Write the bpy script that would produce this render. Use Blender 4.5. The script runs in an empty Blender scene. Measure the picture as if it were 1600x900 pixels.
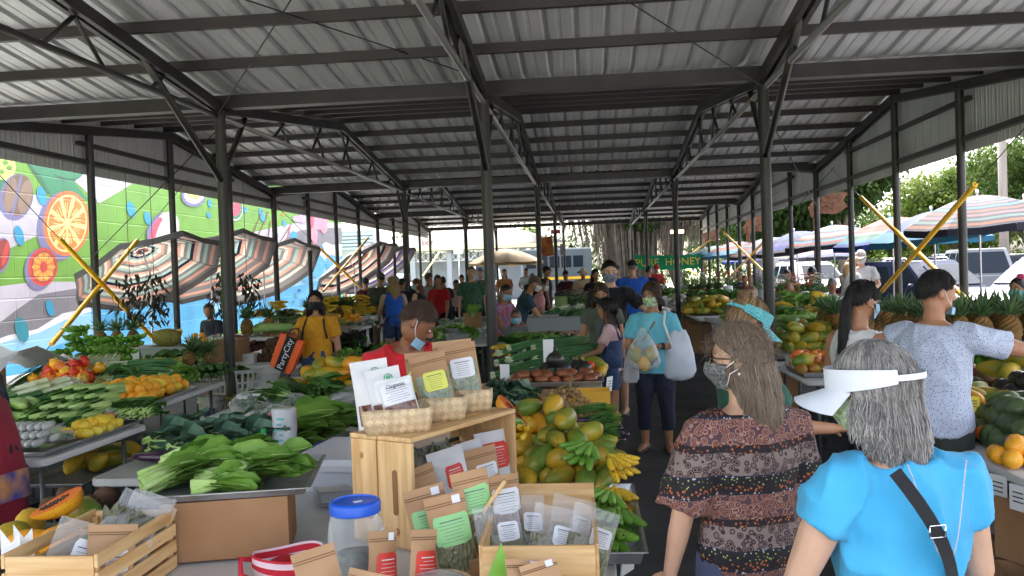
import bpy, bmesh, math, random
from mathutils import Vector, Matrix, noise
R_ = random.Random(7)
SC = bpy.context.scene
COL = SC.collection
rad = math.radians
PI = math.pi
V = Vector
EYE = V((0, 0, 1.8)); FOC = 1351.77
_y, _p, _r = .0898, .0196, -.0351
CF = V((-math.sin(_y)*math.cos(_p), math.cos(_y)*math.cos(_p), -math.sin(_p)))
_R = V((math.cos(_y), math.sin(_y), 0)); _U = _R.cross(CF)
CR = math.cos(_r)*_R + math.sin(_r)*_U; CU = -math.sin(_r)*_R + math.cos(_r)*_U
cam = bpy.data.objects.new('camera', bpy.data.cameras.new('camera')); COL.objects.link(cam)
cam.data.lens = 36*FOC/1600; cam.data.sensor_width = 36; cam.data.clip_start = .05; cam.data.clip_end = 3000
cam.matrix_world = Matrix(((CR.x, CU.x, -CF.x, EYE.x), (CR.y, CU.y, -CF.y, EYE.y), (CR.z, CU.z, -CF.z, EYE.z), (0, 0, 0, 1)))
SC.camera = cam
def ray(px, py): return CF + CR*((px-800)/FOC) - CU*((py-450)/FOC)
def at(px, py, z=.75):
 d = ray(px, py); return EYE + d*((z-EYE.z)/d.z)
def atY(px, py, Y):
 d = ray(px, py); return EYE + d*(Y/d.y)
def atX(px, py, X):
 d = ray(px, py); return EYE + d*(X/d.x)
SUN_EL = 58; SUN_DIR = V((.05, .8, 0)).normalized()*math.cos(rad(SUN_EL)) + V((0, 0, math.sin(rad(SUN_EL))))   # towards the sun
w = bpy.data.worlds.new('World'); SC.world = w; w.use_nodes = True
nt = w.node_tree; bg = nt.nodes['Background']
sky = nt.nodes.new('ShaderNodeTexSky'); sky.sky_type = 'NISHITA'; sky.sun_disc = False
sky.sun_elevation = rad(SUN_EL); sky.sun_rotation = math.atan2(SUN_DIR.x, SUN_DIR.y); sky.dust_density = 6.0; sky.air_density = .8; sky.ozone_density = 1.0
hz = nt.nodes.new('ShaderNodeHueSaturation'); hz.inputs['Saturation'].default_value = .5; nt.links.new(sky.outputs[0], hz.inputs['Color']); nt.links.new(hz.outputs[0], bg.inputs[0]); bg.inputs[1].default_value = .15
sl = bpy.data.lights.new('sun', 'SUN'); sl.energy = 1.3; sl.angle = rad(11); sl.color = (1, .95, .87)
so = bpy.data.objects.new('sun', sl); COL.objects.link(so); so.rotation_euler = SUN_DIR.to_track_quat('Z', 'Y').to_euler()
SC.view_settings.view_transform = 'Standard'; SC.view_settings.look = 'None'; SC.view_settings.gamma = 1
SC.view_settings.exposure = 3.2; SC.view_settings.use_curve_mapping = False
SC.cycles.max_bounces = 10; SC.cycles.diffuse_bounces = 6; SC.cycles.transparent_max_bounces = 16; SC.cycles.transmission_bounces = 6
SC.cycles.caustics_reflective = False; SC.cycles.caustics_refractive = False
MATS = {}
def sRGB(r, g, b):
 f = lambda c: (c/255/12.92) if c/255 <= .04045 else ((c/255+.055)/1.055)**2.4
 return (f(r), f(g), f(b))
def mat(name, col, rough=.6, metal=0, col2=None, sc=8, det=4, bump=0, bsc=None, spec=.5, trans=0, cut=(.35, .65), rnd=.12, sub=0, sheen=0, coord='Object', stretch=None, coat=0, freck=None):
 if name in MATS: return MATS[name]
 m = bpy.data.materials.new(name); m.use_nodes = True; n = m.node_tree.nodes; L = m.node_tree.links
 b = n['Principled BSDF']; b.inputs['Roughness'].default_value = rough; b.inputs['Metallic'].default_value = metal
 b.inputs['Specular IOR Level'].default_value = spec
 if sheen: b.inputs['Sheen Weight'].default_value = sheen
 if coat: b.inputs['Coat Weight'].default_value = coat
 tc = n.new('ShaderNodeTexCoord'); oi = n.new('ShaderNodeObjectInfo')
 ad = n.new('ShaderNodeVectorMath'); ad.operation = 'MULTIPLY_ADD'; ad.inputs[1].default_value = (1, 1, 1)
 if stretch: ad.inputs[1].default_value = stretch
 cm = n.new('ShaderNodeMath'); cm.operation = 'MULTIPLY'; cm.inputs[1].default_value = 37.0
 L.new(oi.outputs['Random'], cm.inputs[0]); L.new(tc.outputs[coord], ad.inputs[0]); L.new(cm.outputs[0], ad.inputs[2])
 col = tuple(col)+(1,)
 if col2 is not None:
  nz = n.new('ShaderNodeTexNoise'); nz.inputs['Scale'].default_value = sc; nz.inputs['Detail'].default_value = det
  L.new(ad.outputs[0], nz.inputs['Vector'])
  rp = n.new('ShaderNodeValToRGB'); rp.color_ramp.elements[0].position = cut[0]; rp.color_ramp.elements[1].position = cut[1]
  rp.color_ramp.elements[0].color = col; rp.color_ramp.elements[1].color = tuple(col2)+(1,)
  L.new(nz.outputs['Fac'], rp.inputs[0]); out = rp.outputs[0]
 else:
  rg = n.new('ShaderNodeRGB'); rg.outputs[0].default_value = col; out = rg.outputs[0]
 if freck:
  vo = n.new('ShaderNodeTexVoronoi'); vo.inputs['Scale'].default_value = freck[0]; L.new(ad.outputs[0], vo.inputs['Vector']); mr2 = n.new('ShaderNodeMapRange'); mr2.inputs[1].default_value = freck[1]; mr2.inputs[2].default_value = freck[1]+.09; mr2.inputs[3].default_value = freck[2]; L.new(vo.outputs['Distance'], mr2.inputs[0]); mu = n.new('ShaderNodeMix'); mu.data_type = 'RGBA'; mu.blend_type = 'MULTIPLY'; mu.inputs[0].default_value = 1; L.new(out, mu.inputs[6]); L.new(mr2.outputs[0], mu.inputs[7]); out = mu.outputs[2]
 if rnd:
  hs = n.new('ShaderNodeHueSaturation'); mr = n.new('ShaderNodeMapRange'); mr.inputs[3].default_value = 1-rnd; mr.inputs[4].default_value = 1+rnd
  L.new(oi.outputs['Random'], mr.inputs[0]); L.new(mr.outputs[0], hs.inputs['Value']); L.new(out, hs.inputs['Color']); out = hs.outputs[0]
 L.new(out, b.inputs['Base Color'])
 if bump:
  nb = n.new('ShaderNodeTexNoise'); nb.inputs['Scale'].default_value = bsc or sc*3; nb.inputs['Detail'].default_value = 3
  bp = n.new('ShaderNodeBump'); bp.inputs['Strength'].default_value = bump; bp.inputs['Distance'].default_value = .02
  L.new(ad.outputs[0], nb.inputs['Vector']); L.new(nb.outputs['Fac'], bp.inputs['Height']); L.new(bp.outputs[0], b.inputs['Normal'])
 if trans:      # light passes through thin leaves / cloth
  tr = n.new('ShaderNodeBsdfTranslucent'); mx = n.new('ShaderNodeMixShader'); mx.inputs[0].default_value = trans
  L.new(out, tr.inputs['Color']); L.new(b.outputs[0], mx.inputs[1]); L.new(tr.outputs[0], mx.inputs[2]); L.new(mx.outputs[0], n['Material Output'].inputs['Surface'])
 MATS[name] = m; return m
def clearmat(name, col=(1, 1, 1), a=.3, rough=.12, milky=0.):
 """thin clear plastic: mostly see-through with a glossy and slightly milky film"""
 if name in MATS: return MATS[name]
 m = bpy.data.materials.new(name); m.use_nodes = True; n = m.node_tree.nodes; L = m.node_tree.links; n.clear()
 o = n.new('ShaderNodeOutputMaterial'); t = n.new('ShaderNodeBsdfTransparent'); t.inputs[0].default_value = tuple(col)+(1,)
 p = n.new('ShaderNodeBsdfPrincipled'); p.inputs['Base Color'].default_value = tuple(.8*c for c in col)+(1,); p.inputs['Roughness'].default_value = rough
 mx = n.new('ShaderNodeMixShader'); lw = n.new('ShaderNodeLayerWeight'); lw.inputs[0].default_value = .35
 mr = n.new('ShaderNodeMapRange'); mr.inputs[3].default_value = a; mr.inputs[4].default_value = min(1, a+.55)
 nz = n.new('ShaderNodeTexNoise'); nz.inputs['Scale'].default_value = 26; nz.inputs['Detail'].default_value = 3
 bp = n.new('ShaderNodeBump'); bp.inputs['Strength'].default_value = .5; bp.inputs['Distance'].default_value = .02
 tc = n.new('ShaderNodeTexCoord'); L.new(tc.outputs['Object'], nz.inputs['Vector']); L.new(nz.outputs['Fac'], bp.inputs['Height']); L.new(bp.outputs[0], p.inputs['Normal'])
 L.new(lw.outputs['Facing'], mr.inputs[0]); L.new(mr.outputs[0], mx.inputs[0]); L.new(t.outputs[0], mx.inputs[1]); L.new(p.outputs[0], mx.inputs[2]); L.new(mx.outputs[0], o.inputs[0])
 MATS[name] = m; return m
def emis(name, col, s):
 m = bpy.data.materials.new(name); m.use_nodes = True; b = m.node_tree.nodes['Principled BSDF']
 b.inputs['Base Color'].default_value = tuple(col)+(1,); b.inputs['Emission Color'].default_value = tuple(col)+(1,); b.inputs['Emission Strength'].default_value = s
 MATS[name] = m; return m
def frame(d):
 d = d.normalized(); a = V((0, 0, 1)) if abs(d.z) < .95 else V((1, 0, 0))
 u = a.cross(d).normalized(); return u, d.cross(u)
class MB:
 def __init__(s): s.v = []; s.f = []; s.m = []; s.mi = 0
 def quad(s, *p):
  k = len(s.v); s.v += [tuple(q) for q in p]; s.f.append(tuple(range(k, k+len(p)))); s.m.append(s.mi); return s
 def box(s, c, d, rz=0, rot=None, taper=1):
  c = V(c); hx, hy, hz = d[0]/2, d[1]/2, d[2]/2
  M = rot if rot is not None else Matrix.Rotation(rz, 3, 'Z'); k = len(s.v)
  for z in (-1, 1):
   t = taper if z > 0 else 1
   for x, y in ((-1, -1), (1, -1), (1, 1), (-1, 1)): s.v.append(tuple(c + M @ V((x*hx*t, y*hy*t, z*hz))))
  for f in ((3, 2, 1, 0), (4, 5, 6, 7), (0, 1, 5, 4), (1, 2, 6, 5), (2, 3, 7, 6), (3, 0, 4, 7)): s.f.append(tuple(k+i for i in f)); s.m.append(s.mi)
  return s
 def bar(s, a, b, w, h, up=V((0, 0, 1))):
  a, b = V(a), V(b); d = (b-a); y = d.normalized(); x = y.cross(up)
  if x.length < 1e-4: x = V((1, 0, 0))
  x.normalize(); z = x.cross(y); M = Matrix((x, y, z)).transposed()
  return s.box((a+b)/2, (w, d.length, h), rot=M)
 def rings(s, rings, cap=True, closed=True):
  k = len(s.v); n = len(rings[0])
  for r in rings: s.v += [tuple(p) for p in r]
  for i in range(len(rings)-1):
   for j in range(n if closed else n-1):
    a = k+i*n+j; b = k+i*n+(j+1) % n; s.f.append((a, b, b+n, a+n)); s.m.append(s.mi)
  if cap and closed:
   s.f.append(tuple(k+j for j in range(n-1, -1, -1))); s.m.append(s.mi)
   s.f.append(tuple(k+(len(rings)-1)*n+j for j in range(n))); s.m.append(s.mi)
  return s
 def tube(s, pts, r, n=8, cap=True):
  pts = [V(p) for p in pts]; rs = r if isinstance(r, (list, tuple)) else [r]*len(pts)
  u = None; out = []
  for i, p in enumerate(pts):
   d = (pts[min(i+1, len(pts)-1)]-pts[max(i-1, 0)])
   if d.length < 1e-9: d = V((0, 0, 1))
   d.normalize()
   if u is None: u, _ = frame(d)
   u = (u - d*u.dot(d))
   if u.length < 1e-6: u, _ = frame(d)
   u.normalize(); v = d.cross(u)
   out.append([p + rs[i]*(math.cos(2*PI*j/n)*u + math.sin(2*PI*j/n)*v) for j in range(n)])
  return s.rings(out, cap)
 def lathe(s, prof, c=(0, 0, 0), n=16, cap=True, M=None):
  c = V(c); o = []
  for r, z in prof:
   ring = [V((r*math.cos(2*PI*j/n), r*math.sin(2*PI*j/n), z)) for j in range(n)]
   o.append([c + (M @ p if M else p) for p in ring])
  return s.rings(o, cap)
 def ball(s, c, r, n=10, m=7, M=None):
  c = V(c); r = r if isinstance(r, (tuple, list, V)) else (r, r, r); o = []
  for i in range(1, m):
   t = PI*i/m; o.append([V((r[0]*math.sin(t)*math.cos(2*PI*j/n), r[1]*math.sin(t)*math.sin(2*PI*j/n), -r[2]*math.cos(t))) for j in range(n)])
  if M: o = [[M @ p for p in q] for q in o]
  return s.rings([[c+p for p in q] for q in o])
 def prism(s, poly, t, M=None, c=(0, 0, 0)):
  """2-D outline in x,z thickened by t along y"""
  c = V(c); n = len(poly)
  f = lambda x, y, z: c + (M @ V((x, y, z)) if M else V((x, y, z)))
  return s.rings([[f(x, -t/2, z) for x, z in poly], [f(x, t/2, z) for x, z in poly]])
 def leaf(s, base, d, up, L, W, curl=.4, wav=.1, n=5, rng=R_, fold=.25, shape=.55, rib=None):
  """a curved, wavy leaf blade: two strips either side of a midrib"""
  d = d.normalized(); side = d.cross(up)
  if side.length < 1e-4: side = V((1, 0, 0))
  side.normalize(); nrm = side.cross(d); p = V(base); k = len(s.v); ang = 0; ctr = []
  n += 1
  for i in range(n+1):
   t = i/n; wd = W*.5*(math.sin(PI*min(1, t**shape*.97+.03)))**.8 + W*.03
   if i == n: wd = W*.02
   cd = d*math.cos(ang)-nrm*math.sin(ang); cn = nrm*math.cos(ang)+d*math.sin(ang)
   for k2 in (-1, -.55, 0, .55, 1):
    r = wav*W*rng.uniform(-1, 1)*abs(k2)**1.5*1.3
    s.v.append(tuple(p+side*(wd*k2*(1+rng.uniform(-.08, .08)*abs(k2)))+cn*(wd*fold*abs(k2)+r)))
   ctr.append(p+cn*W*.012); p = p + cd*(L/n); ang += curl/n
  for i in range(n):
   for j in range(4): a = k+i*5+j; s.f.append((a, a+1, a+6, a+5)); s.m.append(s.mi)
  if rib is not None: m0 = s.mi; s.mi = rib; s.tube(ctr[:-1], [W*.045*(1-.8*i/n) for i in range(n)], 4, cap=False); s.mi = m0
  return s
 def build(s, name, mats, parent=None, smooth=True, loc=(0, 0, 0), rz=0, auto=None, rot=None):
  me = bpy.data.meshes.new(name); me.from_pydata(s.v, [], s.f)
  for m in (mats if isinstance(mats, (list, tuple)) else [mats]): me.materials.append(m)
  if len(set(s.m)) > 1 or (s.m and s.m[0]): me.polygons.foreach_set('material_index', s.m)
  if smooth: me.polygons.foreach_set('use_smooth', [True]*len(s.f))
  me.validate()
  if smooth and auto is not None: me.set_sharp_from_angle(angle=rad(auto))
  o = bpy.data.objects.new(name, me); COL.objects.link(o); o.location = loc
  o.rotation_euler = rot if rot is not None else (0, 0, rz)
  if parent: o.parent = parent
  return o
def tag(o, label=None, cat=None, group=None, kind=None):
 if label: o['label'] = label
 if cat: o['category'] = cat
 if group: o['group'] = group
 if kind: o['kind'] = kind
 return o
def empty(name, loc=(0, 0, 0), rz=0, label=None, cat=None, group=None):
 o = bpy.data.objects.new(name, None); COL.objects.link(o); o.location = loc; o.rotation_euler = (0, 0, rz); o.empty_display_size = .1
 return tag(o, label, cat, group)
KIDS = {}
def copy_tree(o, parent=None):
 c = o.copy(); COL.objects.link(c)
 if parent: c.parent = parent
 for ch in [x for x in KIDS.get(o.name, ())]: copy_tree(ch, c)
 return c
def kids_of(o):
 KIDS[o.name] = list(o.children)
 for c in o.children: kids_of(c)
def dup(proto, loc, rot=(0, 0, 0), sc=1, label=None, group=None):
 """copy of a thing with copies of its parts and sub-parts; the prototype itself is used up first"""
 if not proto.get('_used'):
  kids_of(proto); proto['_used'] = 1; o = proto
 else:
  o = copy_tree(proto)
 o.location = loc; o.rotation_euler = rot
 o.scale = sc if isinstance(sc, (tuple, list)) else (sc, sc, sc)
 if label: o['label'] = label
 if group: o['group'] = group
 return o
TS = bpy.data.scenes.new('workshop')
def eval_mesh(o):
 vl = TS.view_layers[0]; vl.update(); return bpy.data.meshes.new_from_object(o.evaluated_get(vl.depsgraph))
def text_mesh(txt, size, mat_, parent, M, name='lettering', ext=.001, align='CENTER'):
 cu = bpy.data.curves.new('t', 'FONT'); cu.body = txt; cu.size = size; cu.extrude = ext; cu.align_x = align; cu.align_y = 'CENTER'; cu.resolution_u = 2
 to = bpy.data.objects.new('t', cu); TS.collection.objects.link(to)
 me = eval_mesh(to); bpy.data.objects.remove(to)
 me.materials.clear(); me.materials.append(mat_)
 o = bpy.data.objects.new(name, me); COL.objects.link(o)
 if parent: o.parent = parent
 o.matrix_local = M; return o
def xz(c, rz=0, tilt=0):   # matrix for writing on an upright face: text x -> local x, text y -> up
 return Matrix.Translation(c) @ Matrix.Rotation(rz, 4, 'Z') @ Matrix.Rotation(PI/2-tilt, 4, 'X')
# ================================================================== ground
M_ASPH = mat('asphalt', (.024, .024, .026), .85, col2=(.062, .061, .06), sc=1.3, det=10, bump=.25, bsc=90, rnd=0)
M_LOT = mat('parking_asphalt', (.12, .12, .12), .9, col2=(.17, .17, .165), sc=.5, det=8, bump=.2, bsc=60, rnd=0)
M_GRASS = mat('grass', (.10, .14, .05), .9, col2=(.18, .2, .08), sc=.8, det=8, bump=.5, bsc=30, rnd=0)
g = MB(); g.quad((-900, -300, 0), (900, -300, 0), (900, 2500, 0), (-900, 2500, 0)); tag(g.build('ground', M_GRASS, smooth=False), kind='structure')
g = MB(); g.quad((-11, -150, .008), (40, -150, .008), (40, 75, .008), (-11, 75, .008)); tag(g.build('parking_lot', M_LOT, smooth=False), kind='structure')
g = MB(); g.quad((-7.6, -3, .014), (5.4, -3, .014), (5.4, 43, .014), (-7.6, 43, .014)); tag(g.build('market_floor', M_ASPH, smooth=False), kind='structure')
M_BOUNCE = mat('bounce_concrete', (.38, .372, .36), .9, col2=(.48, .47, .455), sc=.8, det=8, bump=.1, bsc=40, rnd=0)
for n_, x0, x1, y0, y1 in (('bounce_slab_rear', -11, 12, -45, -3.02), ('bounce_slab_alley', -11, -7.62, -3.02, 46)): g = MB(); g.quad((x0, y0, .014), (x1, y0, .014), (x1, y1, .014), (x0, y1, .014)); tag(g.build(n_, M_BOUNCE, smooth=False), kind='structure')  # pale slabs added behind the camera and in the alley to bounce fill light
M_WHITE = mat('white_paint', (.78, .78, .76), .5)
for x in (9.2, 12.2, 15.2, 18.2):
 pass
# ================================================================== market pavilion
X0, W, D1, P = -7.34, 3.105, 9.8, 10.01
CX = [X0+W*i for i in range(5)]; RY = [D1+P*(k-1) for k in range(5)]; HB = 1.8+2.074; RISE = .618
M_STEEL = mat('brown_steel', (.016, .0145, .0145), .42, col2=(.03, .025, .023), sc=3, bump=.05, bsc=40, rnd=.1)
M_PURL = mat('purlin_steel', (.02, .016, .016), .5, col2=(.032, .025, .024), sc=2, rnd=.12)
M_CHORD = mat('galvanised_pipe', (.3, .29, .28), .4, .6, rnd=.05)
def rib_metal(name, c, axis, pitch, rough, metal, bump=.6):
 m = mat(name, c, rough, metal, col2=tuple(x*1.16 for x in c), sc=1.1, det=6, rnd=0); n = m.node_tree.nodes; L = m.node_tree.links
 tc = n.new('ShaderNodeTexCoord'); sp = n.new('ShaderNodeSeparateXYZ'); L.new(tc.outputs['Object'], sp.inputs[0])
 mu = n.new('ShaderNodeMath'); mu.operation = 'MULTIPLY'; mu.inputs[1].default_value = 1/pitch; L.new(sp.outputs[axis], mu.inputs[0])
 fr = n.new('ShaderNodeMath'); fr.operation = 'FRACT'; L.new(mu.outputs[0], fr.inputs[0])
 rp = n.new('ShaderNodeValToRGB'); e = rp.color_ramp.elements; e[0].position = .0; e[0].color = (0, 0, 0, 1); e[1].position = 1; e[1].color = (0, 0, 0, 1)
 for p_, v in ((.06, 1), (.14, 1), (.2, 0), (.47, 0), (.5, .3), (.55, .3), (.58, 0), (.74, 0), (.77, .3), (.82, .3), (.85, 0)):
  q = e.new(p_); q.color = (v, v, v, 1)
 L.new(fr.outputs[0], rp.inputs[0])
 bp = n.new('ShaderNodeBump'); bp.inputs['Strength'].default_value = bump; bp.inputs['Distance'].default_value = .035
 L.new(rp.outputs[0], bp.inputs['Height']); L.new(bp.outputs[0], n['Principled BSDF'].inputs['Normal']); return m
M_ROOF = rib_metal('roof_sheet_metal', (.50, .505, .52), 0, .30, .5, .25, .08)
M_SIDE = rib_metal('siding_sheet_metal', (.55, .54, .565), 1, .30, .5, .15, .8)
M_SIDEO = mat('roof_top_paint', (.25, .25, .26), .5, rnd=0)
pav = empty('market_pavilion', (0, 0, 0), 0, 'long open market shelter with dark steel posts and ribbed metal gable roofs', 'market shelter')
TOP = CX[0]-.25, CX[4]+.25
SH = .20            # purlin depth: sheet lies on the purlins
for k in range(4):
 ya, yb = RY[k], RY[k+1]; ym = (ya+yb)/2
 for y_a, y_b in ((ya, ym), (ym, yb)):
  za = HB+.12+(0 if y_a in RY else RISE); zb = HB+.12+(0 if y_b in RY else RISE)
  m = MB(); x = TOP[0]; ra, rb_ = [], []
  while x < TOP[1]:
   for dx, dz in ((0, 0), (.022, .034), (.062, .034), (.084, 0), (.15, 0), (.16, .006), (.19, .006), (.2, 0), (.26, 0)):
    if x+dx <= TOP[1]: ra.append(V((x+dx, y_a, za+dz))); rb_.append(V((x+dx, y_b, zb+dz)))
   x += .30
  m.rings([ra, rb_], cap=False, closed=False); o = m.build('roof_panel', M_ROOF, pav, smooth=False)
  for i in range(1, 5):
   t = i/5; y = y_a+(y_b-y_a)*t; z = za+(zb-za)*t-.05
   if k == 0 and y_a == ya: continue
   q = MB(); q.box(((CX[0]+CX[4])/2, y, z), (CX[4]-CX[0]+.3, .06, .1)); q.build('purlin', M_PURL, pav, smooth=False)
 rc = MB(); rc.box(((CX[0]+CX[4])/2, ym, HB+RISE+.03), (CX[4]-CX[0]+.3, .08, .1)); rc.build('ridge_beam', M_PURL, pav, smooth=False)
for k in range(5):
 y = RY[k]; b = MB(); b.box(((CX[0]+CX[4])/2, y, HB), (CX[4]-CX[0]+.34, .16, .15)); b.build('eave_beam', M_STEEL, pav, smooth=False)
for k in range(4):
 ya, yb = RY[k], RY[k+1]; ym = (ya+yb)/2
 for i in range(5):
  x = CX[i]; dz = -.06
  for y0, y1, z0, z1 in ((ya+.09, ym, HB+dz, HB+RISE+dz-.03), (ym, yb-.09, HB+RISE+dz-.03, HB+dz)):
   r = MB(); r.bar((x-.045, y0, z0), (x-.045, y1, z1), .05, .12); r.bar((x+.045, y0, z0), (x+.045, y1, z1), .05, .12)
   if i in (0, 4) or True: r.build('rafter', M_STEEL, pav, smooth=False)
  if i in (1, 2, 3):
   c = MB(); c.tube([(x, ya+.1, HB-.16), (x, yb-.1, HB-.16)], .032, 8); ch = c.build('bottom_chord', M_CHORD if i != 1 or k else M_STEEL, pav)
   for t, lean in ((.17, .05), (.24, -.05), (.33, .06), (.4, -.05), (.5, .05), (.56, -.06), (.67, .05), (.76, -.05), (.84, .03)):
    yy = ya+(yb-ya)*t; yt = ya+(yb-ya)*(t+lean); hz = HB+RISE*(1-abs(yt-ym)/(P/2))-.12
    if hz-(HB-.16) > .1:
     c = MB(); c.tube([(x, yy, HB-.16), (x, yt, hz)], .022, 6); c.build('web', M_STEEL, ch)
   if k == 0:
    b = MB(); b.tube([(x, yb, 2.95), (x, yb-1.75, HB+.13)], .04, 8); b.build('knee_brace', M_STEEL, pav)
   else:
    b = MB(); b.tube([(x, yb, 3.0), (x, yb-.75, HB-.05)], .035, 8); b.build('knee_brace', M_STEEL, pav)
   b = MB(); b.tube([(x, ya, 3.0), (x, ya+.75, HB-.05)], .035, 8); b.build('knee_brace', M_STEEL, pav)
def column(x, y, r=.062, top=HB-.09):
 c = MB(); c.tube([(x, y, .014), (x, y, top)], r, 16); o = c.build('column', M_STEEL, pav, auto=40)
 f = MB(); f.box((x, y, .024), (.22, .22, .02)); f.box((x, y, top-.02), (.17, .2, .04)); f.build('base_plate', M_STEEL, o, smooth=False)
for k in range(1, 5):
 for i in (1, 2, 3): column(CX[i], RY[k])
for i in (0, 4):
 for q in range(2, 17):
  yy = D1+P*(q-4)/4; ph = (q % 4)/4
  column(CX[i], yy, .056 if q % 4 else .062, HB-.09 + (RISE*(1-abs(ph-.5)*2) if q % 4 else 0))
for i, zb, sx in ((0, 3.46, -1), (4, 3.2, 1)):
 x = CX[i]+sx*.09
 for k in range(4):
  ya, yb = RY[k], RY[k+1]; ym = (ya+yb)/2
  m = MB(); m.quad((x, ya, zb), (x, yb, zb), (x, yb, HB+.1), (x, ym, HB+.1+RISE), (x, ya, HB+.1))
  m.quad((x+sx*.004, ya, HB+.1), (x+sx*.004, ym, HB+.1+RISE), (x+sx*.004, yb, HB+.1), (x+sx*.004, yb, zb), (x+sx*.004, ya, zb)); m.build('gable_siding', M_SIDE, pav, smooth=False)
  b = MB(); b.box((CX[i]+sx*.03, (ya+yb)/2, zb+.17), (.09, P-.02, .07)); b.build('siding_rail', M_STEEL, pav, smooth=False)
  b = MB(); b.box((CX[i]+sx*.03, ym, HB+.02), (.07, P*.55, .06)); b.build('siding_rail', M_STEEL, pav, smooth=False)
M_YEL = mat('yellow_paint', sRGB(236, 184, 16), .4, col2=sRGB(222, 165, 10), sc=6, bump=.05)
M_CABLE = mat('cable_steel', (.03, .03, .03), .4, .8)
def brace(a, b, t0, t1):
 a, b = V(a), V(b); c = MB(); c.tube([a, b], .006, 5); o = c.build('bracing_cable', M_CABLE, pav)
 s = MB(); s.tube([a.lerp(b, t0), a.lerp(b, t1)], .032, 10); s.build('guard_sleeve', M_YEL, o, auto=40)
def bracepx(i, p0, p1, off=0):
 """crossed cable on a side wall line, found where the sleeve meets the wall plane"""
 a = atX(*p0, CX[i]+off); b = atX(*p1, CX[i]+off); d = b-a
 lo, hi = (a, b) if a.z < b.z else (b, a); d = hi-lo; e0 = lo-d*max(0, (lo.z-.05)/d.z); e1 = lo+d*((HB-.2-lo.z)/d.z)
 c = MB(); c.tube([e0, e1], .006, 5); o = c.build('bracing_cable', M_CABLE, pav)
 s = MB(); s.tube([lo, hi], .036, 10); s.build('guard_sleeve', M_YEL, o, auto=40)
bracepx(0, (80, 538), (214, 376), .07); bracepx(0, (258, 548), (92, 372), .14)
bracepx(4, (1345, 308), (1512, 470), -.07); bracepx(4, (1378, 455), (1524, 288), -.14)
bracepx(0, (501, 389), (600, 486), .07); bracepx(0, (505, 455), (575, 372), .14)
bracepx(4, (1108, 468), (1196, 375), -.07); bracepx(4, (1130, 362), (1194, 425), -.14)
bracepx(4, (1020, 390), (1090, 430), -.07); bracepx(4, (1075, 400), (1110, 375), -.14)
bracepx(0, (660, 432), (686, 395), .07)
for a, b in (((CX[1], RY[1]-.1, 3.7), (CX[2], RY[1]-4.6, HB+.5)), ((CX[2], RY[1]-.1, HB+.1), (CX[1], RY[1]-4.6, HB+.5)), ((CX[3], RY[1]-.1, 3.7), (CX[2], RY[1]-4.6, HB+.5)), ((CX[3], RY[1], 3.5), (CX[4], RY[2], 3.0)), ((CX[1], RY[1], 3.6), (CX[0], RY[1]+2.4, 2.2))):
 c = MB(); c.tube([a, b], .007, 5); c.build('sway_cable', M_CABLE, pav)
# ================================================================== mural building
MX = -10.6
def wp(px, py): p = atX(px, py, MX); return (p.y, p.z)
BR = {}
def paint(name, c):
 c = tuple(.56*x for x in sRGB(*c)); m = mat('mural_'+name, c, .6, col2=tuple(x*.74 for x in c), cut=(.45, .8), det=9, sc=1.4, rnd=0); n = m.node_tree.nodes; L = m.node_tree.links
 if name in BR: return BR[name]
 tc = n.new('ShaderNodeTexCoord'); sp = n.new('ShaderNodeSeparateXYZ'); cb = n.new('ShaderNodeCombineXYZ'); L.new(tc.outputs['Object'], sp.inputs[0]); L.new(sp.outputs[1], cb.inputs[0]); L.new(sp.outputs[2], cb.inputs[1])
 bt = n.new('ShaderNodeTexBrick'); bt.inputs['Scale'].default_value = 1; bt.inputs['Brick Width'].default_value = .8; bt.inputs['Row Height'].default_value = .4; bt.inputs['Mortar Size'].default_value = .018; bt.inputs['Mortar Smooth'].default_value = .4
 L.new(cb.outputs[0], bt.inputs['Vector']); bp = n.new('ShaderNodeBump'); bp.inputs['Strength'].default_value = .5; bp.inputs['Distance'].default_value = -.03
 L.new(bt.outputs['Fac'], bp.inputs['Height']); L.new(bp.outputs[0], n['Principled BSDF'].inputs['Normal']); BR[name] = m; return m
PAL = dict(green=(112, 172, 48), lav=(205, 200, 214), dgrey=(126, 124, 134), blue=(70, 176, 235), lblue=(150, 208, 244), foam=(232, 236, 246), teal=(38, 140, 92), dteal=(28, 110, 76), bean=(124, 98, 80), beanl=(150, 124, 104), purp=(124, 122, 168), orange=(238, 120, 50), cream=(255, 232, 150), seg=(244, 138, 48), red=(216, 60, 44), yel=(246, 176, 60), drop=(18, 160, 206), dtur=(20, 140, 160), pink=(238, 150, 172), dpink=(222, 78, 110), wht=(238, 236, 240), lime=(226, 236, 130), rbean=(150, 44, 40), brown=(130, 76, 56), navy=(36, 78, 160), vio=(196, 168, 206))
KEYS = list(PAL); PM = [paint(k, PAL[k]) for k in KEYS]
bld = empty('mural_building', (MX, 0, 0), 0, 'block building beyond the left aisle, its wall painted with a bright fruit and coffee mural', 'building')
wend = wp(537, 400)[0]
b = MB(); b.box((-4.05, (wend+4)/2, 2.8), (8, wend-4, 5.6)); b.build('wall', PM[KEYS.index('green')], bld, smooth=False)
b = MB(); b.box((-4.05, (wend+4)/2, 5.68), (8.3, wend-3.7, .16)); b.build('roof', M_SIDEO, bld, smooth=False)
mu = MB(); LAY = [0]
def poly(c, pts, px=True):
 LAY[0] += 1; mu.mi = KEYS.index(c); q = [wp(*p) for p in pts] if px else pts
 mu.quad(*[(-.05+.003+.00012*LAY[0], y, z) for y, z in q])
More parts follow.
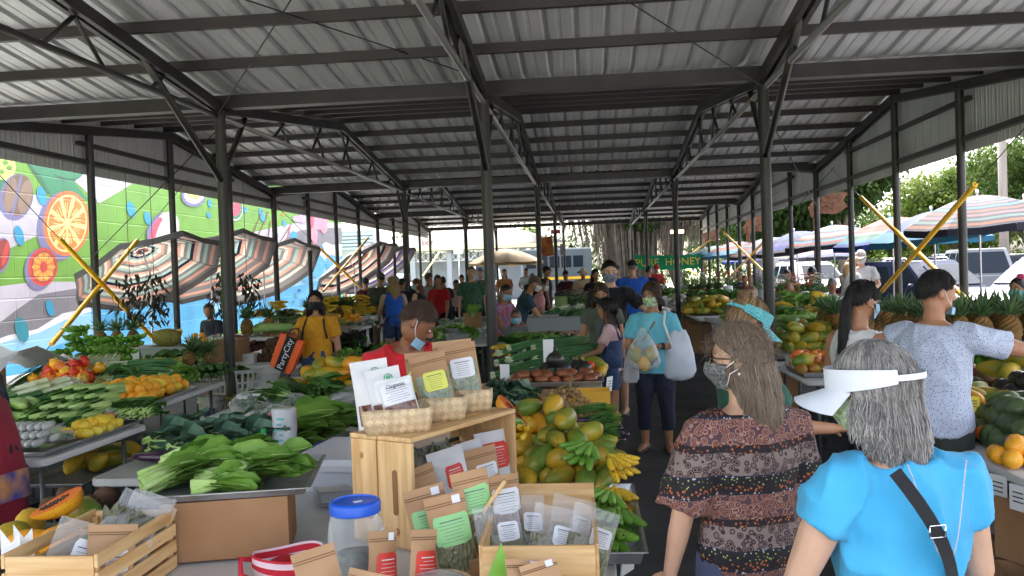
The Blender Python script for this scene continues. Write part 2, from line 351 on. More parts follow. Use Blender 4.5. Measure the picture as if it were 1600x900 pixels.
def ell(c, cx, cy, rx, ry, rot=0, a0=0, a1=360, n=28):
 r = rad(rot); P_ = []
 for i in range(n):
  a = rad(a0+(a1-a0)*i/(n-1 if a1-a0 < 360 else n)); x, y = rx*math.cos(a), ry*math.sin(a)
  P_.append((cx+x*math.cos(r)-y*math.sin(r), cy+x*math.sin(r)+y*math.cos(r)))
 if a1-a0 < 360: P_.append((cx, cy))
 poly(c, P_[::-1])
poly('blue', [(-60, 640), (536, 470), (536, 400), (430, 405), (300, 430), (145, 482), (60, 518), (-60, 540)][::1])
poly('lblue', [(-60, 545), (15, 526), (62, 512), (100, 500), (145, 488), (150, 520), (90, 540), (0, 570), (-60, 590)])
poly('lblue', [(330, 470), (420, 446), (450, 412), (500, 405), (536, 408), (536, 430), (450, 450), (400, 470), (330, 490)])
poly('lav', [(-60, 530), (-60, 455), (60, 440), (150, 440), (150, 460), (120, 470), (70, 480), (0, 510)])
poly('lav', [(-60, 350), (0, 330), (70, 298), (78, 330), (66, 366), (15, 390), (-60, 405)])
poly('dgrey', [(-60, 540), (0, 507), (24, 488), (64, 460), (150, 446), (240, 440), (240, 460), (145, 482), (100, 490), (62, 514), (16, 524), (-60, 548)])
poly('foam', [(-60, 552), (16, 524), (62, 514), (100, 490), (145, 480), (146, 487), (105, 500), (64, 520), (18, 532), (-60, 560)])
poly('lav', [(280, 400), (320, 372), (392, 364), (432, 355), (460, 349), (500, 345), (536, 350), (536, 400), (440, 420), (300, 440)])
poly('dgrey', [(432, 384), (450, 372), (470, 360), (500, 356), (536, 356), (536, 386), (505, 388), (480, 393), (460, 398), (440, 394)])
poly('foam', [(300, 420), (380, 400), (430, 395), (455, 396), (470, 399), (484, 391), (500, 388), (510, 378), (522, 383), (536, 381), (536, 390), (520, 396), (490, 402), (460, 404), (400, 414), (300, 440)])
poly('lav', [(118, 281), (136, 270), (204, 280), (208, 288), (158, 318), (146, 308), (136, 298)])
poly('teal', [(48, 258), (60, 240), (150, 250), (128, 278), (118, 283), (138, 308), (155, 312), (152, 323), (138, 310), (110, 320), (90, 312), (78, 300), (66, 278)])
poly('dteal', [(46, 256), (50, 256), (68, 276), (82, 302), (78, 304), (64, 282)])
poly('dteal', [(84, 271), (110, 279), (128, 276), (120, 283), (100, 283)])
ell('lime', 4, 262, 24, 26, 20); ell('teal', 2, 290, 9, 12, 60);
for ax, ay in ((0, 258), (12, 254), (6, 268), (18, 262), (-4, 272)): ell('green', ax, ay, 4.5, 4)
ell('purp', 29, 308, 26, 37, 12); ell('bean', 32, 305, 23, 33, 12); ell('beanl', 20, 304, 9, 27, 10); ell('beanl', 43, 307, 10, 27, 12)
poly('purp', [(36, 272), (39, 274), (24, 338), (20, 337)])
ell('purp', 4, 400, 15, 29, 12); ell('rbean', 6, 398, 12, 25, 12); ell('red', 12, 396, 4, 20, 12)
ell('purp', 97, 354, 36, 54, 6); ell('orange', 107, 349, 36, 51, 4); ell('cream', 108, 349, 31, 45, 4)
for i in range(9):
 a0 = i*40+8; am = rad(a0+18); ell('seg', 108+4*math.cos(am), 349+5*math.sin(am), 25, 37, 4, a0+1, a0+34, 8)
for i in range(9):
 for q in (8, 18, 27):
  a = rad(i*40+8+q+R_.uniform(-3, 3)); x0, y0, x1, y1 = 108+11*math.cos(a), 349+16*math.sin(a), 108+22*math.cos(a+.1), 349+33*math.sin(a+.1)
  nx, ny = -(y1-y0), (x1-x0); l = math.hypot(nx, ny); nx, ny = nx/l*.5, ny/l*.5
  poly('cream', [(x0-nx, y0-ny), (x0+nx, y0+ny), (x1+nx, y1+ny), (x1-nx, y1-ny)])
ell('purp', 64, 421, 23, 33, 5); ell('red', 70, 417, 23, 30, 5); ell('rbean', 71, 417, 19, 25, 5); ell('orange', 71, 417, 17, 23, 5)
for i in range(10):
 a = rad(i*36); ell('yel', 71+12*math.cos(a), 417+16*math.sin(a), 3.2, 6.5, i*36-90);
ell('red', 71, 417, 6, 8)
for x, y, rx, ry, c in ((68, 306, 7, 15, 'drop'), (33, 368, 7, 16, 'drop'), (207, 327, 6, 13, 'drop'), (233, 341, 5, 11, 'drop'), (289, 368, 4, 8, 'drop'), (81, 481, 6, 13, 'drop'), (37, 515, 10, 20, 'dtur'), (187, 488, 5, 10, 'drop'), (328, 336, 3, 5, 'drop'), (330, 318, 3, 7, 'drop'), (411, 336, 4, 11, 'drop'), (385, 328, 3, 5, 'drop'), (433, 366, 3, 7, 'drop'), (446, 349, 3, 5, 'drop'), (460, 368, 6, 7, 'drop'), (456, 409, 4, 11, 'dtur'), (473, 400, 2, 4, 'drop'), (474, 424, 2, 4, 'drop'), (505, 388, 2, 5, 'dtur'), (507, 358, 2, 4, 'drop')):
 ell(c, x, y, rx, ry, -14)
for i in range(26):
 x = R_.uniform(330, 530); ell('navy' if i % 3 else 'dtur', x, 466-(x-330)*.12+R_.uniform(-22, 22), R_.uniform(.8, 3.2), R_.uniform(1, 4), R_.uniform(-60, 60))
for x, y, r in ((480, 425, 12), (495, 415, 14), (430, 470, 9), (520, 412, 10)): ell('blue', x, y, r, r*1.3)
ell('purp', 254, 362, 22, 30, 20); ell('wht', 262, 358, 19, 28, 15); ell('dpink', 246, 362, 8, 24, 18); ell('wht', 252, 364, 5, 24, 18)
ell('purp', 304, 306, 19, 17); ell('wht', 305, 303, 16, 15); ell('lime', 305, 300, 12, 12)
ell('wht', 371, 330, 10, 15, 12); ell('teal', 371, 329, 9, 14, 12); ell('dpink', 370, 327, 7.5, 11, 12)
for x, y, rx, ry, a, c in ((466, 342, 8, 5, 10, 'vio'), (482, 336, 11, 9, 0, 'vio'), (474, 342, 8, 7, 20, 'vio'), (502, 345, 12, 14, 0, 'pink'), (491, 360, 6, 22, -6, 'pink'), (488, 345, 4, 12, 0, 'dpink'), (500, 338, 9, 9, 0, 'pink'), (508, 356, 5, 9, 10, 'pink')): ell(c, x, y, rx, ry, a)
def line(c, pts, wd=.7):
 for (x0, y0), (x1, y1) in zip(pts, pts[1:]):
  nx, ny = -(y1-y0), (x1-x0); l = math.hypot(nx, ny)+1e-6; nx, ny = nx/l*wd, ny/l*wd; poly(c, [(x0-nx, y0-ny), (x0+nx, y0+ny), (x1+nx, y1+ny), (x1-nx, y1-ny)])
line('brown', [(412, 328), (396, 366), (397, 373), (401, 375), (418, 340), (420, 330)]); line('brown', [(424, 345), (419, 382)]); line('brown', [(457, 349), (444, 370), (436, 382)]); line('dpink', [(455, 352), (449, 380)])
line('orange', [(441, 338), (446, 332), (444, 337)])
fx = []
for f in mu.f:
 a, b_, c = (V(mu.v[i]) for i in f[:3]); nrm = V((0, 0, 0))
 for i in range(len(f)): nrm += V(mu.v[f[i]]).cross(V(mu.v[f[(i+1) % len(f)]]))
 fx.append(f if nrm.x > 0 else f[::-1])
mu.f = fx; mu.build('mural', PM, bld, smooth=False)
# ================================================================== foliage
M_LEAFD = mat('leaf_dark', (.022, .045, .011), .8, spec=.12, col2=(.045, .08, .018), sc=.5, trans=.3, rnd=.05)
M_LEAFM = mat('leaf_mid', (.03, .058, .012), .8, spec=.12, col2=(.06, .096, .02), sc=.4, trans=.35, rnd=.05)
M_LEAFY = mat('leaf_yellowgreen', (.05, .085, .016), .8, spec=.12, col2=(.10, .135, .026), sc=.35, trans=.4, rnd=.05)
M_BARK = mat('bark', (.10, .08, .062), .9, col2=(.2, .165, .13), sc=5, bump=.5, stretch=(1, 1, .2))
def crown_mesh(blobs, n, ls, rng, flat=1.0):
 m = MB()
 tot = sum(b[1]**2 for b in blobs)
 for (c, r) in blobs:
  c = V(c); cl = max(6, int(n*r*r/tot/14))
  for _ in range(cl):
   d = V((rng.gauss(0, 1), rng.gauss(0, 1), rng.gauss(0, 1))).normalized(); rr = r*(.45+.55*rng.random()**.5)
   if rng.random() < .12: rr *= 1.15
   p = c + V((d.x*rr, d.y*rr, d.z*rr*.8*flat)); cr = r*rng.uniform(.14, .26)
   for _ in range(14):
    q = p + V((rng.gauss(0, cr), rng.gauss(0, cr), rng.gauss(0, cr*.6)))
    a = V((rng.gauss(0, 1), rng.gauss(0, 1), rng.gauss(0, .6))).normalized(); u, v = frame((a+V((0, 0, .9))+d*.5)); L_ = ls*rng.uniform(.6, 1.3)
    m.quad(q-u*L_*.28, q+v*L_*.5, q+u*L_*.28, q-v*L_*.5)
 return m
def tree(loc, h, r, label, leaf, seed, n=9000, ls=.28, trunk=.3, lobes=9, low=.35, group=None, spread=1.0, name='broadleaf_tree'):
 rng = random.Random(seed); t = empty(name, loc, 0, label, 'tree', group)
 tk = MB(); base = h*low; tk.tube([(0, 0, -.1), (.05*h*.1, 0, base*.5), (rng.uniform(-.3, .3), rng.uniform(-.3, .3), base), (0, 0, h*.7)], [trunk*1.25, trunk*.9, trunk*.7, trunk*.2], 9)
 bl = []
 for i in range(lobes):
  a = 2*PI*i/lobes+rng.uniform(-.4, .4); q = r*rng.uniform(.35, .75)*spread; z = h*rng.uniform(low+.15, .85)
  bl.append(((q*math.cos(a), q*math.sin(a), z), r*rng.uniform(.32, .5)))
  tk.tube([(0, 0, base*.85), (q*.5*math.cos(a), q*.5*math.sin(a), (base+z)*.5), (q*math.cos(a), q*math.sin(a), z)], [trunk*.5, trunk*.32, trunk*.1], 6)
 bl.append(((0, 0, h*.8), r*.5))
 tk.build('trunk', M_BARK, t); crown_mesh(bl, n, ls, rng).build('crown', leaf, t, smooth=False); return t
def pxl(px, Y): p = atY(px, 420, Y); return (p.x, Y, 0)
TG = None
tree(pxl(1250, 52), 8.2, 4.6, 'dark dense tree behind the parked white car, right of the hanging roots', M_LEAFD, 1, 15000, .34, .35)
tree(pxl(1318, 50), 8.4, 3.4, 'dark tree filling the gap between two shelter posts behind the nearer rusty cutout', M_LEAFD, 2, 15000, .34, .4)
tree(pxl(1195, 66), 8.5, 4.5, 'bushy tree behind the middle rusty cutout sculpture', M_LEAFM, 3, 9000, .4, .3)
tree(pxl(1492, 95), 10.2, 7.4, 'broad yellow-green tree rising in a dome against the open sky', M_LEAFY, 4, 16000, .5, .5, low=.25)
tree(pxl(1572, 78), 11.5, 4.6, 'tall airy pale-green tree left of the wooden utility pole', M_LEAFY, 5, 14000, .42, .45, low=.25)
tree(pxl(1618, 62), 10, 5, 'leafy tree right of the wooden utility pole at the frame edge', M_LEAFM, 6, 13000, .36, .45, low=.25)
tree(pxl(1430, 110), 7.5, 6, 'low spreading tree behind the yellow-green dome tree', M_LEAFM, 7, 9000, .55, .45, low=.2)
tree(pxl(1330, 130), 8.0, 8, 'far round tree across the grass beyond the two standing shoppers', M_LEAFM, 8, 6000, .6, .4, low=.15)
tree(pxl(1400, 125), 6.5, 7, 'far low tree across the grass behind the white pickup', M_LEAFY, 9, 6000, .6, .4, low=.12)
tree(pxl(1150, 105), 9, 7, 'distant tree beyond the honey stall, right of the banner', M_LEAFM, 10, 7000, .6, .4, low=.2)
by = 58; bp0 = V(pxl(1000, by)); bt = empty('banyan_tree', bp0, 0, 'huge banyan tree with curtains of hanging aerial roots behind the back of the market', 'tree')
rng = random.Random(11); tk = MB()
for i in range(26):
 a = rng.uniform(0, 2*PI); q = rng.uniform(0, 2.0); x, y = 1.3*q*math.cos(a), q*.5*math.sin(a)
 tk.tube([(x*1.25, y*1.3, -.1), (x, y, 1.6), (x*1.05+rng.uniform(-.3, .3), y, 3.8), (x*2.1+rng.uniform(-.6, .6), y*2, 7)], [rng.uniform(.22, .4), .25, .25, .15], 7)
for i in range(9):
 a = PI*i/8; tk.tube([(0, 0, 3.2), (3*math.cos(a), rng.uniform(-1, 1), 5.2), (8*math.cos(a), rng.uniform(-2, 2), 6.6+rng.uniform(-.4, .6))], [.5, .34, .14], 8)
tk.build('trunk', M_BARK, bt)
M_ROOT = mat('aerial_root', (.10, .078, .055), .9, col2=(.24, .19, .14), sc=3, rnd=0)
rt = MB()
for i in range(620):
 x = rng.gauss(0, 3.4); x = max(-7.5, min(7.5, x)); y = rng.uniform(-2.2, 1.2); top = 7.6-rng.random()*1.2; L_ = (top-.2)*(rng.uniform(.35, 1) if abs(x) > 2.6 else rng.uniform(.7, 1.02))
 if abs(x) > 2.8: L_ = min(L_, (7.8-abs(x))*1.05+rng.uniform(-.2, .5))
 if L_ < .4: continue
 lean = -x*.07*L_*.35
 rt.tube([(x, y, top), (x+lean*.4+rng.uniform(-.07, .07), y, top-L_*.5), (x+lean+rng.uniform(-.1, .1), y, top-L_)], [.04, .028, .012], 3, cap=False)
tag(rt.build('aerial_roots', M_ROOT, bt), kind='stuff')
crown_mesh([((rng.uniform(-7, 7), rng.uniform(-2, 2), 8.2+rng.uniform(-.5, 1.5)), rng.uniform(1.6, 2.6)) for _ in range(14)] + [((-.8, -2.4, 5.6), 1.4), ((.4, -2.4, 5.0), 1.1), ((-1.6, -2.4, 6.2), 1.2), ((3, -2.4, 6.2), 1.3), ((-6.5, -1, 6.9), .8), ((5, -2, 6.6), 1.2)], 22000, .34, rng).build('crown', M_LEAFD, bt, smooth=False)
M_PALM = mat('palm_frond', (.09, .17, .03), .5, col2=(.18, .26, .05), sc=2, trans=.35)
def palm(loc, h, label, seed):
 rng = random.Random(seed); t = empty('palm_tree', loc, 0, label, 'palm', 'palm trees beyond the back of the market'); k = MB(); k.tube([(0, 0, 0), (.1, 0, h*.5), (0, 0, h)], [.16, .1, .09], 8); k.build('trunk', M_BARK, t)
 c = MB()
 for i in range(15):
  a = 2*PI*i/15+rng.uniform(-.2, .2); el = rng.uniform(-.1, 1.1); d = V((math.cos(a)*math.cos(el), math.sin(a)*math.cos(el), math.sin(el))); p = V((0, 0, h)); L_ = rng.uniform(1.3, 1.8)
  for s in range(12):
   q = p; p = p+d*L_/12; d = (d+V((0, 0, -.13))).normalized(); sd = d.cross(V((0, 0, 1))).normalized()
   for sg in (-1, 1):
    e = q + sd*sg*.5*math.sin(PI*(s+1.5)/14) + d*.22 + V((0, 0, -.12)); c.quad(q, p, e)
 c.build('crown', M_PALM, t, smooth=False)
palm(pxl(818, 68), 4.6, 'small palm nearest the beige umbrella at the back', 1); palm(pxl(833, 70), 4.9, 'small palm beside the hanging red poster', 2); palm(pxl(805, 74), 4.4, 'leftmost small palm behind the beige umbrella', 3)
def hedge(x0, x1, y, h, label, seed, leaf):
 rng = random.Random(seed); bl = []; x = x0
 while x < x1: bl.append(((x, y+rng.uniform(-.5, .5), h*.45), h*rng.uniform(.5, .7))); x += h*.7
 o = crown_mesh(bl, 5000, .4, rng).build('hedge', leaf, smooth=False); tag(o, label, 'hedge')
hedge(-12, 13, 67, 6.5, 'added dark thicket blocking the bright sky behind the hanging banyan roots', 23, M_LEAFD)  # added foliage screen, blocks bright ground and sky between the roots
hedge(14, 70, 92, 2.6, 'long pale hedge across the field behind the parked cars', 21, M_LEAFY)
hedge(-70, -14, 100, 3.2, 'long green hedge far behind the hip-roofed building', 22, M_LEAFM)
# ================================================================== hip roofed building at the back left
M_SHING = mat('grey_shingle', (.10, .09, .082), .9, col2=(.15, .138, .126), sc=6, bump=.3, rnd=0)
M_CREAM = mat('cream_trim', sRGB(236, 226, 170), .6); M_WALLW = mat('white_wall', (.36, .38, .4), .7, rnd=0)
a = V(pxl(572, 56)); b_ = V(pxl(842, 56)); hb = empty('hip_roof_building', (0, 0, 0), 0, 'low white building with grey hip roof and white lattice under its eaves', 'building')
x0, x1, y0, y1 = a.x, b_.x+2, 56, 66; ez = 3.55
r = MB(); xm = pxl(705, 56)[0]; r.quad((x0, y0, ez), (x1, y0, ez), (xm+2.2, 61, ez+1.75), (xm-1.2, 61, ez+1.75)); r.quad((x0, y0, ez), (xm-1.2, 61, ez+1.75), (x0, y1, ez)); r.quad((x1, y0, ez), (x1, y1, ez), (xm+2.2, 61, ez+1.75)); r.quad((x1, y1, ez), (x0, y1, ez), (xm-1.2, 61, ez+1.75), (xm+2.2, 61, ez+1.75)); r.quad((x0, y0, ez-.02), (x0, y1, ez-.02), (x1, y1, ez-.02), (x1, y0, ez-.02)); r.build('roof', M_SHING, hb, smooth=False)
r = MB(); r.box(((x0+x1)/2, y0+.0, ez-.12), (x1-x0+.1, .08, .22)); r.build('fascia', M_CREAM, hb, smooth=False)
la = MB(); n = int((x1-x0-.8)/.5)
for i in range(n):
 xx = x0+.4+i*.5; la.bar((xx, y0+.6, ez-.9), (xx+.5, y0+.6, ez-.3), .03, .05); la.bar((xx+.5, y0+.62, ez-.9), (xx, y0+.62, ez-.3), .03, .05)
 la.tube([(xx+.25+.16*math.cos(t*PI/5), y0+.58, ez-.6+.16*math.sin(t*PI/5)) for t in range(11)], .02, 4)
la.bar((x0+.4, y0+.6, ez-.92), (x1-.4, y0+.6, ez-.92), .06, .06); la.bar((x0+.4, y0+.6, ez-.28), (x1-.4, y0+.6, ez-.28), .06, .06); la.build('lattice', M_WHITE, hb, smooth=False)
for i in range(6):
 xx = x0+.6+i*(x1-x0-1.2)/5; r = MB(); r.box((xx, y0+.6, ez/2-.1), (.34, .34, ez-.2)); r.build('column', M_WALLW, hb, smooth=False)
r = MB(); r.box(((x0+x1)/2, 61, 1.6), (x1-x0-2, 6, 3.2)); r.build('wall', M_WALLW, hb, smooth=False)
M_BLUEW = mat('pale_blue_slats', (.45, .55, .68), .5, rnd=0)
q0 = V(pxl(538, 50)); q = MB(); q.box((q0.x+.9, 50, 2.2), (2.6, 3, 4.4)); sh = q.build('small_shop', M_WALLW, smooth=False); tag(sh, 'small white shop with blue slatted top just past the mural wall', 'building')
q = MB()
for i in range(5): q.box((q0.x+.9, 48.44, 3.4+.2*i), (2.66, .1, .11))
q.build('slat_panel', M_BLUEW, sh, smooth=False)
M_POLE = mat('weathered_wood_pole', (.24, .2, .17), .9, col2=(.36, .31, .27), sc=6, bump=.3, stretch=(1, 1, .1))
pp = V(pxl(1570, 34)); q = MB(); q.tube([pp+V((0, 0, -.2)), pp+V((0, 0, 9.5))], [.17, .13], 12); po = q.build('utility_pole', M_POLE); tag(po, 'weathered wooden utility pole among the trees at the right', 'utility pole')
q = MB(); q.box(pp+V((0, 0, 8.8)), (2.2, .12, .14)); q.build('crossarm', M_POLE, po, smooth=False)
for dx in (-.9, .9):
 q = MB(); q.tube([pp+V((dx+(t-.5)*-70*0, (t-.0)*80, 8.95-4*(.25-(t-.5)**2)*1.2)) for t in [i/12 for i in range(13)]], .012, 4); q.build('wire', M_CABLE, po)
# ================================================================== vehicles
M_TYRE = mat('tyre_rubber', (.015, .015, .016), .8); M_RIM = mat('alloy_rim', (.5, .5, .52), .3, .9); M_CHROME = mat('chrome', (.75, .75, .77), .15, 1)
M_GLASS = mat('car_glass', (.012, .018, .026), .08, spec=.22, rnd=0); M_LAMP = mat('headlamp_lens', (.7, .72, .75), .1); M_RED = mat('tail_lamp', (.35, .02, .02), .2)
def paintc(n, c): return mat('car_paint_'+n, c, .4, .0, rnd=0, spec=.25)
def vehicle(loc, rz, label, pm, L_=4.6, Wd=1.84, H=1.7, kind='suv', name='parked_car', cat='car', group='cars parked along the right side'):
 """nose towards local -y"""
 t = empty(name, loc, rz, label, cat, group); h = Wd/2; gh = .62*H if kind != 'van' else .55*H
 nz = gh*.84; prof_low = [(-L_/2+.12, .26), (-L_/2, .36), (-L_/2-.01, .52), (-L_/2+.03, .6), (-L_/2+.03, nz-.08), (-L_/2+.12, nz), (-L_/2+.5, nz+.1), (-L_/2+1.2, gh), (L_/2-.3, gh+.04), (L_/2-.06, gh-.05), (L_/2-.02, .62), (L_/2, .5), (L_/2-.06, .3)]
 m = MB(); rs = []
 for f_ in (-1, -.97, -.9, -.75, -.4, 0, .4, .75, .9, .97, 1):
  e = abs(f_)**4; rs.append([V((f_*h*(.97 if z < .45 else 1)*(1-.06*(z > gh-.2)), y+(.3*e if y < -L_/2+.6 else 0)-(.2*e if y > L_/2-.4 else 0), .3+(z-.3)*(1-.05*abs(f_)**3))) for y, z in prof_low])
 m.rings(rs)
 yf, yfr = (-L_/2+1.1, -L_/2+1.85) if kind != 'van' else (-L_/2+.55, -L_/2+1.2); yr, yrr = (L_/2-.15, L_/2-.55) if kind != 'pickup' else (.3, .15)
 b_ = MB(); g = []
 for z, t_ in ((gh-.04, 0), (gh+(H-gh)*.5, .5), (H-.09, .9), (H-.02, 1.0), (H, 1.06)):
  ww = h*(.95-.2*t_); y_f = yf+(yfr-yf)*min(t_, 1)+(.25 if t_ > 1.02 else 0); y_r = yr+(yrr-yr)*min(t_, 1)-(.2 if t_ > 1.02 else 0)
  ring = []
  for sx, sy in ((-1, -1), (1, -1), (1, 1), (-1, 1)):
   for da in ((-.16, 0), (0, .16)) if sx*sy > 0 else ((0, .16), (-.16, 0)):
    pass
  c = .14
  ring = [V((-ww, y_f+c*1.6, z)), V((-ww+c, y_f, z)), V((0, y_f, z)), V((ww-c, y_f, z)), V((ww, y_f+c*1.6, z)), V((ww, (y_f+y_r)/2, z)), V((ww, y_r-c, z)), V((ww-c, y_r, z)), V((-ww+c, y_r, z)), V((-ww, y_r-c, z)), V((-ww, (y_f+y_r)/2, z))]
  g.append(ring)
 b_.rings(g); m.v, m.f, m.m = m.v+b_.v, m.f+[tuple(i+len(m.v) for i in f) for f in b_.f], m.m+b_.m
 m.build('body', pm, t, auto=35)
 def pane(ps, nm='window', off=.012):
  ps = [V(p) for p in ps]; nr = (ps[1]-ps[0]).cross(ps[2]-ps[0]).normalized(); c = sum(ps, V())/len(ps)
  if nr.dot(c-V((0, 0, 1))) < 0: nr = -nr; ps = ps[::-1]
  q = MB(); q.rings([[p-nr*.01 for p in ps], [p+nr*off for p in ps]]); q.build(nm, M_GLASS, t, smooth=False)
 def gp(i, z):  # point on greenhouse outline
  t_ = (z-(gh-.04))/(H-.05-gh)*.9; ww = h*(.95-.2*t_); return ww, yf+(yfr-yf)*t_, yr+(yrr-yr)*t_
 zl, zh = gh+.05, H-.13; w0, f0, r0 = gp(0, zl); w1, f1, r1 = gp(0, zh)
 pane([(-w0+.16, f0-.02, zl), (w0-.16, f0-.02, zl), (w1-.16, f1-.02, zh), (-w1+.16, f1-.02, zh)], 'windscreen', .02)
 pane([(-w0+.15, r0, zl), (w0-.15, r0, zl), (w1-.15, r1, zh), (-w1+.15, r1, zh)], 'rear_window', .02)
 for sx in (-1, 1):
  ln = r0-f0
  for a_, b2 in ((.1, .36), (.385, .68), (.705, .93)) if kind != 'pickup' else ((.16, .55), (.6, .92)):
   pane([(sx*w0, f0+ln*a_, zl), (sx*w0, f0+ln*b2, zl), (sx*w1, f1+(r1-f1)*(b2-.01), zh), (sx*w1, f1+(r1-f1)*(a_+(.02 if a_ > .2 else .03)), zh)], 'side_window', .014)
  q = MB(); q.ball((sx*(h+.08), f0+.45, gh+.04), (.1, .06, .08), 8, 6); q.build('wing_mirror', pm, t)
  q = MB(); q.ball((sx*(h-.24), -L_/2+.17, nz-.11), (.2, .14, .075), 12, 8, M=Matrix.Rotation(sx*.45, 3, 'Z')); q.build('headlight', M_LAMP, t)
  q = MB(); q.box((sx*(h-.16), L_/2-.02, .85), (.2, .08, .32)); q.build('tail_light', M_RED, t, smooth=False)
  for sy in (-1, 1):
   wz = MB(); c = (sx*(h-.12), sy*L_*.295, .35); wz.lathe([(.2, -.11), (.33, -.115), (.35, -.06), (.35, .06), (.33, .115), (.2, .11)], c, 18, M=Matrix.Rotation(PI/2, 3, 'Y')); wl = wz.build('wheel', M_TYRE, t, auto=40)
   wz = MB(); wz.lathe([(.05, 0), (.22, .02), (.22, -.02)], (sx*(h+.002), sy*L_*.295, .35), 14, M=Matrix.Rotation(PI/2*sx, 3, 'Y')); wz.build('rim', M_RIM, wl, smooth=False)
 q = MB(); q.box((0, -L_/2+.03, nz-.14), (Wd*.46, .06, .13)); q.box((0, -L_/2+.0, .42), (Wd*.66, .06, .12)); q.build('grille', M_TYRE, t, smooth=False)
 q = MB(); q.box((0, -L_/2-.03, .55), (.32, .02, .13)); q.build('number_plate', M_WHITE, t, smooth=False)
 for sx in (-1, 1):
  if kind == 'suv': q = MB(); q.tube([(sx*h*.68, f1+.4, H+.0), (sx*h*.68, f1+.45, H+.05), (sx*h*.68, r1-.35, H+.05), (sx*h*.68, r1-.3, H)], .018, 6); q.build('roof_rail', M_CHROME, t)
 return t
def vpx(px, Y, x=None): p = atY(px, 420, Y); return (p.x, Y, .01)
vehicle(vpx(1442, 22), rad(24), 'dark navy sport utility car facing the market behind the large crossed yellow poles', paintc('navy', (.012, .02, .05)))
vehicle(vpx(1655, 20.5), rad(-72), 'blue-grey sport utility car at the right edge beyond the rightmost striped umbrella', paintc('bluegrey', (.06, .085, .13)), H=1.72)
vehicle(vpx(1266, 33), rad(8), 'white sport utility car parked beyond the flower stall under the small purple umbrellas', paintc('white', (.75, .76, .78)), H=1.74)
vehicle(vpx(1228, 41), rad(10), 'dark grey sport utility car with only its roof showing above the white car', paintc('grey', (.06, .06, .065)), H=2.0)
vehicle(vpx(1385, 75), rad(80), 'distant white pickup parked on the far side of the lot', paintc('white2', (.7, .7, .7)), kind='pickup', H=1.8, name='parked_pickup', cat='pickup')
vehicle(vpx(1520, 33), rad(170), 'silver van parked behind the dark navy car', paintc('silver', (.13, .14, .15)), kind='van', H=2.0, name='parked_van', cat='van')
vehicle(vpx(1470, 48), rad(100), 'small white truck behind the silver van', paintc('white3', (.3, .31, .32)), kind='pickup', H=1.9, name='parked_truck', cat='truck')
vehicle(vpx(1590, 48), rad(95), 'dark parked car far back at the right edge beyond the utility pole', paintc('black', (.02, .02, .024)), H=1.7)
vehicle(vpx(612, 47), rad(97), 'white sport utility car parked behind the crowd at the far left of the market', paintc('white4', (.74, .76, .79)), H=1.85, L_=4.9, group='cars parked behind the market')
vehicle(vpx(757, 50), rad(10), 'white van with dark windscreen behind the man in the green shirt', paintc('white5', (.72, .72, .72)), kind='van', H=2.3, L_=5.2, group='cars parked behind the market', name='parked_van', cat='van')
M_BUSG = mat('bus_grey_paint', (.07, .085, .09), .4, rnd=0)
bp1 = V(vpx(872, 54)); bus = empty('parked_bus', bp1, 0, 'long dark grey bus with a yellow stripe parked at the back of the market', 'bus'); q = MB(); q.box((0, 0, 1.75), (4.2, 2.4, 2.5)); q.build('body', M_BUSG, bus, smooth=False)
for i in range(5): q = MB(); q.box((-1.6+i*.72, -1.205, 2.25), (.6, .03, .7)); q.build('side_window', M_GLASS, bus, smooth=False)
q = MB(); q.box((0, -1.21, 1.25), (4.22, .03, .16)); q.build('stripe', M_YEL, bus, smooth=False)
q = MB(); q.box((0, 0, 3.03), (4.1, 2.3, .08)); q.build('roof', M_WALLW, bus, smooth=False)
for sx in (-1.3, 1.3): q = MB(); q.lathe([(.2, -.14), (.45, -.14), (.48, -.1), (.48, .1), (.45, .14)], (sx, -1.08, .49), 16, M=Matrix.Rotation(PI/2, 3, 'X')); q.build('wheel', M_TYRE, bus)
M_ORNG = mat('orange_plastic', sRGB(232, 84, 30), .5); bc = V(vpx(1371, 24)); q = MB(); q.lathe([(.3, 0), (.3, .08), (.26, .09), (.24, .4), (.22, .42), (.21, .75), (.19, .77), (.17, 1.0), (.05, 1.02)], bc, 18); bo = q.build('traffic_barrel', M_ORNG, auto=30); tag(bo, 'orange traffic barrel with white bands beside the dark navy car', 'traffic barrel')
for z in (.5, .84): q = MB(); q.lathe([(.236-.03*(z-.5)/.34, -.07), (.226-.03*(z-.5)/.34, .07)], bc+V((0, 0, z)), 18, cap=False); q.build('band', M_WHITE, bo)
# ================================================================== umbrellas
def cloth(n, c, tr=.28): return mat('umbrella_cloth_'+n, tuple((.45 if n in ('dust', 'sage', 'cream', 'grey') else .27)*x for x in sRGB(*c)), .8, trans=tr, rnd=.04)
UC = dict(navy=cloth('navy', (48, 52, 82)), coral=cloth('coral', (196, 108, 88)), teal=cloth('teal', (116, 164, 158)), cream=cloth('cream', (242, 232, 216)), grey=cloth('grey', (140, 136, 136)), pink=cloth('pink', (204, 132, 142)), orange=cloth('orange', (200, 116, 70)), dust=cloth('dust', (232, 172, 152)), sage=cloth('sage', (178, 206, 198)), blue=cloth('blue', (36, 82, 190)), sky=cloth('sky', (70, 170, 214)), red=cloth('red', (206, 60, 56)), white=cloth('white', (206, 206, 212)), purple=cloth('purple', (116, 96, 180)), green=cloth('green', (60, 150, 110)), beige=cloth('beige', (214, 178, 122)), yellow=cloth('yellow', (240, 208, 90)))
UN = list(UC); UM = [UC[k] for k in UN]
M_ALU = mat('umbrella_pole', (.62, .62, .64), .3, .8)
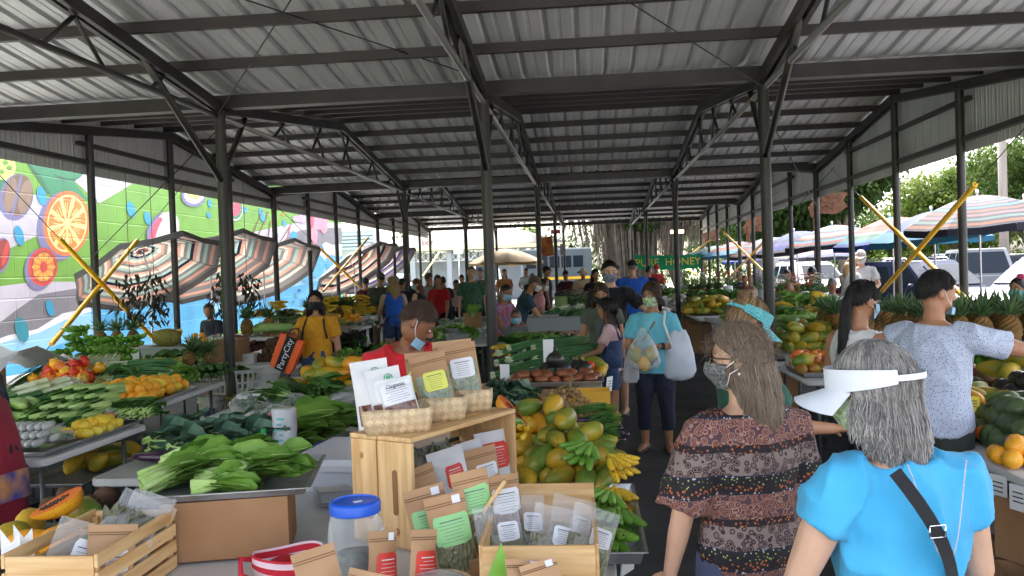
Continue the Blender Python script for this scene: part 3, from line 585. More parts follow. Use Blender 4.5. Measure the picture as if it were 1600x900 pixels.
def umbrella(foot, hub_h, R, stripes, label, tilt=0, taz=0, sag=.32, rot=0, val=.12, gore=None, group='market umbrellas'):
 foot = V(foot); t = empty('market_umbrella', foot, 0, label, 'umbrella', group)
 TM = (Matrix.Rotation(taz, 4, 'Z') @ Matrix.Rotation(tilt, 4, 'Y') @ Matrix.Rotation(-taz, 4, 'Z')).to_3x3(); hub = V((0, 0, hub_h))
 n = len(stripes)*1; m = MB(); k0 = 0
 def pt(r, j):  # octagon corner
  a = rot+2*PI*j/8; return hub + TM @ V((r*math.cos(a), r*math.sin(a), -sag*R*(r/R)**1.6))
 def mid(r, j):
  a = rot+2*PI*(j+.5)/8; q = r*math.cos(PI/8)*.985; return hub + TM @ V((q*math.cos(a), q*math.sin(a), -sag*R*(r/R)**1.6-.02*r))
 for i in range(n):
  r0, r1 = R*i/n, R*(i+1)/n
  for j in range(8):
   c = stripes[i]
   if gore and i > 0: c = gore[(j) % len(gore)]
   m.mi = UN.index(c)
   if i == 0: m.quad(hub, pt(r1, j), mid(r1, j)); m.quad(hub, mid(r1, j), pt(r1, j+1))
   else: m.quad(pt(r0, j), pt(r1, j), mid(r1, j), mid(r0, j)); m.quad(mid(r0, j), mid(r1, j), pt(r1, j+1), pt(r0, j+1))
 dn = TM @ V((0, 0, -val))
 for j in range(8):
  m.mi = UN.index(stripes[-1] if not gore else gore[j % len(gore)]); a, b_, c = pt(R, j), mid(R, j), pt(R, j+1); m.quad(a, a+dn, b_+dn, b_); m.quad(b_, b_+dn, c+dn, c)
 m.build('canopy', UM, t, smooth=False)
 knee = V((0, 0, hub_h-.5)) if tilt else hub
 p = MB(); top = hub + TM @ V((0, 0, .06)); kn = hub + TM @ V((0, 0, -.45))
 p.tube([(kn.x, kn.y, 0), kn, top] if tilt else [(0, 0, 0), top], .018, 8); p.build('pole', M_ALU, t)
 for j in range(8): q = MB(); q.tube([hub+TM @ V((0, 0, -.02)), pt(R*.5, j)+TM @ V((0, 0, -.02)), pt(R, j)+TM @ V((0, 0, -.015))], .006, 4); q.build('rib', M_ALU, t)
 for j in range(8): q = MB(); q.tube([hub+TM @ V((0, 0, -.42)), pt(R*.5, j)+TM @ V((0, 0, -.025))], .005, 4); q.build('strut', M_ALU, t)
 q = MB(); q.ball(top, (.03, .03, .05), 8, 6); q.build('finial', M_WHITE, t); return t
def upx(px, X=None, Y=None):
 p = atX(px, 420, X) if X is not None else atY(px, 420, Y); return V((p.x, p.y, 0))
def hubh(px, py, X): return atX(px, py, X).z
S1 = ['blue', 'orange', 'cream', 'navy', 'sage', 'cream', 'dust', 'grey', 'cream', 'sage', 'grey', 'dust', 'cream', 'grey', 'sage', 'navy', 'dust', 'cream', 'grey', 'sage', 'grey', 'dust', 'grey']
S2 = ['navy', 'coral', 'navy', 'teal', 'navy', 'pink', 'navy', 'teal', 'navy', 'pink', 'navy', 'sky', 'navy', 'coral', 'navy', 'pink', 'navy', 'teal', 'navy', 'orange', 'navy']
S3 = ['sky', 'white', 'purple', 'white', 'coral', 'white', 'sky', 'navy', 'pink', 'white', 'coral', 'navy', 'sky', 'red', 'navy']
S4 = ['sky', 'sky', 'white', 'red', 'coral', 'coral', 'red', 'coral', 'coral', 'white', 'green', 'teal', 'sky', 'blue']
S5 = ['sky', 'blue', 'blue', 'blue', 'blue', 'blue', 'blue', 'blue', 'blue', 'sky', 'sky', 'sky']
S6 = ['orange', 'coral', 'cream', 'navy', 'orange', 'cream', 'coral', 'navy', 'orange', 'cream', 'navy', 'coral', 'cream', 'navy']
S7 = ['blue', 'purple', 'white', 'navy', 'pink', 'coral', 'purple', 'white', 'navy', 'pink', 'coral', 'purple', 'blue', 'navy']
LG = 'tilted umbrellas along the mural wall'
def lump(px, py, X, R, st, label, tl, az=PI*.97, sag=.3, rot=.2):
 p = atX(px, py, X); umbrella((p.x, p.y, 0), p.z, R, st, label, rad(tl), az, sag, rot, group=LG)
lump(222, 392, -8.3, 1.38, S1, 'striped umbrella tipped steeply so its ringed underside shows, nearest of those along the mural', 29, rad(150))
lump(318, 388, -8.5, 1.5, S1[3:]+['grey', 'dust', 'grey'], 'striped umbrella with shaded grey flap, half behind the front left post', 30, rad(150))
lump(402, 400, -8.6, 1.55, ['navy', 'grey', 'sage', 'dust', 'cream', 'dust', 'sage', 'grey', 'cream', 'dust', 'grey', 'sage', 'dust', 'grey', 'cream', 'grey', 'grey'], 'broad tipped umbrella with blue-grey rim between two left posts', 31, rad(150))
lump(543, 402, -8.4, 1.7, ['dust', 'grey', 'cream', 'grey', 'dust', 'cream', 'navy', 'orange', 'cream', 'grey', 'dust', 'cream', 'navy', 'dust', 'cream', 'grey'], 'orange, cream and dark striped tipped umbrella before the end of the mural', 34, rad(165))
lump(583, 405, -8.3, 1.6, ['grey', 'purple', 'cream', 'dust', 'blue', 'cream', 'purple', 'grey', 'dust', 'cream', 'purple', 'grey', 'cream', 'purple', 'grey'], 'purple, white and navy striped tipped umbrella beside the far white car', 34, rad(165))
RG = 'umbrellas along the right side of the market'
def rump(px, py, X, R, st, label, tl=0, az=0, **k):
 p = atX(px, py, X); umbrella((p.x, p.y, 0), p.z, R, st, label, rad(tl), az, group=RG, **k)
rump(1527, 305, 6.7, 1.28, S2, 'large navy, pink and teal striped umbrella at the right edge, nearest of the row', 6, PI*1.2, sag=.36)
rump(1600, 312, 7.9, 1.25, S6, 'coral and cream striped umbrella mostly cut off by the right frame edge', 0, 0, sag=.32)
rump(1455, 330, 6.7, 1.25, S5, 'plain blue umbrella with lighter blue rim between two right-hand posts', 8, PI*1.1, sag=.34)
rump(1390, 340, 6.6, 1.3, S4, 'red and pink umbrella with green and blue rim', 8, PI*1.1, sag=.34)
rump(1300, 352, 6.5, 1.3, S3, 'pale blue and coral striped umbrella behind the front right post', 6, PI*1.1, sag=.34)
rump(1241, 362, 6.4, 1.3, ['blue', 'blue', 'navy', 'blue', 'blue', 'blue', 'navy', 'blue', 'purple', 'blue', 'blue', 'navy'], 'deep blue umbrella seen left of the front right post', 10, PI*1.1, sag=.36)
rump(1195, 372, 6.3, 1.4, S2, 'dark striped umbrella over the far flower stall', 10, PI*1.1, sag=.3)
rump(1290, 385, 9.0, 1.4, S7, 'purple striped umbrella low behind the pale blue one', 0, 0, sag=.28)
rump(1465, 352, 9.2, 1.4, ['sky', 'sky', 'teal', 'sky', 'sky', 'teal', 'sky', 'sky', 'sky'], 'sky blue umbrella behind the plain blue one', 0, 0, sag=.24)
rump(1145, 378, 6.0, 1.35, ['red', 'coral', 'red', 'sky', 'red', 'coral', 'sky', 'sky'], 'red and sky blue umbrella near the honey banner', 8, PI*1.1, sag=.3)
rump(1120, 384, 5.6, 1.4, ['green', 'teal', 'teal', 'green', 'teal', 'teal', 'sky'], 'teal umbrella touching the end of the honey banner', 0, 0, sag=.26)
rump(1165, 397, 8.5, 1.3, ['blue', 'sky', 'blue', 'blue', 'sky', 'blue'], 'bright blue umbrella low behind the far flower stall', 0, 0, sag=.3)
p = atY(790, 392, 40); umbrella((p.x, 40, 0), p.z+.1, 1.75, ['beige']*8, 'plain beige umbrella standing at the back of the market', 0, 0, .36, .2, group=None)
# ================================================================== rusty cutouts, signs, banner
M_RUST = mat('rusted_steel', (.10, .038, .018), .85, .2, col2=(.17, .075, .036), sc=7, bump=.2)
def cutout(px, py, Y, sc, label):
 p = atY(px, py, Y); t = empty('metal_cutout', (p.x, Y, 0), 0, label, 'sculpture', 'rusty cutout sculptures along the lot')
 q = MB(); q.tube([(-.35*sc, 0, 0), (-.36*sc, 0, p.z-.7*sc), (-.28*sc, 0, p.z-.2*sc)], .09*sc, 8); q.build('post', M_RUST, t)
 q = MB(); z = p.z; q.prism([(-.5*sc, z-.55*sc), (-.2*sc, z-.4*sc), (.35*sc, z-.45*sc), (.75*sc, z-.2*sc), (.6*sc, z+.02*sc), (.78*sc, z+.3*sc), (.42*sc, z+.3*sc), (.3*sc, z+.52*sc), (.05*sc, z+.36*sc), (-.22*sc, z+.5*sc), (-.3*sc, z+.2*sc), (-.55*sc, z+.3*sc), (-.42*sc, z), (-.6*sc, z-.2*sc)], .03); q.build('plate', M_RUST, t, smooth=False)
 q = MB()
 for i in range(5): a = 2*PI*i/5; q.leaf(V((.08*sc, -.03, z+.06*sc)), V((math.cos(a), -.15, math.sin(a))), V((0, -1, 0)), .34*sc, .26*sc, .3, .03)
 q.build('flower_relief', M_RUST, t)
cutout(1290, 315, 25, .8, 'rusty steel cutout with flower relief on a post, largest of the three'); cutout(1180, 348, 37, .85, 'rusty steel cutout partly behind the front right post'); cutout(1107, 366, 49, .9, 'small far rusty steel cutout above the honey stall')
M_BANG = mat('banner_green', sRGB(16, 112, 74), .7, trans=.2, rnd=0); M_BANY = mat('banner_yellow_ink', sRGB(226, 190, 60), .6, rnd=0)
p0, p1 = atY(990, 398, 37.5), atY(1096, 396, 37.5); ph = .62; bn = empty('honey_banner', (0, 0, 0), 0, 'green cloth banner reading PURE HONEY in yellow letters at the far stall', 'banner')
q = MB(); n = 24; tp = [V((p0.x+(p1.x-p0.x)*i/n, 37.5+.03*math.sin(i*.9), p0.z+(p1.z-p0.z)*i/n+.02*math.sin(i*1.7)-.05*math.sin(PI*i/n))) for i in range(n+1)]
q.rings([[v for v in tp], [v+V((.02*math.sin(i), 0, -ph)) for i, v in enumerate(tp)]], cap=False, closed=False); q.build('banner_cloth', M_BANG, bn)
text_mesh('PURE  HONEY', .44, M_BANY, bn, xz(((p0.x+p1.x)/2, 37.42, (p0.z+p1.z)/2-ph/2-.04)))
M_SIGNR = mat('sign_red', sRGB(196, 40, 40), .5, rnd=0); M_SIGNW = mat('sign_white', (.78, .78, .78), .5, rnd=0)
p = atY(668, 380, 41); q = MB(); q.box((p.x, 41, p.z), (.62, .05, .36)); s = q.build('exit_sign', M_SIGNW, smooth=False); tag(s, 'small white hanging sign with red EXIT lettering', 'sign'); text_mesh('EXIT', .27, M_SIGNR, s, xz((p.x, 40.96, p.z-.01)))
q = MB(); q.tube([(p.x, 41, p.z+.18), (p.x, 41, HB)], .01, 4); q.build('hanger', M_CABLE, s)
p = atY(716, 385, 46); q = MB(); q.tube([(p.x, 46.05, 0), (p.x, 46.05, p.z+.5)], .04, 8); s = q.build('street_sign', M_ALU); tag(s, 'blank-backed white street sign on a grey post behind the crowd', 'sign'); q = MB(); q.box((p.x, 46, p.z), (.5, .02, .8)); q.build('sign_plate', M_SIGNW, s, smooth=False)
M_POST = mat('poster_print', sRGB(150, 62, 34), .6, col2=sRGB(220, 140, 60), sc=3.5, det=6, rnd=0)
p = atY(855, 385, 33); q = MB(); q.box((p.x, 33, p.z), (.46, .02, .74), rot=Matrix.Rotation(rad(-6), 3, 'Y')); s = q.build('hanging_poster', M_POST, smooth=False); tag(s, 'red-brown and orange printed poster hanging in the middle of the far market', 'poster')
p2 = atY(868, 362, 33); q = MB(); q.box((p2.x, 33, p2.z), (.36, .05, .16)); s = q.build('small_red_box', M_SIGNR, smooth=False); tag(s, 'small red sign board above the hanging printed poster', 'sign')
p = atY(880, 390, 40); q = MB(); q.box((p.x, 39.6, p.z), (.24, .05, .5)); s = q.build('hanging_placard', mat('placard_grey', (.3, .29, .28), .6), smooth=False); tag(s, 'small grey placard hung on a far post right of the printed poster', 'sign')
p = atY(1058, 362, 44); q = MB(); q.box((p.x, 44, p.z), (.62, .3, .16)); s = q.build('light_fixture', emis('lamp_glow', (1, .62, .25), 1.2), smooth=False); tag(s, 'warm glowing lamp fixture on a far yellow pole', 'lamp'); q = MB(); q.tube([(p.x, 44, 0), (p.x, 44, p.z-.08)], .07, 8); q.build('post', M_YEL, s)
# ================================================================== tables, boxes and crates
M_TABLE = mat('table_plastic', (.58, .58, .57), .5, col2=(.66, .66, .65), sc=3, rnd=.06); M_LEG = mat('table_leg_steel', (.12, .12, .125), .5, .4); M_CARD = mat('cardboard', sRGB(158, 120, 84), .85, col2=sRGB(142, 104, 70), sc=3, bump=.1, bsc=12, rnd=.15)
M_CARDIN = mat('cardboard_inside', sRGB(120, 88, 60), .9, rnd=.1); M_BLACKP = mat('black_plastic', (.018, .019, .02), .45, rnd=.1); M_GREENP = mat('dark_green_plastic', (.012, .06, .035), .45, rnd=.1)
M_TRAY = mat('aluminium_tray', (.55, .56, .57), .35, .85, col2=(.42, .43, .44), sc=5, rnd=.05); M_WHITEP = mat('white_plastic', (.72, .72, .7), .4, rnd=.05); M_GREYP = mat('grey_plastic', (.4, .41, .4), .5, rnd=.08); M_FOAM = mat('white_foam', (.75, .76, .76), .8, rnd=.05)
def table(x0, x1, y0, y1, label, z=.75, rz=0, m=None, group='folding display tables'):
 w_, d = x1-x0, y1-y0; t = empty('folding_table', ((x0+x1)/2, (y0+y1)/2, .014), rz, label, 'table', group); z -= .014
 q = MB(); r = .06; pts = []
 for sx, sy, a0 in ((1, 1, 0), (-1, 1, 90), (-1, -1, 180), (1, -1, 270)):
  for k in range(4): a = rad(a0+k*30); pts.append((sx*(w_/2-r)+r*math.cos(a), sy*(d/2-r)+r*math.sin(a)))
 q.rings([[V((x*.99, y*.99, z-.045)) for x, y in pts], [V((x, y, z-.038)) for x, y in pts], [V((x, y, z-.008)) for x, y in pts], [V((x*.992, y*.992, z)) for x, y in pts]]); q.build('tabletop', m or M_TABLE, t, auto=40)
 for sx in (-1, 1):
  for sy in (-1, 1):
   q = MB(); q.tube([(sx*(w_/2-.12), sy*(d/2-.15), 0), (sx*(w_/2-.12), sy*(d/2-.15), z-.045)], .016, 8); q.build('leg', M_LEG, t)
 return t
def carton(c, d, label, rz=0, m=None, flap=0, group='cardboard boxes under and beside the tables', open_=False, name='cardboard_box'):
 t = empty(name, c, rz, label, 'box', group); x, y, z = d; q = MB()
 if not open_ and not flap: q.box((0, 0, z/2), d); q.build('box_body', m or M_CARD, t, smooth=False); q = MB(); q.box((0, 0, z+.001), (x*.99, .05, .003)); q.build('tape', mat('parcel_tape', sRGB(176, 142, 100), .3), t, smooth=False)
 else:
  th = .006; q.box((0, 0, th/2), (x, y, th)); q.box((0, -y/2+th/2, z/2), (x, th, z)); q.box((0, y/2-th/2, z/2), (x, th, z)); q.box((-x/2+th/2, 0, z/2), (th, y-2*th, z)); q.box((x/2-th/2, 0, z/2), (th, y-2*th, z)); q.build('box_body', m or M_CARD, t, smooth=False)
  for sg, ax in ((-1, 0), (1, 0), (-1, 1), (1, 1)):
   if not flap: break
   f = MB(); L_ = (y if ax == 0 else x)*.42; a = rad(R_.uniform(-60, 35))
   if ax == 0: f.box((0, sg*(y/2+L_/2*math.cos(a)), z+L_/2*math.sin(a)), (x, L_, .005), rot=Matrix.Rotation(sg*a, 3, 'X'))
   else: f.box((sg*(x/2+L_/2*math.cos(a)), 0, z+L_/2*math.sin(a)), (L_, y, .005), rot=Matrix.Rotation(-sg*a, 3, 'Y'))
   f.build('flap', m or M_CARD, t, smooth=False)
 return t
def vent_crate(c, d, label, m=None, rz=0, group='black plastic crates under the tables'):
 """open-topped crate with slotted walls"""
 x, y, z = d; q = MB(); q.box((0, 0, .01), (x-.02, y-.02, .02))
 for sx, sy, L_ in ((0, -1, x), (0, 1, x), (-1, 0, y), (1, 0, y)):
  for k in range(4):
   zz = .03+(z-.05)*k/3
   q.box((sx*(x/2-.008), sy*(y/2-.008), zz), (L_ if sy else .016, L_ if sx else .016, .025))
  n = 7
  for k in range(n+1):
   o = -L_/2+.01+(L_-.02)*k/n; q.box((o if sy else sx*(x/2-.008), o if sx else sy*(y/2-.008), z/2), (.014, .014, z-.02))
 o = q.build('plastic_crate', m or M_BLACKP, smooth=False, loc=c, rz=rz); return tag(o, label, 'crate', group)
def tray(c, d, label, rz=0, m=None, group=None, name='metal_tray', tilt=0):
 x, y, z = d; q = MB(); rr = lambda k, zz: [V((sx*(x/2-k), sy*(y/2-k), zz)) for sx, sy in ((-1, -1), (1, -1), (1, 1), (-1, 1))]
 q.rings([rr(.015, 0), rr(.0, z), rr(-.012, z), rr(-.012, z-.004), rr(.004, z-.004), rr(.02, .004)], cap=False); q.quad(*rr(.02, .004)); q.quad(*rr(.015, 0)[::-1])
 o = q.build(name, m or M_TRAY, smooth=False, loc=c, rot=(tilt, 0, rz)); return tag(o, label, 'tray', group)
def bucket(c, r, h, label, m=None, lid=True, group='white pails'):
 t = empty('plastic_bucket', c, 0, label, 'bucket', group); q = MB(); q.lathe([(r*.86, 0), (r*.97, h*.86), (r*1.06, h*.87), (r*1.06, h*.91), (r, h*.92), (r, h), (r*.94, h), (r*.82, .02)] if not lid else [(r*.86, 0), (r*.97, h*.86), (r*1.06, h*.87), (r*1.06, h*.91), (r, h*.92), (r, h)], n=22); q.build('pail', m or M_WHITEP, t, auto=40)
 if lid: q = MB(); q.lathe([(r*1.05, h*.97), (r*1.07, h*1.0), (r*1.05, h*1.04), (r*.3, h*1.035)], n=22); q.build('lid', m or M_WHITEP, t, auto=40)
 q = MB(); q.tube([(r*math.cos(a), -.02-r*.35*math.sin(a), h*.8-r*.9*math.sin(a)) for a in [PI*k/10 for k in range(11)]], .004, 5); q.build('handle', M_LEG, t); return t
# ================================================================== produce
def fruitmat(n, c, c2, rough=.42, sc=5, cut=(.35, .65), **k): return mat(n, sRGB(*c), rough, col2=sRGB(*c2), sc=sc, cut=cut, bump=.04, bsc=60, rnd=.14, freck=k.pop('freck', (75, .16, .55)), **k)
F_PAPG = fruitmat('papaya_skin_green', (104, 132, 46), (190, 160, 46), cut=(.45, .62)); F_PAPY = fruitmat('papaya_skin_yellow', (216, 168, 44), (138, 142, 44), cut=(.42, .6)); F_PAPO = fruitmat('papaya_skin_orange', (236, 150, 34), (214, 160, 40))
F_FLESH = fruitmat('papaya_flesh', (236, 118, 40), (226, 88, 36), .35); F_SEED = mat('papaya_seeds', (.02, .016, .014), .3, col2=(.06, .045, .035), sc=40, bump=.6, bsc=60)
F_MANGO = fruitmat('mango_skin', (238, 156, 30), (216, 90, 40)); F_MANGR = fruitmat('mango_skin_red', (176, 62, 40), (150, 120, 40)); F_ORNG = fruitmat('orange_peel', (240, 156, 30), (246, 176, 44), .45); F_LEMON = fruitmat('lemon_peel', (240, 196, 50), (236, 214, 80), .45)
F_AVO = fruitmat('avocado_skin', (56, 74, 42), (78, 98, 52), .4, 9); F_AVOD = fruitmat('avocado_skin_dark', (34, 30, 32), (52, 48, 44), .35, 9); F_BANY = fruitmat('banana_peel', (226, 186, 48), (190, 160, 50), .5, 6, (.5, .75), freck=(60, .2, .4)); F_BANG = fruitmat('banana_peel_green', (98, 150, 50), (130, 176, 70), .45, 6); F_BANT = mat('banana_tip', (.05, .035, .02), .8)
F_PINE = mat('pineapple_rind', sRGB(150, 104, 48), .65, col2=sRGB(96, 80, 38), sc=14, bump=.4, bsc=30); F_PINL = mat('pineapple_leaf', sRGB(92, 116, 70), .5, col2=sRGB(60, 92, 52), sc=6, trans=.15)
F_TOM = fruitmat('tomato_skin', (206, 48, 34), (226, 80, 40), .25, freck=None); F_PEPO = fruitmat('pepper_orange', (236, 110, 30), (240, 130, 40), .25); F_PEPY = fruitmat('pepper_yellow', (244, 184, 36), (240, 170, 40), .25)
F_EGG = fruitmat('eggplant_skin', (36, 18, 40), (60, 26, 56), .22); F_CUC = fruitmat('cucumber_skin', (36, 74, 32), (64, 104, 44), .4, 8); F_CUCL = fruitmat('squash_skin', (150, 176, 96), (120, 156, 80), .4, 8)
F_POT = mat('root_skin', sRGB(140, 104, 76), .85, col2=sRGB(108, 78, 56), sc=9, bump=.3); F_GING = mat('ginger_skin', sRGB(176, 140, 100), .8, col2=sRGB(150, 112, 78), sc=9, bump=.3); F_TARO = mat('taro_skin', sRGB(96, 66, 48), .9, col2=sRGB(70, 48, 36), sc=14, bump=.5); F_ONION = fruitmat('red_onion_skin', (110, 44, 62), (150, 70, 88), .4); F_SWEET = fruitmat('sweet_potato_skin', (122, 60, 66), (96, 48, 56), .7)
F_BUN = fruitmat('glazed_brown_skin', (150, 88, 52), (112, 60, 36), .3); F_LONG = fruitmat('longan_skin', (168, 130, 80), (150, 112, 66), .6, 12); F_TWIG = mat('twig', sRGB(150, 128, 84), .8); F_GARL = mat('garlic_skin', sRGB(222, 216, 206), .6, col2=sRGB(196, 186, 176), sc=12)
def leafmat(n, c, c2, tr=.25, sc=9, rough=.56): return mat(n, sRGB(*c), rough, col2=sRGB(*c2), sc=sc, trans=tr, bump=.3, bsc=30, rnd=.12)
G_CHOY = leafmat('choy_leaf', (92, 138, 46), (124, 164, 66)); G_STEM = leafmat('choy_stem', (190, 214, 140), (164, 198, 104), .2); G_KALE = leafmat('kale_leaf', (74, 106, 84), (100, 132, 110), .15, 14); G_DARK = leafmat('dark_green_leaf', (66, 112, 50), (92, 138, 62)); G_SCAL = leafmat('scallion_green', (58, 108, 58), (88, 138, 78), .1); G_WHITE = leafmat('scallion_white', (222, 226, 196), (200, 210, 160), .2); G_HERB = leafmat('herb_leaf', (60, 112, 44), (92, 140, 60), .3); G_LETT = leafmat('lettuce_leaf', (140, 180, 80), (104, 150, 60), .3); G_ROOT = mat('pale_roots', sRGB(206, 186, 150), .9); G_PURP = leafmat('purple_leaf', (84, 50, 74), (60, 80, 50), .2)
P_CLEAR = clearmat('clear_film', (1, 1, 1), .1, .16); P_MILK = clearmat('milky_film', (.95, .96, .98), .34, .3); P_ZIP = clearmat('zip_bag_film', (1, 1, 1), .14, .14)
pr = random.Random(5)
def rfruit(prof, n=12, bend=0, lump=.03, seed=0):
 """lathe lying along local y; prof = (radius, position along the length)"""
 rg = random.Random(seed); q = MB(); o = []
 ph = rg.uniform(0, 6)
 for r, t in prof:
  o.append([V((r*math.cos(2*PI*j/n)*(1+lump*math.sin(3*2*PI*j/n+ph+t*9)) + bend*t*t, t, r*math.sin(2*PI*j/n)*(1+lump*math.sin(2*2*PI*j/n+ph)))) for j in range(n)])
 q.rings(o); return q
def ellprof(L_, r, k=8, pear=0): return [(max(.003, r*math.sin(PI*i/k)*(1+pear*math.cos(PI*i/k))), -L_/2*math.cos(PI*i/k)) for i in range(k+1)]
def proto(name, cat, q, m, **k): o = q.build(name, m, **k); o['category'] = cat; return o
PR = {}
PR['papaya_g'] = proto('papaya', 'papaya', rfruit(ellprof(.225, .052, 9, -.25), seed=1), F_PAPG); PR['papaya_y'] = proto('papaya', 'papaya', rfruit(ellprof(.21, .053, 9, -.25), seed=2), F_PAPY); PR['papaya_o'] = proto('papaya', 'papaya', rfruit(ellprof(.2, .054, 9, -.25), seed=3), F_PAPO)
PR['mango'] = proto('mango', 'mango', rfruit(ellprof(.11, .04, 8, .15), seed=4, bend=.8), F_MANGO); PR['mango_r'] = proto('mango', 'mango', rfruit(ellprof(.11, .042, 8, .15), seed=5, bend=.8), F_MANGR); PR['orange'] = proto('orange', 'orange', rfruit(ellprof(.078, .04, 8), lump=.012, seed=6), F_ORNG); PR['lemon'] = proto('lemon', 'lemon', rfruit([(.004, -.046), (.012, -.042), (.026, -.03), (.033, 0), (.026, .03), (.012, .042), (.004, .046)], seed=7), F_LEMON)
PR['avocado'] = proto('avocado', 'avocado', rfruit(ellprof(.14, .052, 9, -.3), seed=8), F_AVO); PR['avocado_d'] = proto('avocado', 'avocado', rfruit(ellprof(.13, .052, 9, -.2), seed=9), F_AVOD); PR['tomato'] = proto('tomato', 'tomato', rfruit(ellprof(.06, .038, 8), seed=10), F_TOM)
PR['cucumber'] = proto('cucumber', 'cucumber', rfruit([(.006, -.14), (.02, -.13), (.025, -.08), (.026, 0), (.025, .08), (.019, .13), (.006, .14)], bend=.8, seed=11), F_CUC); PR['squash'] = proto('long_squash', 'squash', rfruit([(.008, -.18), (.028, -.16), (.036, -.06), (.04, .08), (.03, .15), (.008, .18)], bend=.5, seed=12), F_CUCL)
PR['eggplant'] = proto('eggplant', 'eggplant', rfruit([(.004, -.17), (.016, -.155), (.026, -.1), (.027, 0), (.022, .1), (.016, .15), (.012, .17)], bend=1.2, seed=13), F_EGG)
PR['potato'] = proto('root_vegetable', 'root vegetable', rfruit(ellprof(.12, .037, 7, .1), lump=.12, seed=14), F_POT); PR['ginger'] = proto('ginger_root', 'ginger', rfruit([(.008, -.05), (.022, -.035), (.014, -.015), (.024, .0), (.013, .02), (.02, .036), (.006, .05)], lump=.2, bend=4, seed=15), F_GING); PR['taro'] = proto('taro_root', 'taro', rfruit(ellprof(.16, .055, 8, .2), lump=.1, seed=16), F_TARO); PR['onion'] = proto('red_onion', 'onion', rfruit(ellprof(.07, .035, 7), seed=17), F_ONION); PR['sweet'] = proto('sweet_potato', 'sweet potato', rfruit(ellprof(.2, .038, 8), lump=.1, bend=1, seed=18), F_SWEET)
PR['bun'] = proto('brown_mushroom', 'mushroom', MB().lathe([(.012, 0), (.016, .012), (.05, .012), (.056, .026), (.048, .046), (.028, .058), (.004, .062)], n=14), F_BUN); PR['garlic'] = proto('garlic_bulb', 'garlic', MB().lathe([(.01, 0), (.03, .008), (.034, .02), (.022, .04), (.007, .052), (.004, .07)], n=10), F_GARL); PR['coconut'] = proto('brown_coconut', 'coconut', rfruit(ellprof(.15, .07, 8), lump=.03, seed=19), mat('coconut_husk', sRGB(88, 60, 46), .9, col2=sRGB(64, 44, 36), sc=10, bump=.4, stretch=(1, .2, 1)))
PR['blacksq'] = proto('black_round_squash', 'squash', MB().lathe([(.004, 0), (.05, .006), (.075, .04), (.075, .075), (.05, .11), (.02, .125), (.012, .15), (.016, .165)], n=16), F_AVOD)
PR['pepper'] = proto('red_pepper', 'pepper', MB().lathe([(.012, 0), (.03, .004), (.036, .03), (.042, .06), (.034, .08), (.012, .078), (.008, .1)], n=12), F_TOM); PR['pepper_o'] = proto('orange_pepper', 'pepper', MB().lathe([(.012, 0), (.03, .004), (.036, .03), (.042, .06), (.034, .08), (.012, .078), (.008, .1)], n=12), F_PEPO); PR['pepper_y'] = proto('yellow_pepper', 'pepper', MB().lathe([(.012, 0), (.03, .004), (.036, .03), (.042, .06), (.034, .08), (.012, .078), (.008, .1)], n=12), F_PEPY)
PR['jack'] = proto('jackfruit', 'jackfruit', rfruit(ellprof(.4, .12, 10, .1), n=18, seed=20), mat('jackfruit_rind', sRGB(150, 140, 60), .8, col2=sRGB(118, 112, 48), sc=60, bump=.8, bsc=90))
def banana_hand(m, n, seed, scale=1):
 rg = random.Random(seed); t = bpy.data.objects.new('banana_bunch', None); COL.objects.link(t); t['category'] = 'bananas'
 c = MB(); c.tube([(0, -.02, .06), (0, .0, .075), (0, .03, .085)], [.02, .022, .014], 7); c.build('stem', m, t)
 for i in range(n):
  row = i % 2; a = (i/(n-1)-.5)*1.25; d = V((math.sin(a), math.cos(a), -.05-.3*row)); d.normalize(); p = V((.045*math.sin(a), .01, .08-.03*row)); pts = []; r_ = []
  up = V((0, 0, 1)); L_ = .15*scale*rg.uniform(.9, 1.08)
  for k in range(7):
   s = k/6; pts.append(p.copy()); r_.append(.0205*scale*(.42 if k == 0 else (.85, 1, 1.04, 1, .75, .25)[k-1])); d = (d+up*(.1 if k > 1 else -.12)).normalized(); p = p+d*L_/6
  q = MB(); q.tube(pts, r_, 7); q.mi = 1; q.ball(pts[-1], .006*scale, 5, 4); q.build('banana', [m, F_BANT], t)
 return t
PR['banana_y'] = banana_hand(F_BANY, 9, 1); PR['banana_g'] = banana_hand(F_BANG, 9, 2, 1.1); PR['banana_s'] = banana_hand(F_BANY, 11, 3, .75)
def pineapple(seed):
 rg = random.Random(seed); t = bpy.data.objects.new('pineapple', None); COL.objects.link(t); t['category'] = 'pineapple'; q = MB(); n, k = 16, 12; o = []
 for i in range(k+1):
  s = i/k; r = .062*math.sin(PI*(s*.86+.09))**.5; o.append([V((r*(1+.07*(((i+j) % 2)*2-1))*math.cos(2*PI*j/n), r*(1+.07*(((i+j) % 2)*2-1))*math.sin(2*PI*j/n), s*.17)) for j in range(n)])
 q.rings(o); q.build('fruit', F_PINE, t, smooth=False); c = MB()
 for i in range(26):
  a = i*2.4; el = .25+1.1*(i/26); d = V((math.cos(a)*math.cos(el), math.sin(a)*math.cos(el), math.sin(el))); c.leaf(V((.02*math.cos(a), .02*math.sin(a), .165+.02*i/26)), d, V((0, 0, 1)), rg.uniform(.11, .17), .028, .7-.6*i/26, .02, 4, rg, .5, .35)
 c.build('crown_leaves', F_PINL, t, smooth=False); return t
PR['pineapple'] = pineapple(1); PR['pineapple2'] = pineapple(2)
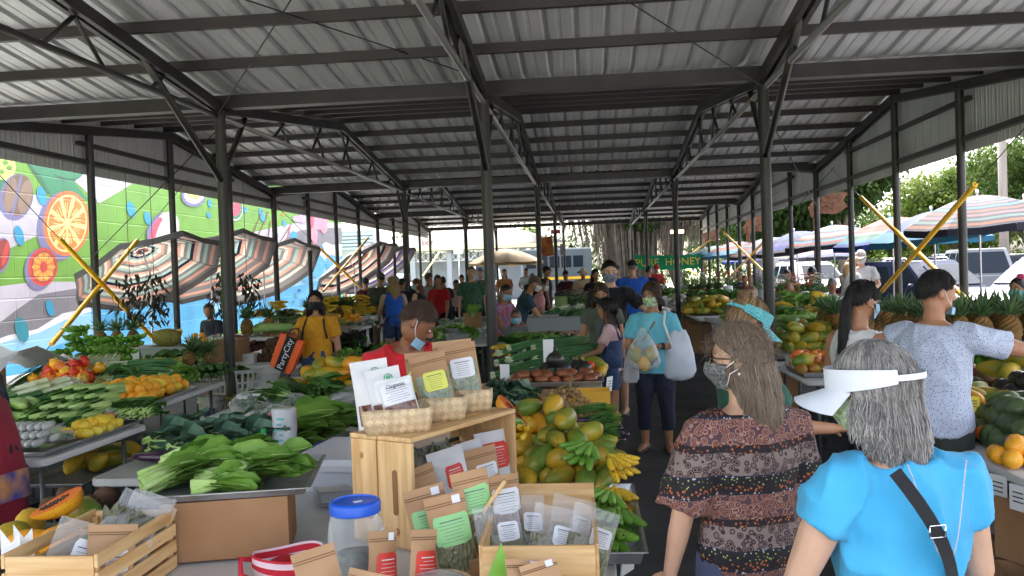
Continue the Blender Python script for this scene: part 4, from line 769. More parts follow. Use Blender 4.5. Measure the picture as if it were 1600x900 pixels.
def greens(name, cat, leaf_m, stem_m, n, L_, W_, stem, seed, curl=.5, wav=.12, spread=.5, sw=.012, lift=.1, flat=.05, shape=.6):
 """a bunch lying down: pale stalks at -y, leaf blades fanning to +y"""
 rg = random.Random(seed); q = MB();
 for i in range(n):
  a = rg.uniform(-1, 1)*spread; z = rg.uniform(.008, flat); x = rg.uniform(-.03, .03); b = V((x, -L_*.45, z+.01)); d = V((math.sin(a)*.7, math.cos(a), rg.uniform(0, lift))).normalized(); e = b+d*(L_*stem)
  q.mi = 1; q.tube([b, b.lerp(e, .5)+V((0, 0, .008)), e+V((0, 0, .01))], [sw*1.25, sw, sw*.45], 6)
  q.mi = 0; q.leaf(e-d*L_*stem*.25, d, V((rg.uniform(-.5, .5), 0, 1)), L_*(1-stem)*rg.uniform(.85, 1.15)+L_*stem*.25, W_*rg.uniform(.7, 1.2), curl*rg.uniform(.3, 1.3), wav, 6, rg, rg.uniform(.0, .6), shape, rib=1 if W_ > .07 else None)
 o = q.build(name, [leaf_m, stem_m]); o['category'] = cat; return o
PR['choy'] = greens('bok_choy', 'bok choy', G_CHOY, G_STEM, 9, .36, .12, .42, 1, .5, .07, .5, .017, .25, .07, 1.15); PR['choy2'] = greens('bok_choy', 'bok choy', G_CHOY, G_STEM, 10, .34, .115, .4, 2, .4, .08, .55, .016, .25, .07, 1.15)
PR['choyw'] = greens('bok_choy', 'bok choy', G_DARK, G_STEM, 9, .24, .08, .55, 3, .4, .06, .4, .019, .15, .06, 1.2)
PR['kale'] = greens('kale_bunch', 'kale', G_KALE, G_STEM, 12, .4, .15, .3, 4, .5, .16, .5, .008, .3, .08); PR['kale2'] = greens('kale_bunch', 'kale', G_KALE, G_STEM, 12, .36, .14, .28, 5, .7, .18, .6, .008, .3, .08)
PR['collard'] = greens('leafy_green_bunch', 'leafy greens', G_DARK, G_STEM, 12, .32, .12, .35, 6, .6, .1, .6, .007, .3, .07); PR['lettuce'] = greens('lettuce_bunch', 'lettuce', G_LETT, G_STEM, 14, .24, .11, .25, 7, .9, .2, .9, .009, .5, .08)
PR['herb'] = greens('herb_bunch', 'herbs', G_HERB, G_HERB, 46, .24, .035, .4, 8, .4, .1, .75, .0025, .5, .07); PR['beans'] = greens('green_bean_bunch', 'green beans', G_LETT, G_HERB, 40, .26, .008, .75, 9, .1, .0, .22, .0045, .1, .05)
PR['purple'] = greens('purple_herb_bunch', 'herbs', G_PURP, G_HERB, 30, .26, .05, .4, 10, .5, .1, .8, .003, .5, .08)
def longbunch(name, n, L_, white, seed, root=True, spread=.07, r=.004):
 rg = random.Random(seed); q = MB()
 for i in range(n):
  x = rg.gauss(0, .022); z = abs(rg.gauss(0, .018))+.006; a = rg.uniform(-1, 1)*spread
  b = V((x, -L_/2, z)); e = b + V((a*.4*white*3, L_*white, .004)); q.mi = 1; q.tube([b, e], [r*1.5, r], 5, cap=False)
  if root:
   for _ in range(3): q.mi = 2; q.tube([b, b+V((rg.uniform(-.02, .02), -rg.uniform(.02, .05), rg.uniform(-.004, .01)))], [.0012, .0005], 3, cap=False)
  q.mi = 0; f = e + V((a*L_*.9, L_*(1-white)*rg.uniform(.75, 1), rg.uniform(-.004, .04))); f.z = max(.004, f.z-.01); q.tube([e, e.lerp(f, .5)+V((0, 0, .012)), f], [r, r*.95, r*.3], 4, cap=False)
 o = q.build(name, [G_SCAL, G_WHITE, G_ROOT]); o['category'] = 'green onions'; return o
PR['leek'] = longbunch('leek_bunch', 26, .62, .3, 1, True, .12, .008); PR['scal'] = longbunch('green_onion_bunch', 40, .5, .22, 2, True, .1); PR['chive'] = longbunch('chive_bunch', 50, .5, .06, 3, False, .1, .0035)
def clear_bag(seed, leaf_m=None, size=(.2, .28, .09), content=30, extra=None, ls=1):
 rg = random.Random(seed); sx, sy, sz = size; t = bpy.data.objects.new('bagged_greens', None); COL.objects.link(t); t['category'] = 'bagged greens'
 q = MB()
 for i in range(content):
  a = rg.uniform(-.7, .7); p = V((rg.uniform(-sx*.3, sx*.3), rg.uniform(-sy*.35, sy*(.1+.15*(1-ls))), rg.uniform(.01, sz*.6))); q.leaf(p, V((math.sin(a), math.cos(a), rg.uniform(-.1, .25))), V((rg.uniform(-1, 1), 0, 1)), sy*rg.uniform(.25, .45)*ls, sx*rg.uniform(.12, .3)*ls, rg.uniform(-.4, .9), .12, 4, rg)
 q.build('leaves', leaf_m or G_DARK, t, smooth=False)
 if extra:
  q = MB()
  for i in range(7): q.ball((rg.uniform(-sx*.3, sx*.3), rg.uniform(-sy*.3, sy*.2), .035), .03, 9, 7)
  q.build('contents', extra, t)
 b = MB(); o = []; n = 18
 for i in range(10):
  s = i/9; y = -sy*.5+sy*s; wv = math.sin(PI*min(1, s*1.15+.05))**.4 if s < .8 else .75; ht = sz*(math.sin(PI*min(1, s*1.2))**.6 if s < .82 else .06+.1*rg.random())
  o.append([V((sx*.5*max(.1, wv)*math.cos(2*PI*j/n)*(1+rg.uniform(-.05, .05)), y+rg.uniform(-.006, .006), max(.003, ht*.52+ht*.52*math.sin(2*PI*j/n)*(1+rg.uniform(-.14, .14))))) for j in range(n)])
 b.rings(o); b.build('plastic_bag', P_CLEAR, t); return t
PR['bag_g'] = clear_bag(1); PR['bag_l'] = clear_bag(2, G_LETT); PR['bag_t'] = clear_bag(3, G_DARK, extra=F_TOM, content=12); PR['bag_w'] = clear_bag(4, G_WHITE, (.16, .2, .09), 26); PR['bag_p'] = clear_bag(5, G_KALE, (.24, .36, .1), 40)
def longan():
 rg = random.Random(3); t = bpy.data.objects.new('longan_cluster', None); COL.objects.link(t); t['category'] = 'longan'; tw = MB(); fr = MB()
 for i in range(44):
  p = V((rg.gauss(0, .06), rg.gauss(0, .08), abs(rg.gauss(.035, .02))+.012)); fr.ball(p, rg.uniform(.014, .017), 9, 7)
  if i % 5 == 0: tw.tube([p, p.lerp(V((0, .05, .1)), .5)+V((0, 0, .02)), (0, .06, .1)], .0016, 3, cap=False)
 tw.tube([(0, .04, .1), (.01, .2, .13)], .004, 5); fr.build('fruit', F_LONG, t); tw.build('twigs', F_TWIG, t); return t
PR['longan'] = longan()
FL = [mat('flower_'+n, sRGB(*c), .6, trans=.3, rnd=.1) for n, c in (('white', (236, 234, 230)), ('purple', (150, 70, 150)), ('orange', (230, 100, 50)), ('pink', (226, 150, 180)))]
def flowers(k, seed):
 rg = random.Random(seed); t = bpy.data.objects.new('flower_bunch', None); COL.objects.link(t); t['category'] = 'flowers'; st = MB(); bl = MB(); lf = MB()
 for i in range(26):
  a = rg.uniform(0, 6.28); r = rg.uniform(.05, .2); e = V((r*math.cos(a), r*math.sin(a), rg.uniform(.32, .52))); st.tube([(r*.2*math.cos(a), r*.2*math.sin(a), 0), e], .003, 4)
  for j in range(6): b = a+j*1.05; bl.leaf(e, V((math.cos(b), math.sin(b), .5)), V((0, 0, 1)), .045, .034, .6, .05, 3, rg)
  lf.leaf(e*.6, V((math.cos(a), math.sin(a), .6)), V((0, 0, 1)), .16, .04, .6, .05, 4, rg)
 st.build('stems', G_HERB, t); lf.build('leaves', G_DARK, t); bl.build('blooms', FL[k], t); b = MB(); b.lathe([(.07, 0), (.085, .2), (.08, .2), (.066, .01)], n=14); b.build('bucket', M_GREYP, t); return t
for i, k in enumerate(('white', 'purple', 'orange', 'pink')): PR['fl_'+k] = flowers(i, 40+i)
def put(k, loc, rot=(0, 0, 0), sc=1, label=None, group=None): return dup(PR[k], loc, rot, sc, label, group)
def heap(keys, c, nx, ny, d, layers, label, group, rz=0, tilt=0, dz=None, orient='any', jit=.25, sc=1, lift=None, slope=(0, 0), seed=1):
 """a pile: every fruit its own object"""
 rg = random.Random(seed); keys = [keys] if isinstance(keys, str) else keys; cr, sr = math.cos(rz), math.sin(rz); dz = dz if dz is not None else d*.62; l0 = lift if lift is not None else d*.42
 for l in range(layers):
  n1, n2 = nx-l, ny-l
  for i in range(max(1, n1)):
   for j in range(max(1, n2)):
    x = (i-(n1-1)/2)*d + rg.uniform(-jit, jit)*d; y = (j-(n2-1)/2)*d + rg.uniform(-jit, jit)*d
    p = V((c[0]+x*cr-y*sr, c[1]+x*sr+y*cr, c[2]+l0+l*dz+x*slope[0]+y*slope[1]+rg.uniform(0, .1)*d))
    if orient == 'any': r = (rg.uniform(-.5, .5), rg.uniform(-3, 3), rg.uniform(0, 6.28))
    elif orient == 'flat': r = (rg.uniform(-.12, .12), rg.uniform(-.1, .1), rg.uniform(0, 6.28))
    elif orient == 'up': r = (rg.uniform(-.12, .12), rg.uniform(-.12, .12), rg.uniform(0, 6.28))
    elif orient == 'banana': r = (rg.uniform(-.4, .3), rg.uniform(-.3, .3), rg.uniform(0, 6.28))
    else: r = (rg.uniform(-.08, .08)+tilt, rg.uniform(-.1, .1), orient+rg.uniform(-.18, .18))
    put(rg.choice(keys), p, r, sc*rg.uniform(.9, 1.1), label, group)
# ================================================================== CENTRE STALL
def T(*a, **k): return table(*a, **k)
T(-1.62, .06, 2.55, 4.35, 'white table at the very front carrying the wooden crates and blue-lidded jar')
T(-.72, .08, 4.37, 6.75, 'white table under the front papayas, eggplants and kale on the aisle edge')
T(-.78, .08, 6.8, 8.9, 'table under the chives and black squash, behind the brown mushrooms tray')
T(-.95, .1, 8.95, 11.5, 'table under the cucumbers beside the girl in overalls')
T(-1.35, .1, 11.6, 14.4, 'table holding the grey fish bins in the middle row')
T(-1.3, .15, 14.5, 17.2, 'table under the big leeks and orange packets in the middle row')
T(-1.3, .2, 17.3, 21.0, 'table under the dark bottles and flower buckets in the middle row')
T(-1.2, .2, 21.2, 27.0, 'long far table under flowers at the back of the middle row')
g = 'papayas heaped at the front of the middle table'; lb = 'ripening papaya in the heap right of the tall wooden shelf crate'
heap(['papaya_g', 'papaya_y', 'papaya_o'], (-.28, 4.64, .765), 5, 4, .125, 4, lb, g, seed=2, sc=.98, orient='any', jit=.2)
heap(['papaya_y', 'papaya_g'], (-.13, 4.22, .77), 4, 4, .125, 4, lb, g, seed=3, sc=.98, orient='any', jit=.2)
g = 'banana hands beside the front papayas'
for i, (x, y, z, k, a, l) in enumerate(((-.34, 4.02, 1.0, 'banana_y', 2.6, 'yellow banana hand lying on the papayas just above the front wooden box'), (-.38, 4.2, 1.0, 'banana_g', 2.2, 'single green banana hand against the shelf crate edge'), (-.04, 3.98, .93, 'banana_g', 2.7, 'bright green banana hand on top, right above the box corner'),
 (.07, 3.95, .88, 'banana_y', 3.9, 'dark yellow banana hand tipping over the table edge toward the aisle'), (.07, 3.75, .78, 'banana_y', 3.3, 'brownish banana hand hanging over the aisle edge'), (.03, 3.62, .8, 'banana_g', 2.9, 'green banana hand directly behind the wooden box wall'), (.07, 3.42, .78, 'banana_g', 3.2, 'lower green banana hand in the tray by the paper tag'), (.05, 3.2, .76, 'banana_g', 3.0, 'green banana hand lowest and nearest beside the wooden box'))):
 put(k, (x, y, z), (R_.uniform(-.2, .5), R_.uniform(-.3, .3), a), .82, l, g)
tray((.03, 3.5, .757), (.26, .95, .05), 'aluminium tray holding the green bananas at the aisle edge', group='metal trays')
def half_papaya(c, rot, label, sc=1.0):
 t = empty('cut_papaya', c, 0, label, 'papaya', 'cut papaya halves'); t.rotation_euler = rot; t.scale = (sc,)*3; q = MB(); n = 16; o = []
 for r, y in ellprof(.2, .06, 9, -.25): o.append([V((r*math.cos(PI+PI*j/(n-1)), y, r*math.sin(PI+PI*j/(n-1)))) for j in range(n)])
 q.rings(o, cap=False, closed=False); q.build('skin', F_PAPO, t)
 f = MB(); pr_ = ellprof(.2, .06, 12, -.25); f.quad(*([V((r, y, 0)) for r, y in pr_]+[V((-r, y, 0)) for r, y in pr_[::-1]])); f.build('flesh', F_FLESH, t, smooth=False)
 s = MB(); rg = random.Random(4)
 for i in range(60): a = rg.uniform(0, 6.28); q_ = rg.random()**.5; s.ball((.022*q_*math.cos(a), .055*q_*math.sin(a)-.005, .002), rg.uniform(.003, .005), 6, 4)
 s.build('seeds', F_SEED, t)
half_papaya((-.42, 4.5, 1.07), (.75, .3, 1.2), 'cut papaya half with orange flesh and black seeds on top of the front papaya heap', 1.15)
heap('eggplant', (-.17, 5.08, .77), 6, 3, .075, 3, 'long dark purple eggplant in the pile behind the front papayas', 'eggplants on the middle table', orient=1.2, seed=4, sc=1.0)
g = 'kale bunches on the middle table'
for i in range(9): put(('kale', 'kale2')[i % 2], (-.68+.1*(i % 3), 5.5+.17*(i//3), .79+.05*(i//3)), (.25, R_.uniform(-.2, .2), 2.8+R_.uniform(-.4, .4)), .85, 'dark blue-green kale bunch in the mound beside the shelf crate and longans', g)
g = 'longan clusters'
for i in range(5): put('longan', (-.26+.1*(i % 3), 5.5+.16*(i//3)+.05*i, .82+.06*(i//3)), (.1, 0, R_.uniform(-.7, .7)), 1.1, 'cluster of small brown longans with twigs between the kale and the yellow box', g)
g = 'green bean bunches'
for i in range(5): put('beans', (.0+.03*(i % 2), 5.32+.09*i, .77+.045*(i % 3)), (0, 0, -1.45+R_.uniform(-.2, .2)), 1.05, 'tied bunch of long green beans at the aisle edge beside the eggplants', g)
for i in range(4): put('herb', (.0, 4.84+.08*i, .79), (0, .2, -1.3+R_.uniform(-.4, .4)), .95, 'fresh green herb bunch between the papayas and eggplants at the aisle edge', 'herb bunches by the front eggplants')
bx = carton((-.03, 6.38, .757), (.3, .22, .15), 'yellow printed produce box under the brown mushroom tray', 0, mat('yellow_box_print', sRGB(220, 168, 44), .6, rnd=0), group='printed boxes', open_=True, name='printed_box')
for i in range(4): q = MB(); q.box((0, -.1115, .03+.012*i), (.16, .002, .006)); q.build('print_line', mat('red_print', sRGB(180, 50, 40), .6, rnd=0), bx, smooth=False)
carton((-.45, 6.45, .757), (.4, .4, .14), 'brown box propping the left side of the mushroom tray')
for i in range(3): put('bag_w', (.0+.02*i, 5.95+.1*i, .77), (0, .2, R_.uniform(-.6, .6)), .85, 'clear bag of pale nuts by the yellow printed box', 'clear bags by the yellow box')
tray((-.3, 6.75, .915), (.74, .46, .035), 'long silver tray of brown mushrooms on the middle table', group='metal trays')
heap('bun', (-.3, 6.72, .92), 7, 3, .098, 2, 'shiny brown mushroom cap in the long silver tray', 'brown mushrooms in the silver tray', orient='up', seed=6, dz=.03, lift=.004)
for i, (x, y, z) in enumerate(((-.24, 7.05, .93), (-.37, 7.1, .92), (-.3, 6.98, 1.01), (-.06, 7.1, .92), (-.12, 7.25, .92))): put('blacksq', (x, y, z), (.1, .1*i, i), 1.0, 'round black squash behind the brown mushrooms', 'round black squashes')
heap(['mango', 'papaya_y'], (-.06, 7.45, .88), 3, 3, .11, 2, 'yellow mango or papaya behind the black squashes', 'yellow fruit behind the black squashes', seed=7)
put('tomato', (-.02, 7.3, .98), (0, 0, 0), 1.1, 'red tomato between the black squash and yellow fruit', 'tomatoes')
g = 'chive bunches on the middle table'
for i in range(16): put('chive', (-.62+.12*(i % 4)+R_.uniform(-.03, .03), 7.4+.33*(i//4)+R_.uniform(-.05, .05), .80+.07*(i//4)+.04*(i % 2)), (.08, 0, -1.2+R_.uniform(-.25, .25)), 1.25, 'long dark green chive bunch in the wide heap behind the mushrooms', g)
for i in range(3): put('kale', (-.5+.13*i, 7.0, .84), (.2, 0, -1.0+i*.4), .8, 'small blue-green leaf bunch before the chives', 'leaf bunches before the chives')
M_SIGNC = mat('price_card', (.8, .8, .78), .6, rnd=.02)
def card(c, w_, h, label, rz=0, tilt=0, group='blank price cards', print_=True):
 t = tag(MB().box((0, 0, h/2), (w_, .006, h)).build('price_card', M_SIGNC, smooth=False, loc=c, rot=(tilt, 0, rz)), label, 'price card', group)
 if print_:
  q = MB()
  for i in range(3): q.box((0, -.0042, h*(.35+.18*i)), (w_*.6, .001, h*.05))
  q.build('print_line', mat('black_print', (.03, .03, .035), .6, rnd=0), t, smooth=False)
 return t
card(tuple(at(858, 578, .95)), .09, .26, 'tall white price card standing in the chives', print_=False); card(tuple(at(790, 620, .80)), .075, .26, 'white price card by the shelf crate beside the mushrooms tray', print_=False)
for px, py, z, l in ((940, 612, .74, 'white tag hanging from the corner of the mushroom tray'), (978, 845, .78, 'white paper tag on the tray of green bananas'), (950, 590, .86, 'white tag hanging over the aisle beside the yellow mangoes'), (948, 540, .82, 'small white tag at the cucumber table edge')):
 p = at(px, py, z); card((p.x, p.y-.0, p.z-.12), .1, .13, l, rz=rad(60), tilt=rad(8))
g = 'cucumbers on the middle table'
heap('cucumber', (-.12, 9.7, .77), 3, 9, .09, 3, 'dark green cucumber stacked at the aisle edge beside the girl in overalls', g, orient=1.45, seed=8, sc=1.25)
for i in range(6): put('herb', (-.62+.1*(i % 3), 9.3+.3*(i//3), .8), (.1, 0, R_.uniform(-1, 1)), 1.25, 'green herb bunch between the chives and cucumbers', 'herbs between chives and cucumbers')
heap(['pepper_o', 'orange'], (-.35, 9.9, .8), 3, 2, .09, 1, 'orange vegetable lying among herbs behind the cucumbers', 'orange vegetables behind the cucumbers', seed=9)
for i in range(6): put('bag_g', (-.75+.2*(i % 3), 10.5+.35*(i//3), .77), (0, 0, R_.uniform(-1, 1)), 1.0, 'clear bag of greens in the bed behind the cucumbers', 'bagged greens behind the cucumbers')
put('banana_y', (-.9, 8.9, .95), (0, 0, 3), 1.1, 'small yellow banana hand at the left end of the chive heap', 'banana hands beside the front papayas')
M_BIN = mat('grey_fish_bin', (.30, .32, .32), .5, rnd=.05); M_FISH = mat('dried_fillet', sRGB(186, 156, 128), .7, col2=sRGB(140, 108, 92), sc=8, bump=.2)
tray((-.62, 12.6, .76), (1.3, 1.2, .09), 'wide pale tray of flat brown dried pieces in the middle row', m=M_FOAM, name='foam_tray')
q = MB(); q.lathe([(.002, -.004), (.05, 0), (.06, .012), (.03, .022), (.002, .02)], n=10); PR['slice'] = proto('dried_slice', 'dried food', q, M_FISH)
heap('slice', (-.62, 12.6, .775), 8, 7, .14, 2, 'flat brown dried slice in the pale tray of the middle row', 'dried slices in the pale tray', orient='flat', seed=10, sc=1.7, lift=.01, dz=.05)
q = MB(); q.box((-.45, 13.75, .9), (1.1, .5, .28)); o = q.build('grey_bin', M_BIN, smooth=False); tag(o, 'long grey plastic bin behind the dried slices', 'bin', 'plastic bins')
q = MB(); q.box((-.9, 14.6, .9), (.7, .5, .28)); o = q.build('grey_bin', M_BIN, smooth=False); tag(o, 'grey plastic bin behind the child at the middle row', 'bin', 'plastic bins')
for i in range(7): put('leek', (-.75+.14*i, 15.6+.05*i, .95+.03*(i % 2)), (-.2, 0, 2.75+R_.uniform(-.15, .15)), 1.5, 'large leek bunch laid across the middle row, white ends away', 'large leeks in the middle row')
for i in range(4): put('bag_l', (-.95+.28*i, 16.4, .82), (.3, 0, R_.uniform(-.5, .5)), 1.5, 'bag of pale lettuce behind the large leeks', 'lettuce bags behind the leeks')
put('squash', (-1.05, 15.2, .9), (0, 0, 1.2), 1.5, 'pale green squash beside the large leeks', 'pale green squashes')
carton((-.2, 17.0, .76), (.75, .34, .12), 'orange and white carton row under the dark bottles', m=mat('orange_box', sRGB(206, 84, 40), .6, rnd=0), group='printed boxes', name='printed_box')
PB = MB().lathe([(.03, 0), (.034, .01), (.034, .12), (.014, .16), (.013, .2), (.016, .2), (.016, .215), (.002, .216)], n=12)
pb = PB.build('dark_bottle', mat('dark_bottle_glass', (.012, .01, .01), .12), auto=40); q = MB(); q.lathe([(.0345, .03), (.0345, .1)], n=12, cap=False); q.build('label', M_SIGNC, pb); pb['category'] = 'bottle'
for i in range(16): dup(pb, (-.62+.085*(i % 8), 18.0+.12*(i//8), .764), (0, 0, i), 1.15, 'dark bottle with white label in the row on the middle tables', 'dark bottles in the middle row')
for i, (k, x, y, l) in enumerate((('fl_white', -.2, 19.2, 'tall white flower bunch nearest the dark bottles'), ('fl_pink', .05, 19.6, 'pale pink flower bunch by the man in black shirt'), ('fl_white', -.45, 20.2, 'white flower bunch beside the green drink dispenser'), ('fl_purple', -.1, 20.6, 'purple flower bunch in the middle row'), ('fl_pink', -.7, 21.8, 'pink flower bunch far in the middle row'), ('fl_white', .0, 22.4, 'white flower bunch far in the middle row'), ('fl_orange', -.4, 23.6, 'orange flower bunch far in the middle row'))):
 put(k, (x, y, .76), (0, 0, i), 1.1, l, 'flower bunches in buckets')
t = empty('drink_dispenser', (-.66, 19.6, .764), 0, 'clear dispenser of pale green drink with dark lid in the middle row', 'drink dispenser'); MB().lathe([(.13, .0), (.15, .02), (.15, .42), (.13, .44)], n=18).build('tank', mat('green_drink', sRGB(150, 176, 110), .15, rnd=0), t, auto=40); MB().lathe([(.155, .44), (.155, .49), (.05, .53)], n=18).build('lid', M_BLACKP, t, auto=40); MB().box((0, -.17, .06), (.04, .06, .04)).build('tap', M_BLACKP, t, smooth=False)
for i, (x, y, l) in enumerate(((-.25, 5.0, 'dark crate under the eggplant table'), (-.3, 6.0, 'dark crate under the longan table'), (-.3, 7.6, 'dark crate under the chive table'), (-.35, 9.6, 'dark crate under the cucumber table'))): vent_crate((x, y, .014), (.6, .8, .5), l)
q = MB(); q.box((-.02, 3.4, .36), (.1, 1.2, .68)); o = q.build('blue_tub', mat('blue_plastic', sRGB(30, 70, 150), .4, rnd=0), smooth=False); tag(o, 'blue plastic tub under the tray of green bananas', 'tub')
# ================================================================== LEFT INNER TABLES (choy, bagged produce)
T(-2.75, -1.6, 4.45, 5.75, 'weathered grey table under the leafy choy and the bag roll', m=mat('worn_table', (.36, .36, .33), .7, col2=(.26, .26, .24), sc=5, rnd=0))
T(-3.0, -1.5, 5.95, 7.6, 'white table of bagged produce in front of the man in red')
T(-3.3, -1.9, 7.7, 9.0, 'table under the yellow papayas beside the woman in mustard')
tray((-2.0, 6.25, .757), (1.0, .5, .03), 'metal tray of bagged vegetables in front of the man in red', group='metal trays')
g = 'bagged vegetables in the tray before the man in red'
for i, (k, x, y, s, l) in enumerate((('bag_p', -1.72, 6.25, 1.35, 'large clear bag of grey-green leaves nearest the man in red'), ('bag_p', -1.85, 6.5, 1.4, 'clear bag of long greens at the back of the metal tray'), ('bag_t', -2.08, 6.2, .95, 'clear bag of red tomatoes in the metal tray'), ('bag_t', -2.32, 6.25, .8, 'smaller clear bag of red vegetables in the metal tray'), ('bag_w', -2.15, 6.42, 1.0, 'clear bag of white vegetables behind the red ones'), ('bag_g', -2.4, 6.4, .9, 'clear bag of dark greens at the left of the metal tray'), ('bag_w', -2.48, 6.12, .8, 'small crumpled clear bag at the tray corner'), ('bag_g', -1.75, 6.05, 1.1, 'clear bag of greens at the front right of the metal tray'))):
 put(k, (x, y, .77), (0, 0, R_.uniform(-1.8, -1.0)), s, l, g)
heap(['papaya_y', 'papaya_g', 'papaya_y', 'papaya_o'], (-2.28, 7.6, .77), 5, 3, .15, 3, 'yellow papaya in the pile beside the woman in mustard', 'papayas beside the woman in mustard', seed=12, sc=1.15)
put('avocado', (-2.65, 7.35, .86), (0, 0, 1), 1.6, 'large green fruit at the left of the yellow papayas', None); put('jack', (-1.9, 7.95, .95), (0, .2, 1.2), .7, 'dark green oblong melon behind the yellow papayas', None)
g = 'leafy choy bunches on the grey table'
for i in range(8): put(('choy', 'choy2')[i % 2], (-1.78+R_.uniform(-.05, .05), 4.85+.1*i, .79+.03*(i % 3)), (.1, R_.uniform(-.2, .2), -1.05+R_.uniform(-.2, .2)), 1.15, 'leafy choy bunch in the row right of the plastic bag roll', g)
for i in range(3): put('kale', (-2.25+.16*i, 4.68+.06*i, .82), (.15, 0, -1.9+.2*i), .95, 'broad blue-green kale bunch beside the water bottle', 'kale bunches by the water bottle')
for i in range(3): put('beans', (-2.1+.05*i, 5.35+.1*i, .78), (0, 0, 1.3), 1.3, 'tied green bean bunch behind the water bottle', 'green beans behind the water bottle')
for i in range(3): put('eggplant', (-2.5+.05*i, 4.75+.05*i, .8), (0, 0, 1.5+.1*i), 1.1, 'long eggplant left of the broad kale leaves', 'eggplants by the broad kale')
for i in range(2): put('bag_g', (-1.98+.1*i, 5.15, .78), (0, 0, 1+i), .8, 'small clear bag behind the water bottle', 'clear bags behind the water bottle')
p = at(447, 720, .764); t = empty('bag_roll', p, .2, 'tall standing roll of clear plastic produce bags with faint blue-green print', 'plastic bag roll')
q = MB(); n = 22; rg = random.Random(8); q.rings([[V(((.068+rg.uniform(-.003, .003))*math.cos(2*PI*j/n), (.068+rg.uniform(-.003, .003))*math.sin(2*PI*j/n), z)) for j in range(n)] for z in (0, .04, .09, .14, .19, .24, .285, .3)]); q.build('roll', mat('bag_roll_film', (.62, .63, .64), .22, col2=(.5, .51, .53), sc=9, bump=.5, bsc=16, rnd=0), t)
q = MB(); [q.box((-.02+.01*math.sin(i*2.1), -.071, .04+.03*i), (.025+.015*(i % 2), .003, .012)) for i in range(8)]; q.build('print', mat('teal_print', sRGB(96, 178, 172), .5, rnd=0), t, smooth=False)
p = at(414, 728, .764); t = empty('water_bottle', p, 0, 'small clear water bottle with green cap and blue-green label', 'water bottle')
MB().lathe([(.028, 0), (.032, .01), (.032, .05), (.03, .06), (.032, .07), (.032, .13), (.026, .155), (.014, .175), (.013, .19)], n=16).build('bottle', clearmat('pet_bottle', (.96, .98, 1), .2, .06), t); MB().lathe([(.0155, .185), (.016, .188), (.016, .208), (.014, .21)], n=16).build('cap', mat('green_cap', sRGB(30, 150, 70), .4, rnd=0), t, auto=40); q = MB(); q.lathe([(.0328, .075), (.0328, .095)], n=18, cap=False); q.mi = 1; q.lathe([(.0328, .095), (.0328, .128)], n=18, cap=False); q.build('label', [mat('blue_label', sRGB(130, 180, 220), .4, rnd=0), mat('green_label', sRGB(28, 110, 70), .4, rnd=0)], t)
text_mesh('H', .03, M_SIGNC, t, xz((0, -.0335, .111)))
c = carton((-1.42, 3.24, .764), (.46, .3, .22), 'brown cardboard carton propping the silver choy tray on the front table', rad(14))
tray((-1.43, 3.36, .99), (.6, .58, .03), 'large scratched silver tray of pale choy on a carton', rad(12), group='metal trays', m=mat('worn_tray', (.45, .46, .47), .4, .8, col2=(.3, .31, .32), sc=14, rnd=0))
g = 'pale choy bunches on the silver tray'
for i, (x, y, z, a, s) in enumerate(((-1.86, 3.4, 1.02, -1.25, 1.0), (-1.84, 3.55, 1.04, -1.45, 1.05), (-1.8, 3.3, 1.04, -1.1, 1.0), (-1.62, 3.32, 1.02, -1.3, .95), (-1.62, 3.47, 1.05, -1.5, 1.05), (-1.58, 3.22, 1.02, -1.2, .9), (-1.5, 3.36, 1.06, -1.6, 1.0), (-1.74, 3.44, 1.09, -1.3, 1.0), (-1.68, 3.6, 1.07, -1.7, 1.05), (-1.45, 3.5, 1.04, -1.4, .95), (-1.9, 3.65, 1.05, -1.3, 1.05), (-1.56, 3.42, 1.1, -1.35, .95))):
 put(('choy', 'choy2')[i % 2], (x+.17, y-.08, .99+(z-1.02)*.5), (R_.uniform(-.05, .2), R_.uniform(-.6, .6), a+R_.uniform(-.45, .45)), s*.78, 'pale-stalked choy bunch on the large silver tray at the front left', g)
T(-2.6, -1.98, 2.95, 3.75, 'low dark table under the far lower left papayas', z=.72, m=M_BLACKP)
vent_crate((-1.75, 5.1, .014), (.5, .5, .34), 'dark green slotted crate under the grey table', M_GREENP, group='dark green crates'); vent_crate((-1.65, 4.72, .36), (.45, .35, .3), 'upper dark green slotted crate beside the lidded tote', M_GREENP, group='dark green crates'); vent_crate((-1.3, 5.4, .014), (.4, .6, .5), 'dark green crate behind the lidded tote', M_GREENP, group='dark green crates')
carton((-1.5, 5.95, .4), (.3, .35, .3), 'brown box under the white bagged-produce table, left of the shelf crate'); carton((-1.42, 6.05, .1), (.34, .35, .28), 'lower brown box under the bagged-produce table')
p = at(560, 790, .6); t = empty('lidded_tote', (-1.27, 4.42, .58), rad(-6), 'translucent plastic tote with blue latches left of the shelf crate', 'storage tote'); q = MB()
rr = lambda x, y, z: [V((sx*x, sy*y, z)) for sx, sy in ((-1, -1), (1, -1), (1, 1), (-1, 1))]
q.rings([rr(.2, .26, 0), rr(.23, .3, .27)], cap=True); q.build('tub', mat('translucent_plastic', (.78, .8, .88), .25, rnd=0, trans=.12), t, smooth=False); q = MB(); q.rings([rr(.245, .315, .27), rr(.25, .32, .3), rr(.22, .29, .325), rr(.2, .27, .325)]); q.build('lid', mat('translucent_lid', (.84, .86, .92), .2, rnd=0, trans=.1), t, smooth=False)
for sy in (-.15, .15): q = MB(); q.box((.25, sy, .28), (.02, .1, .08)); q.box((-.25, sy, .28), (.02, .1, .08)); q.build('latch', mat('navy_latch', sRGB(32, 48, 120), .4, rnd=0), t, smooth=False)
tray((-1.12, 4.0, .757), (.4, .3, .03), 'small silver tray under the corner of the shelf crate', rad(20), group='metal trays')
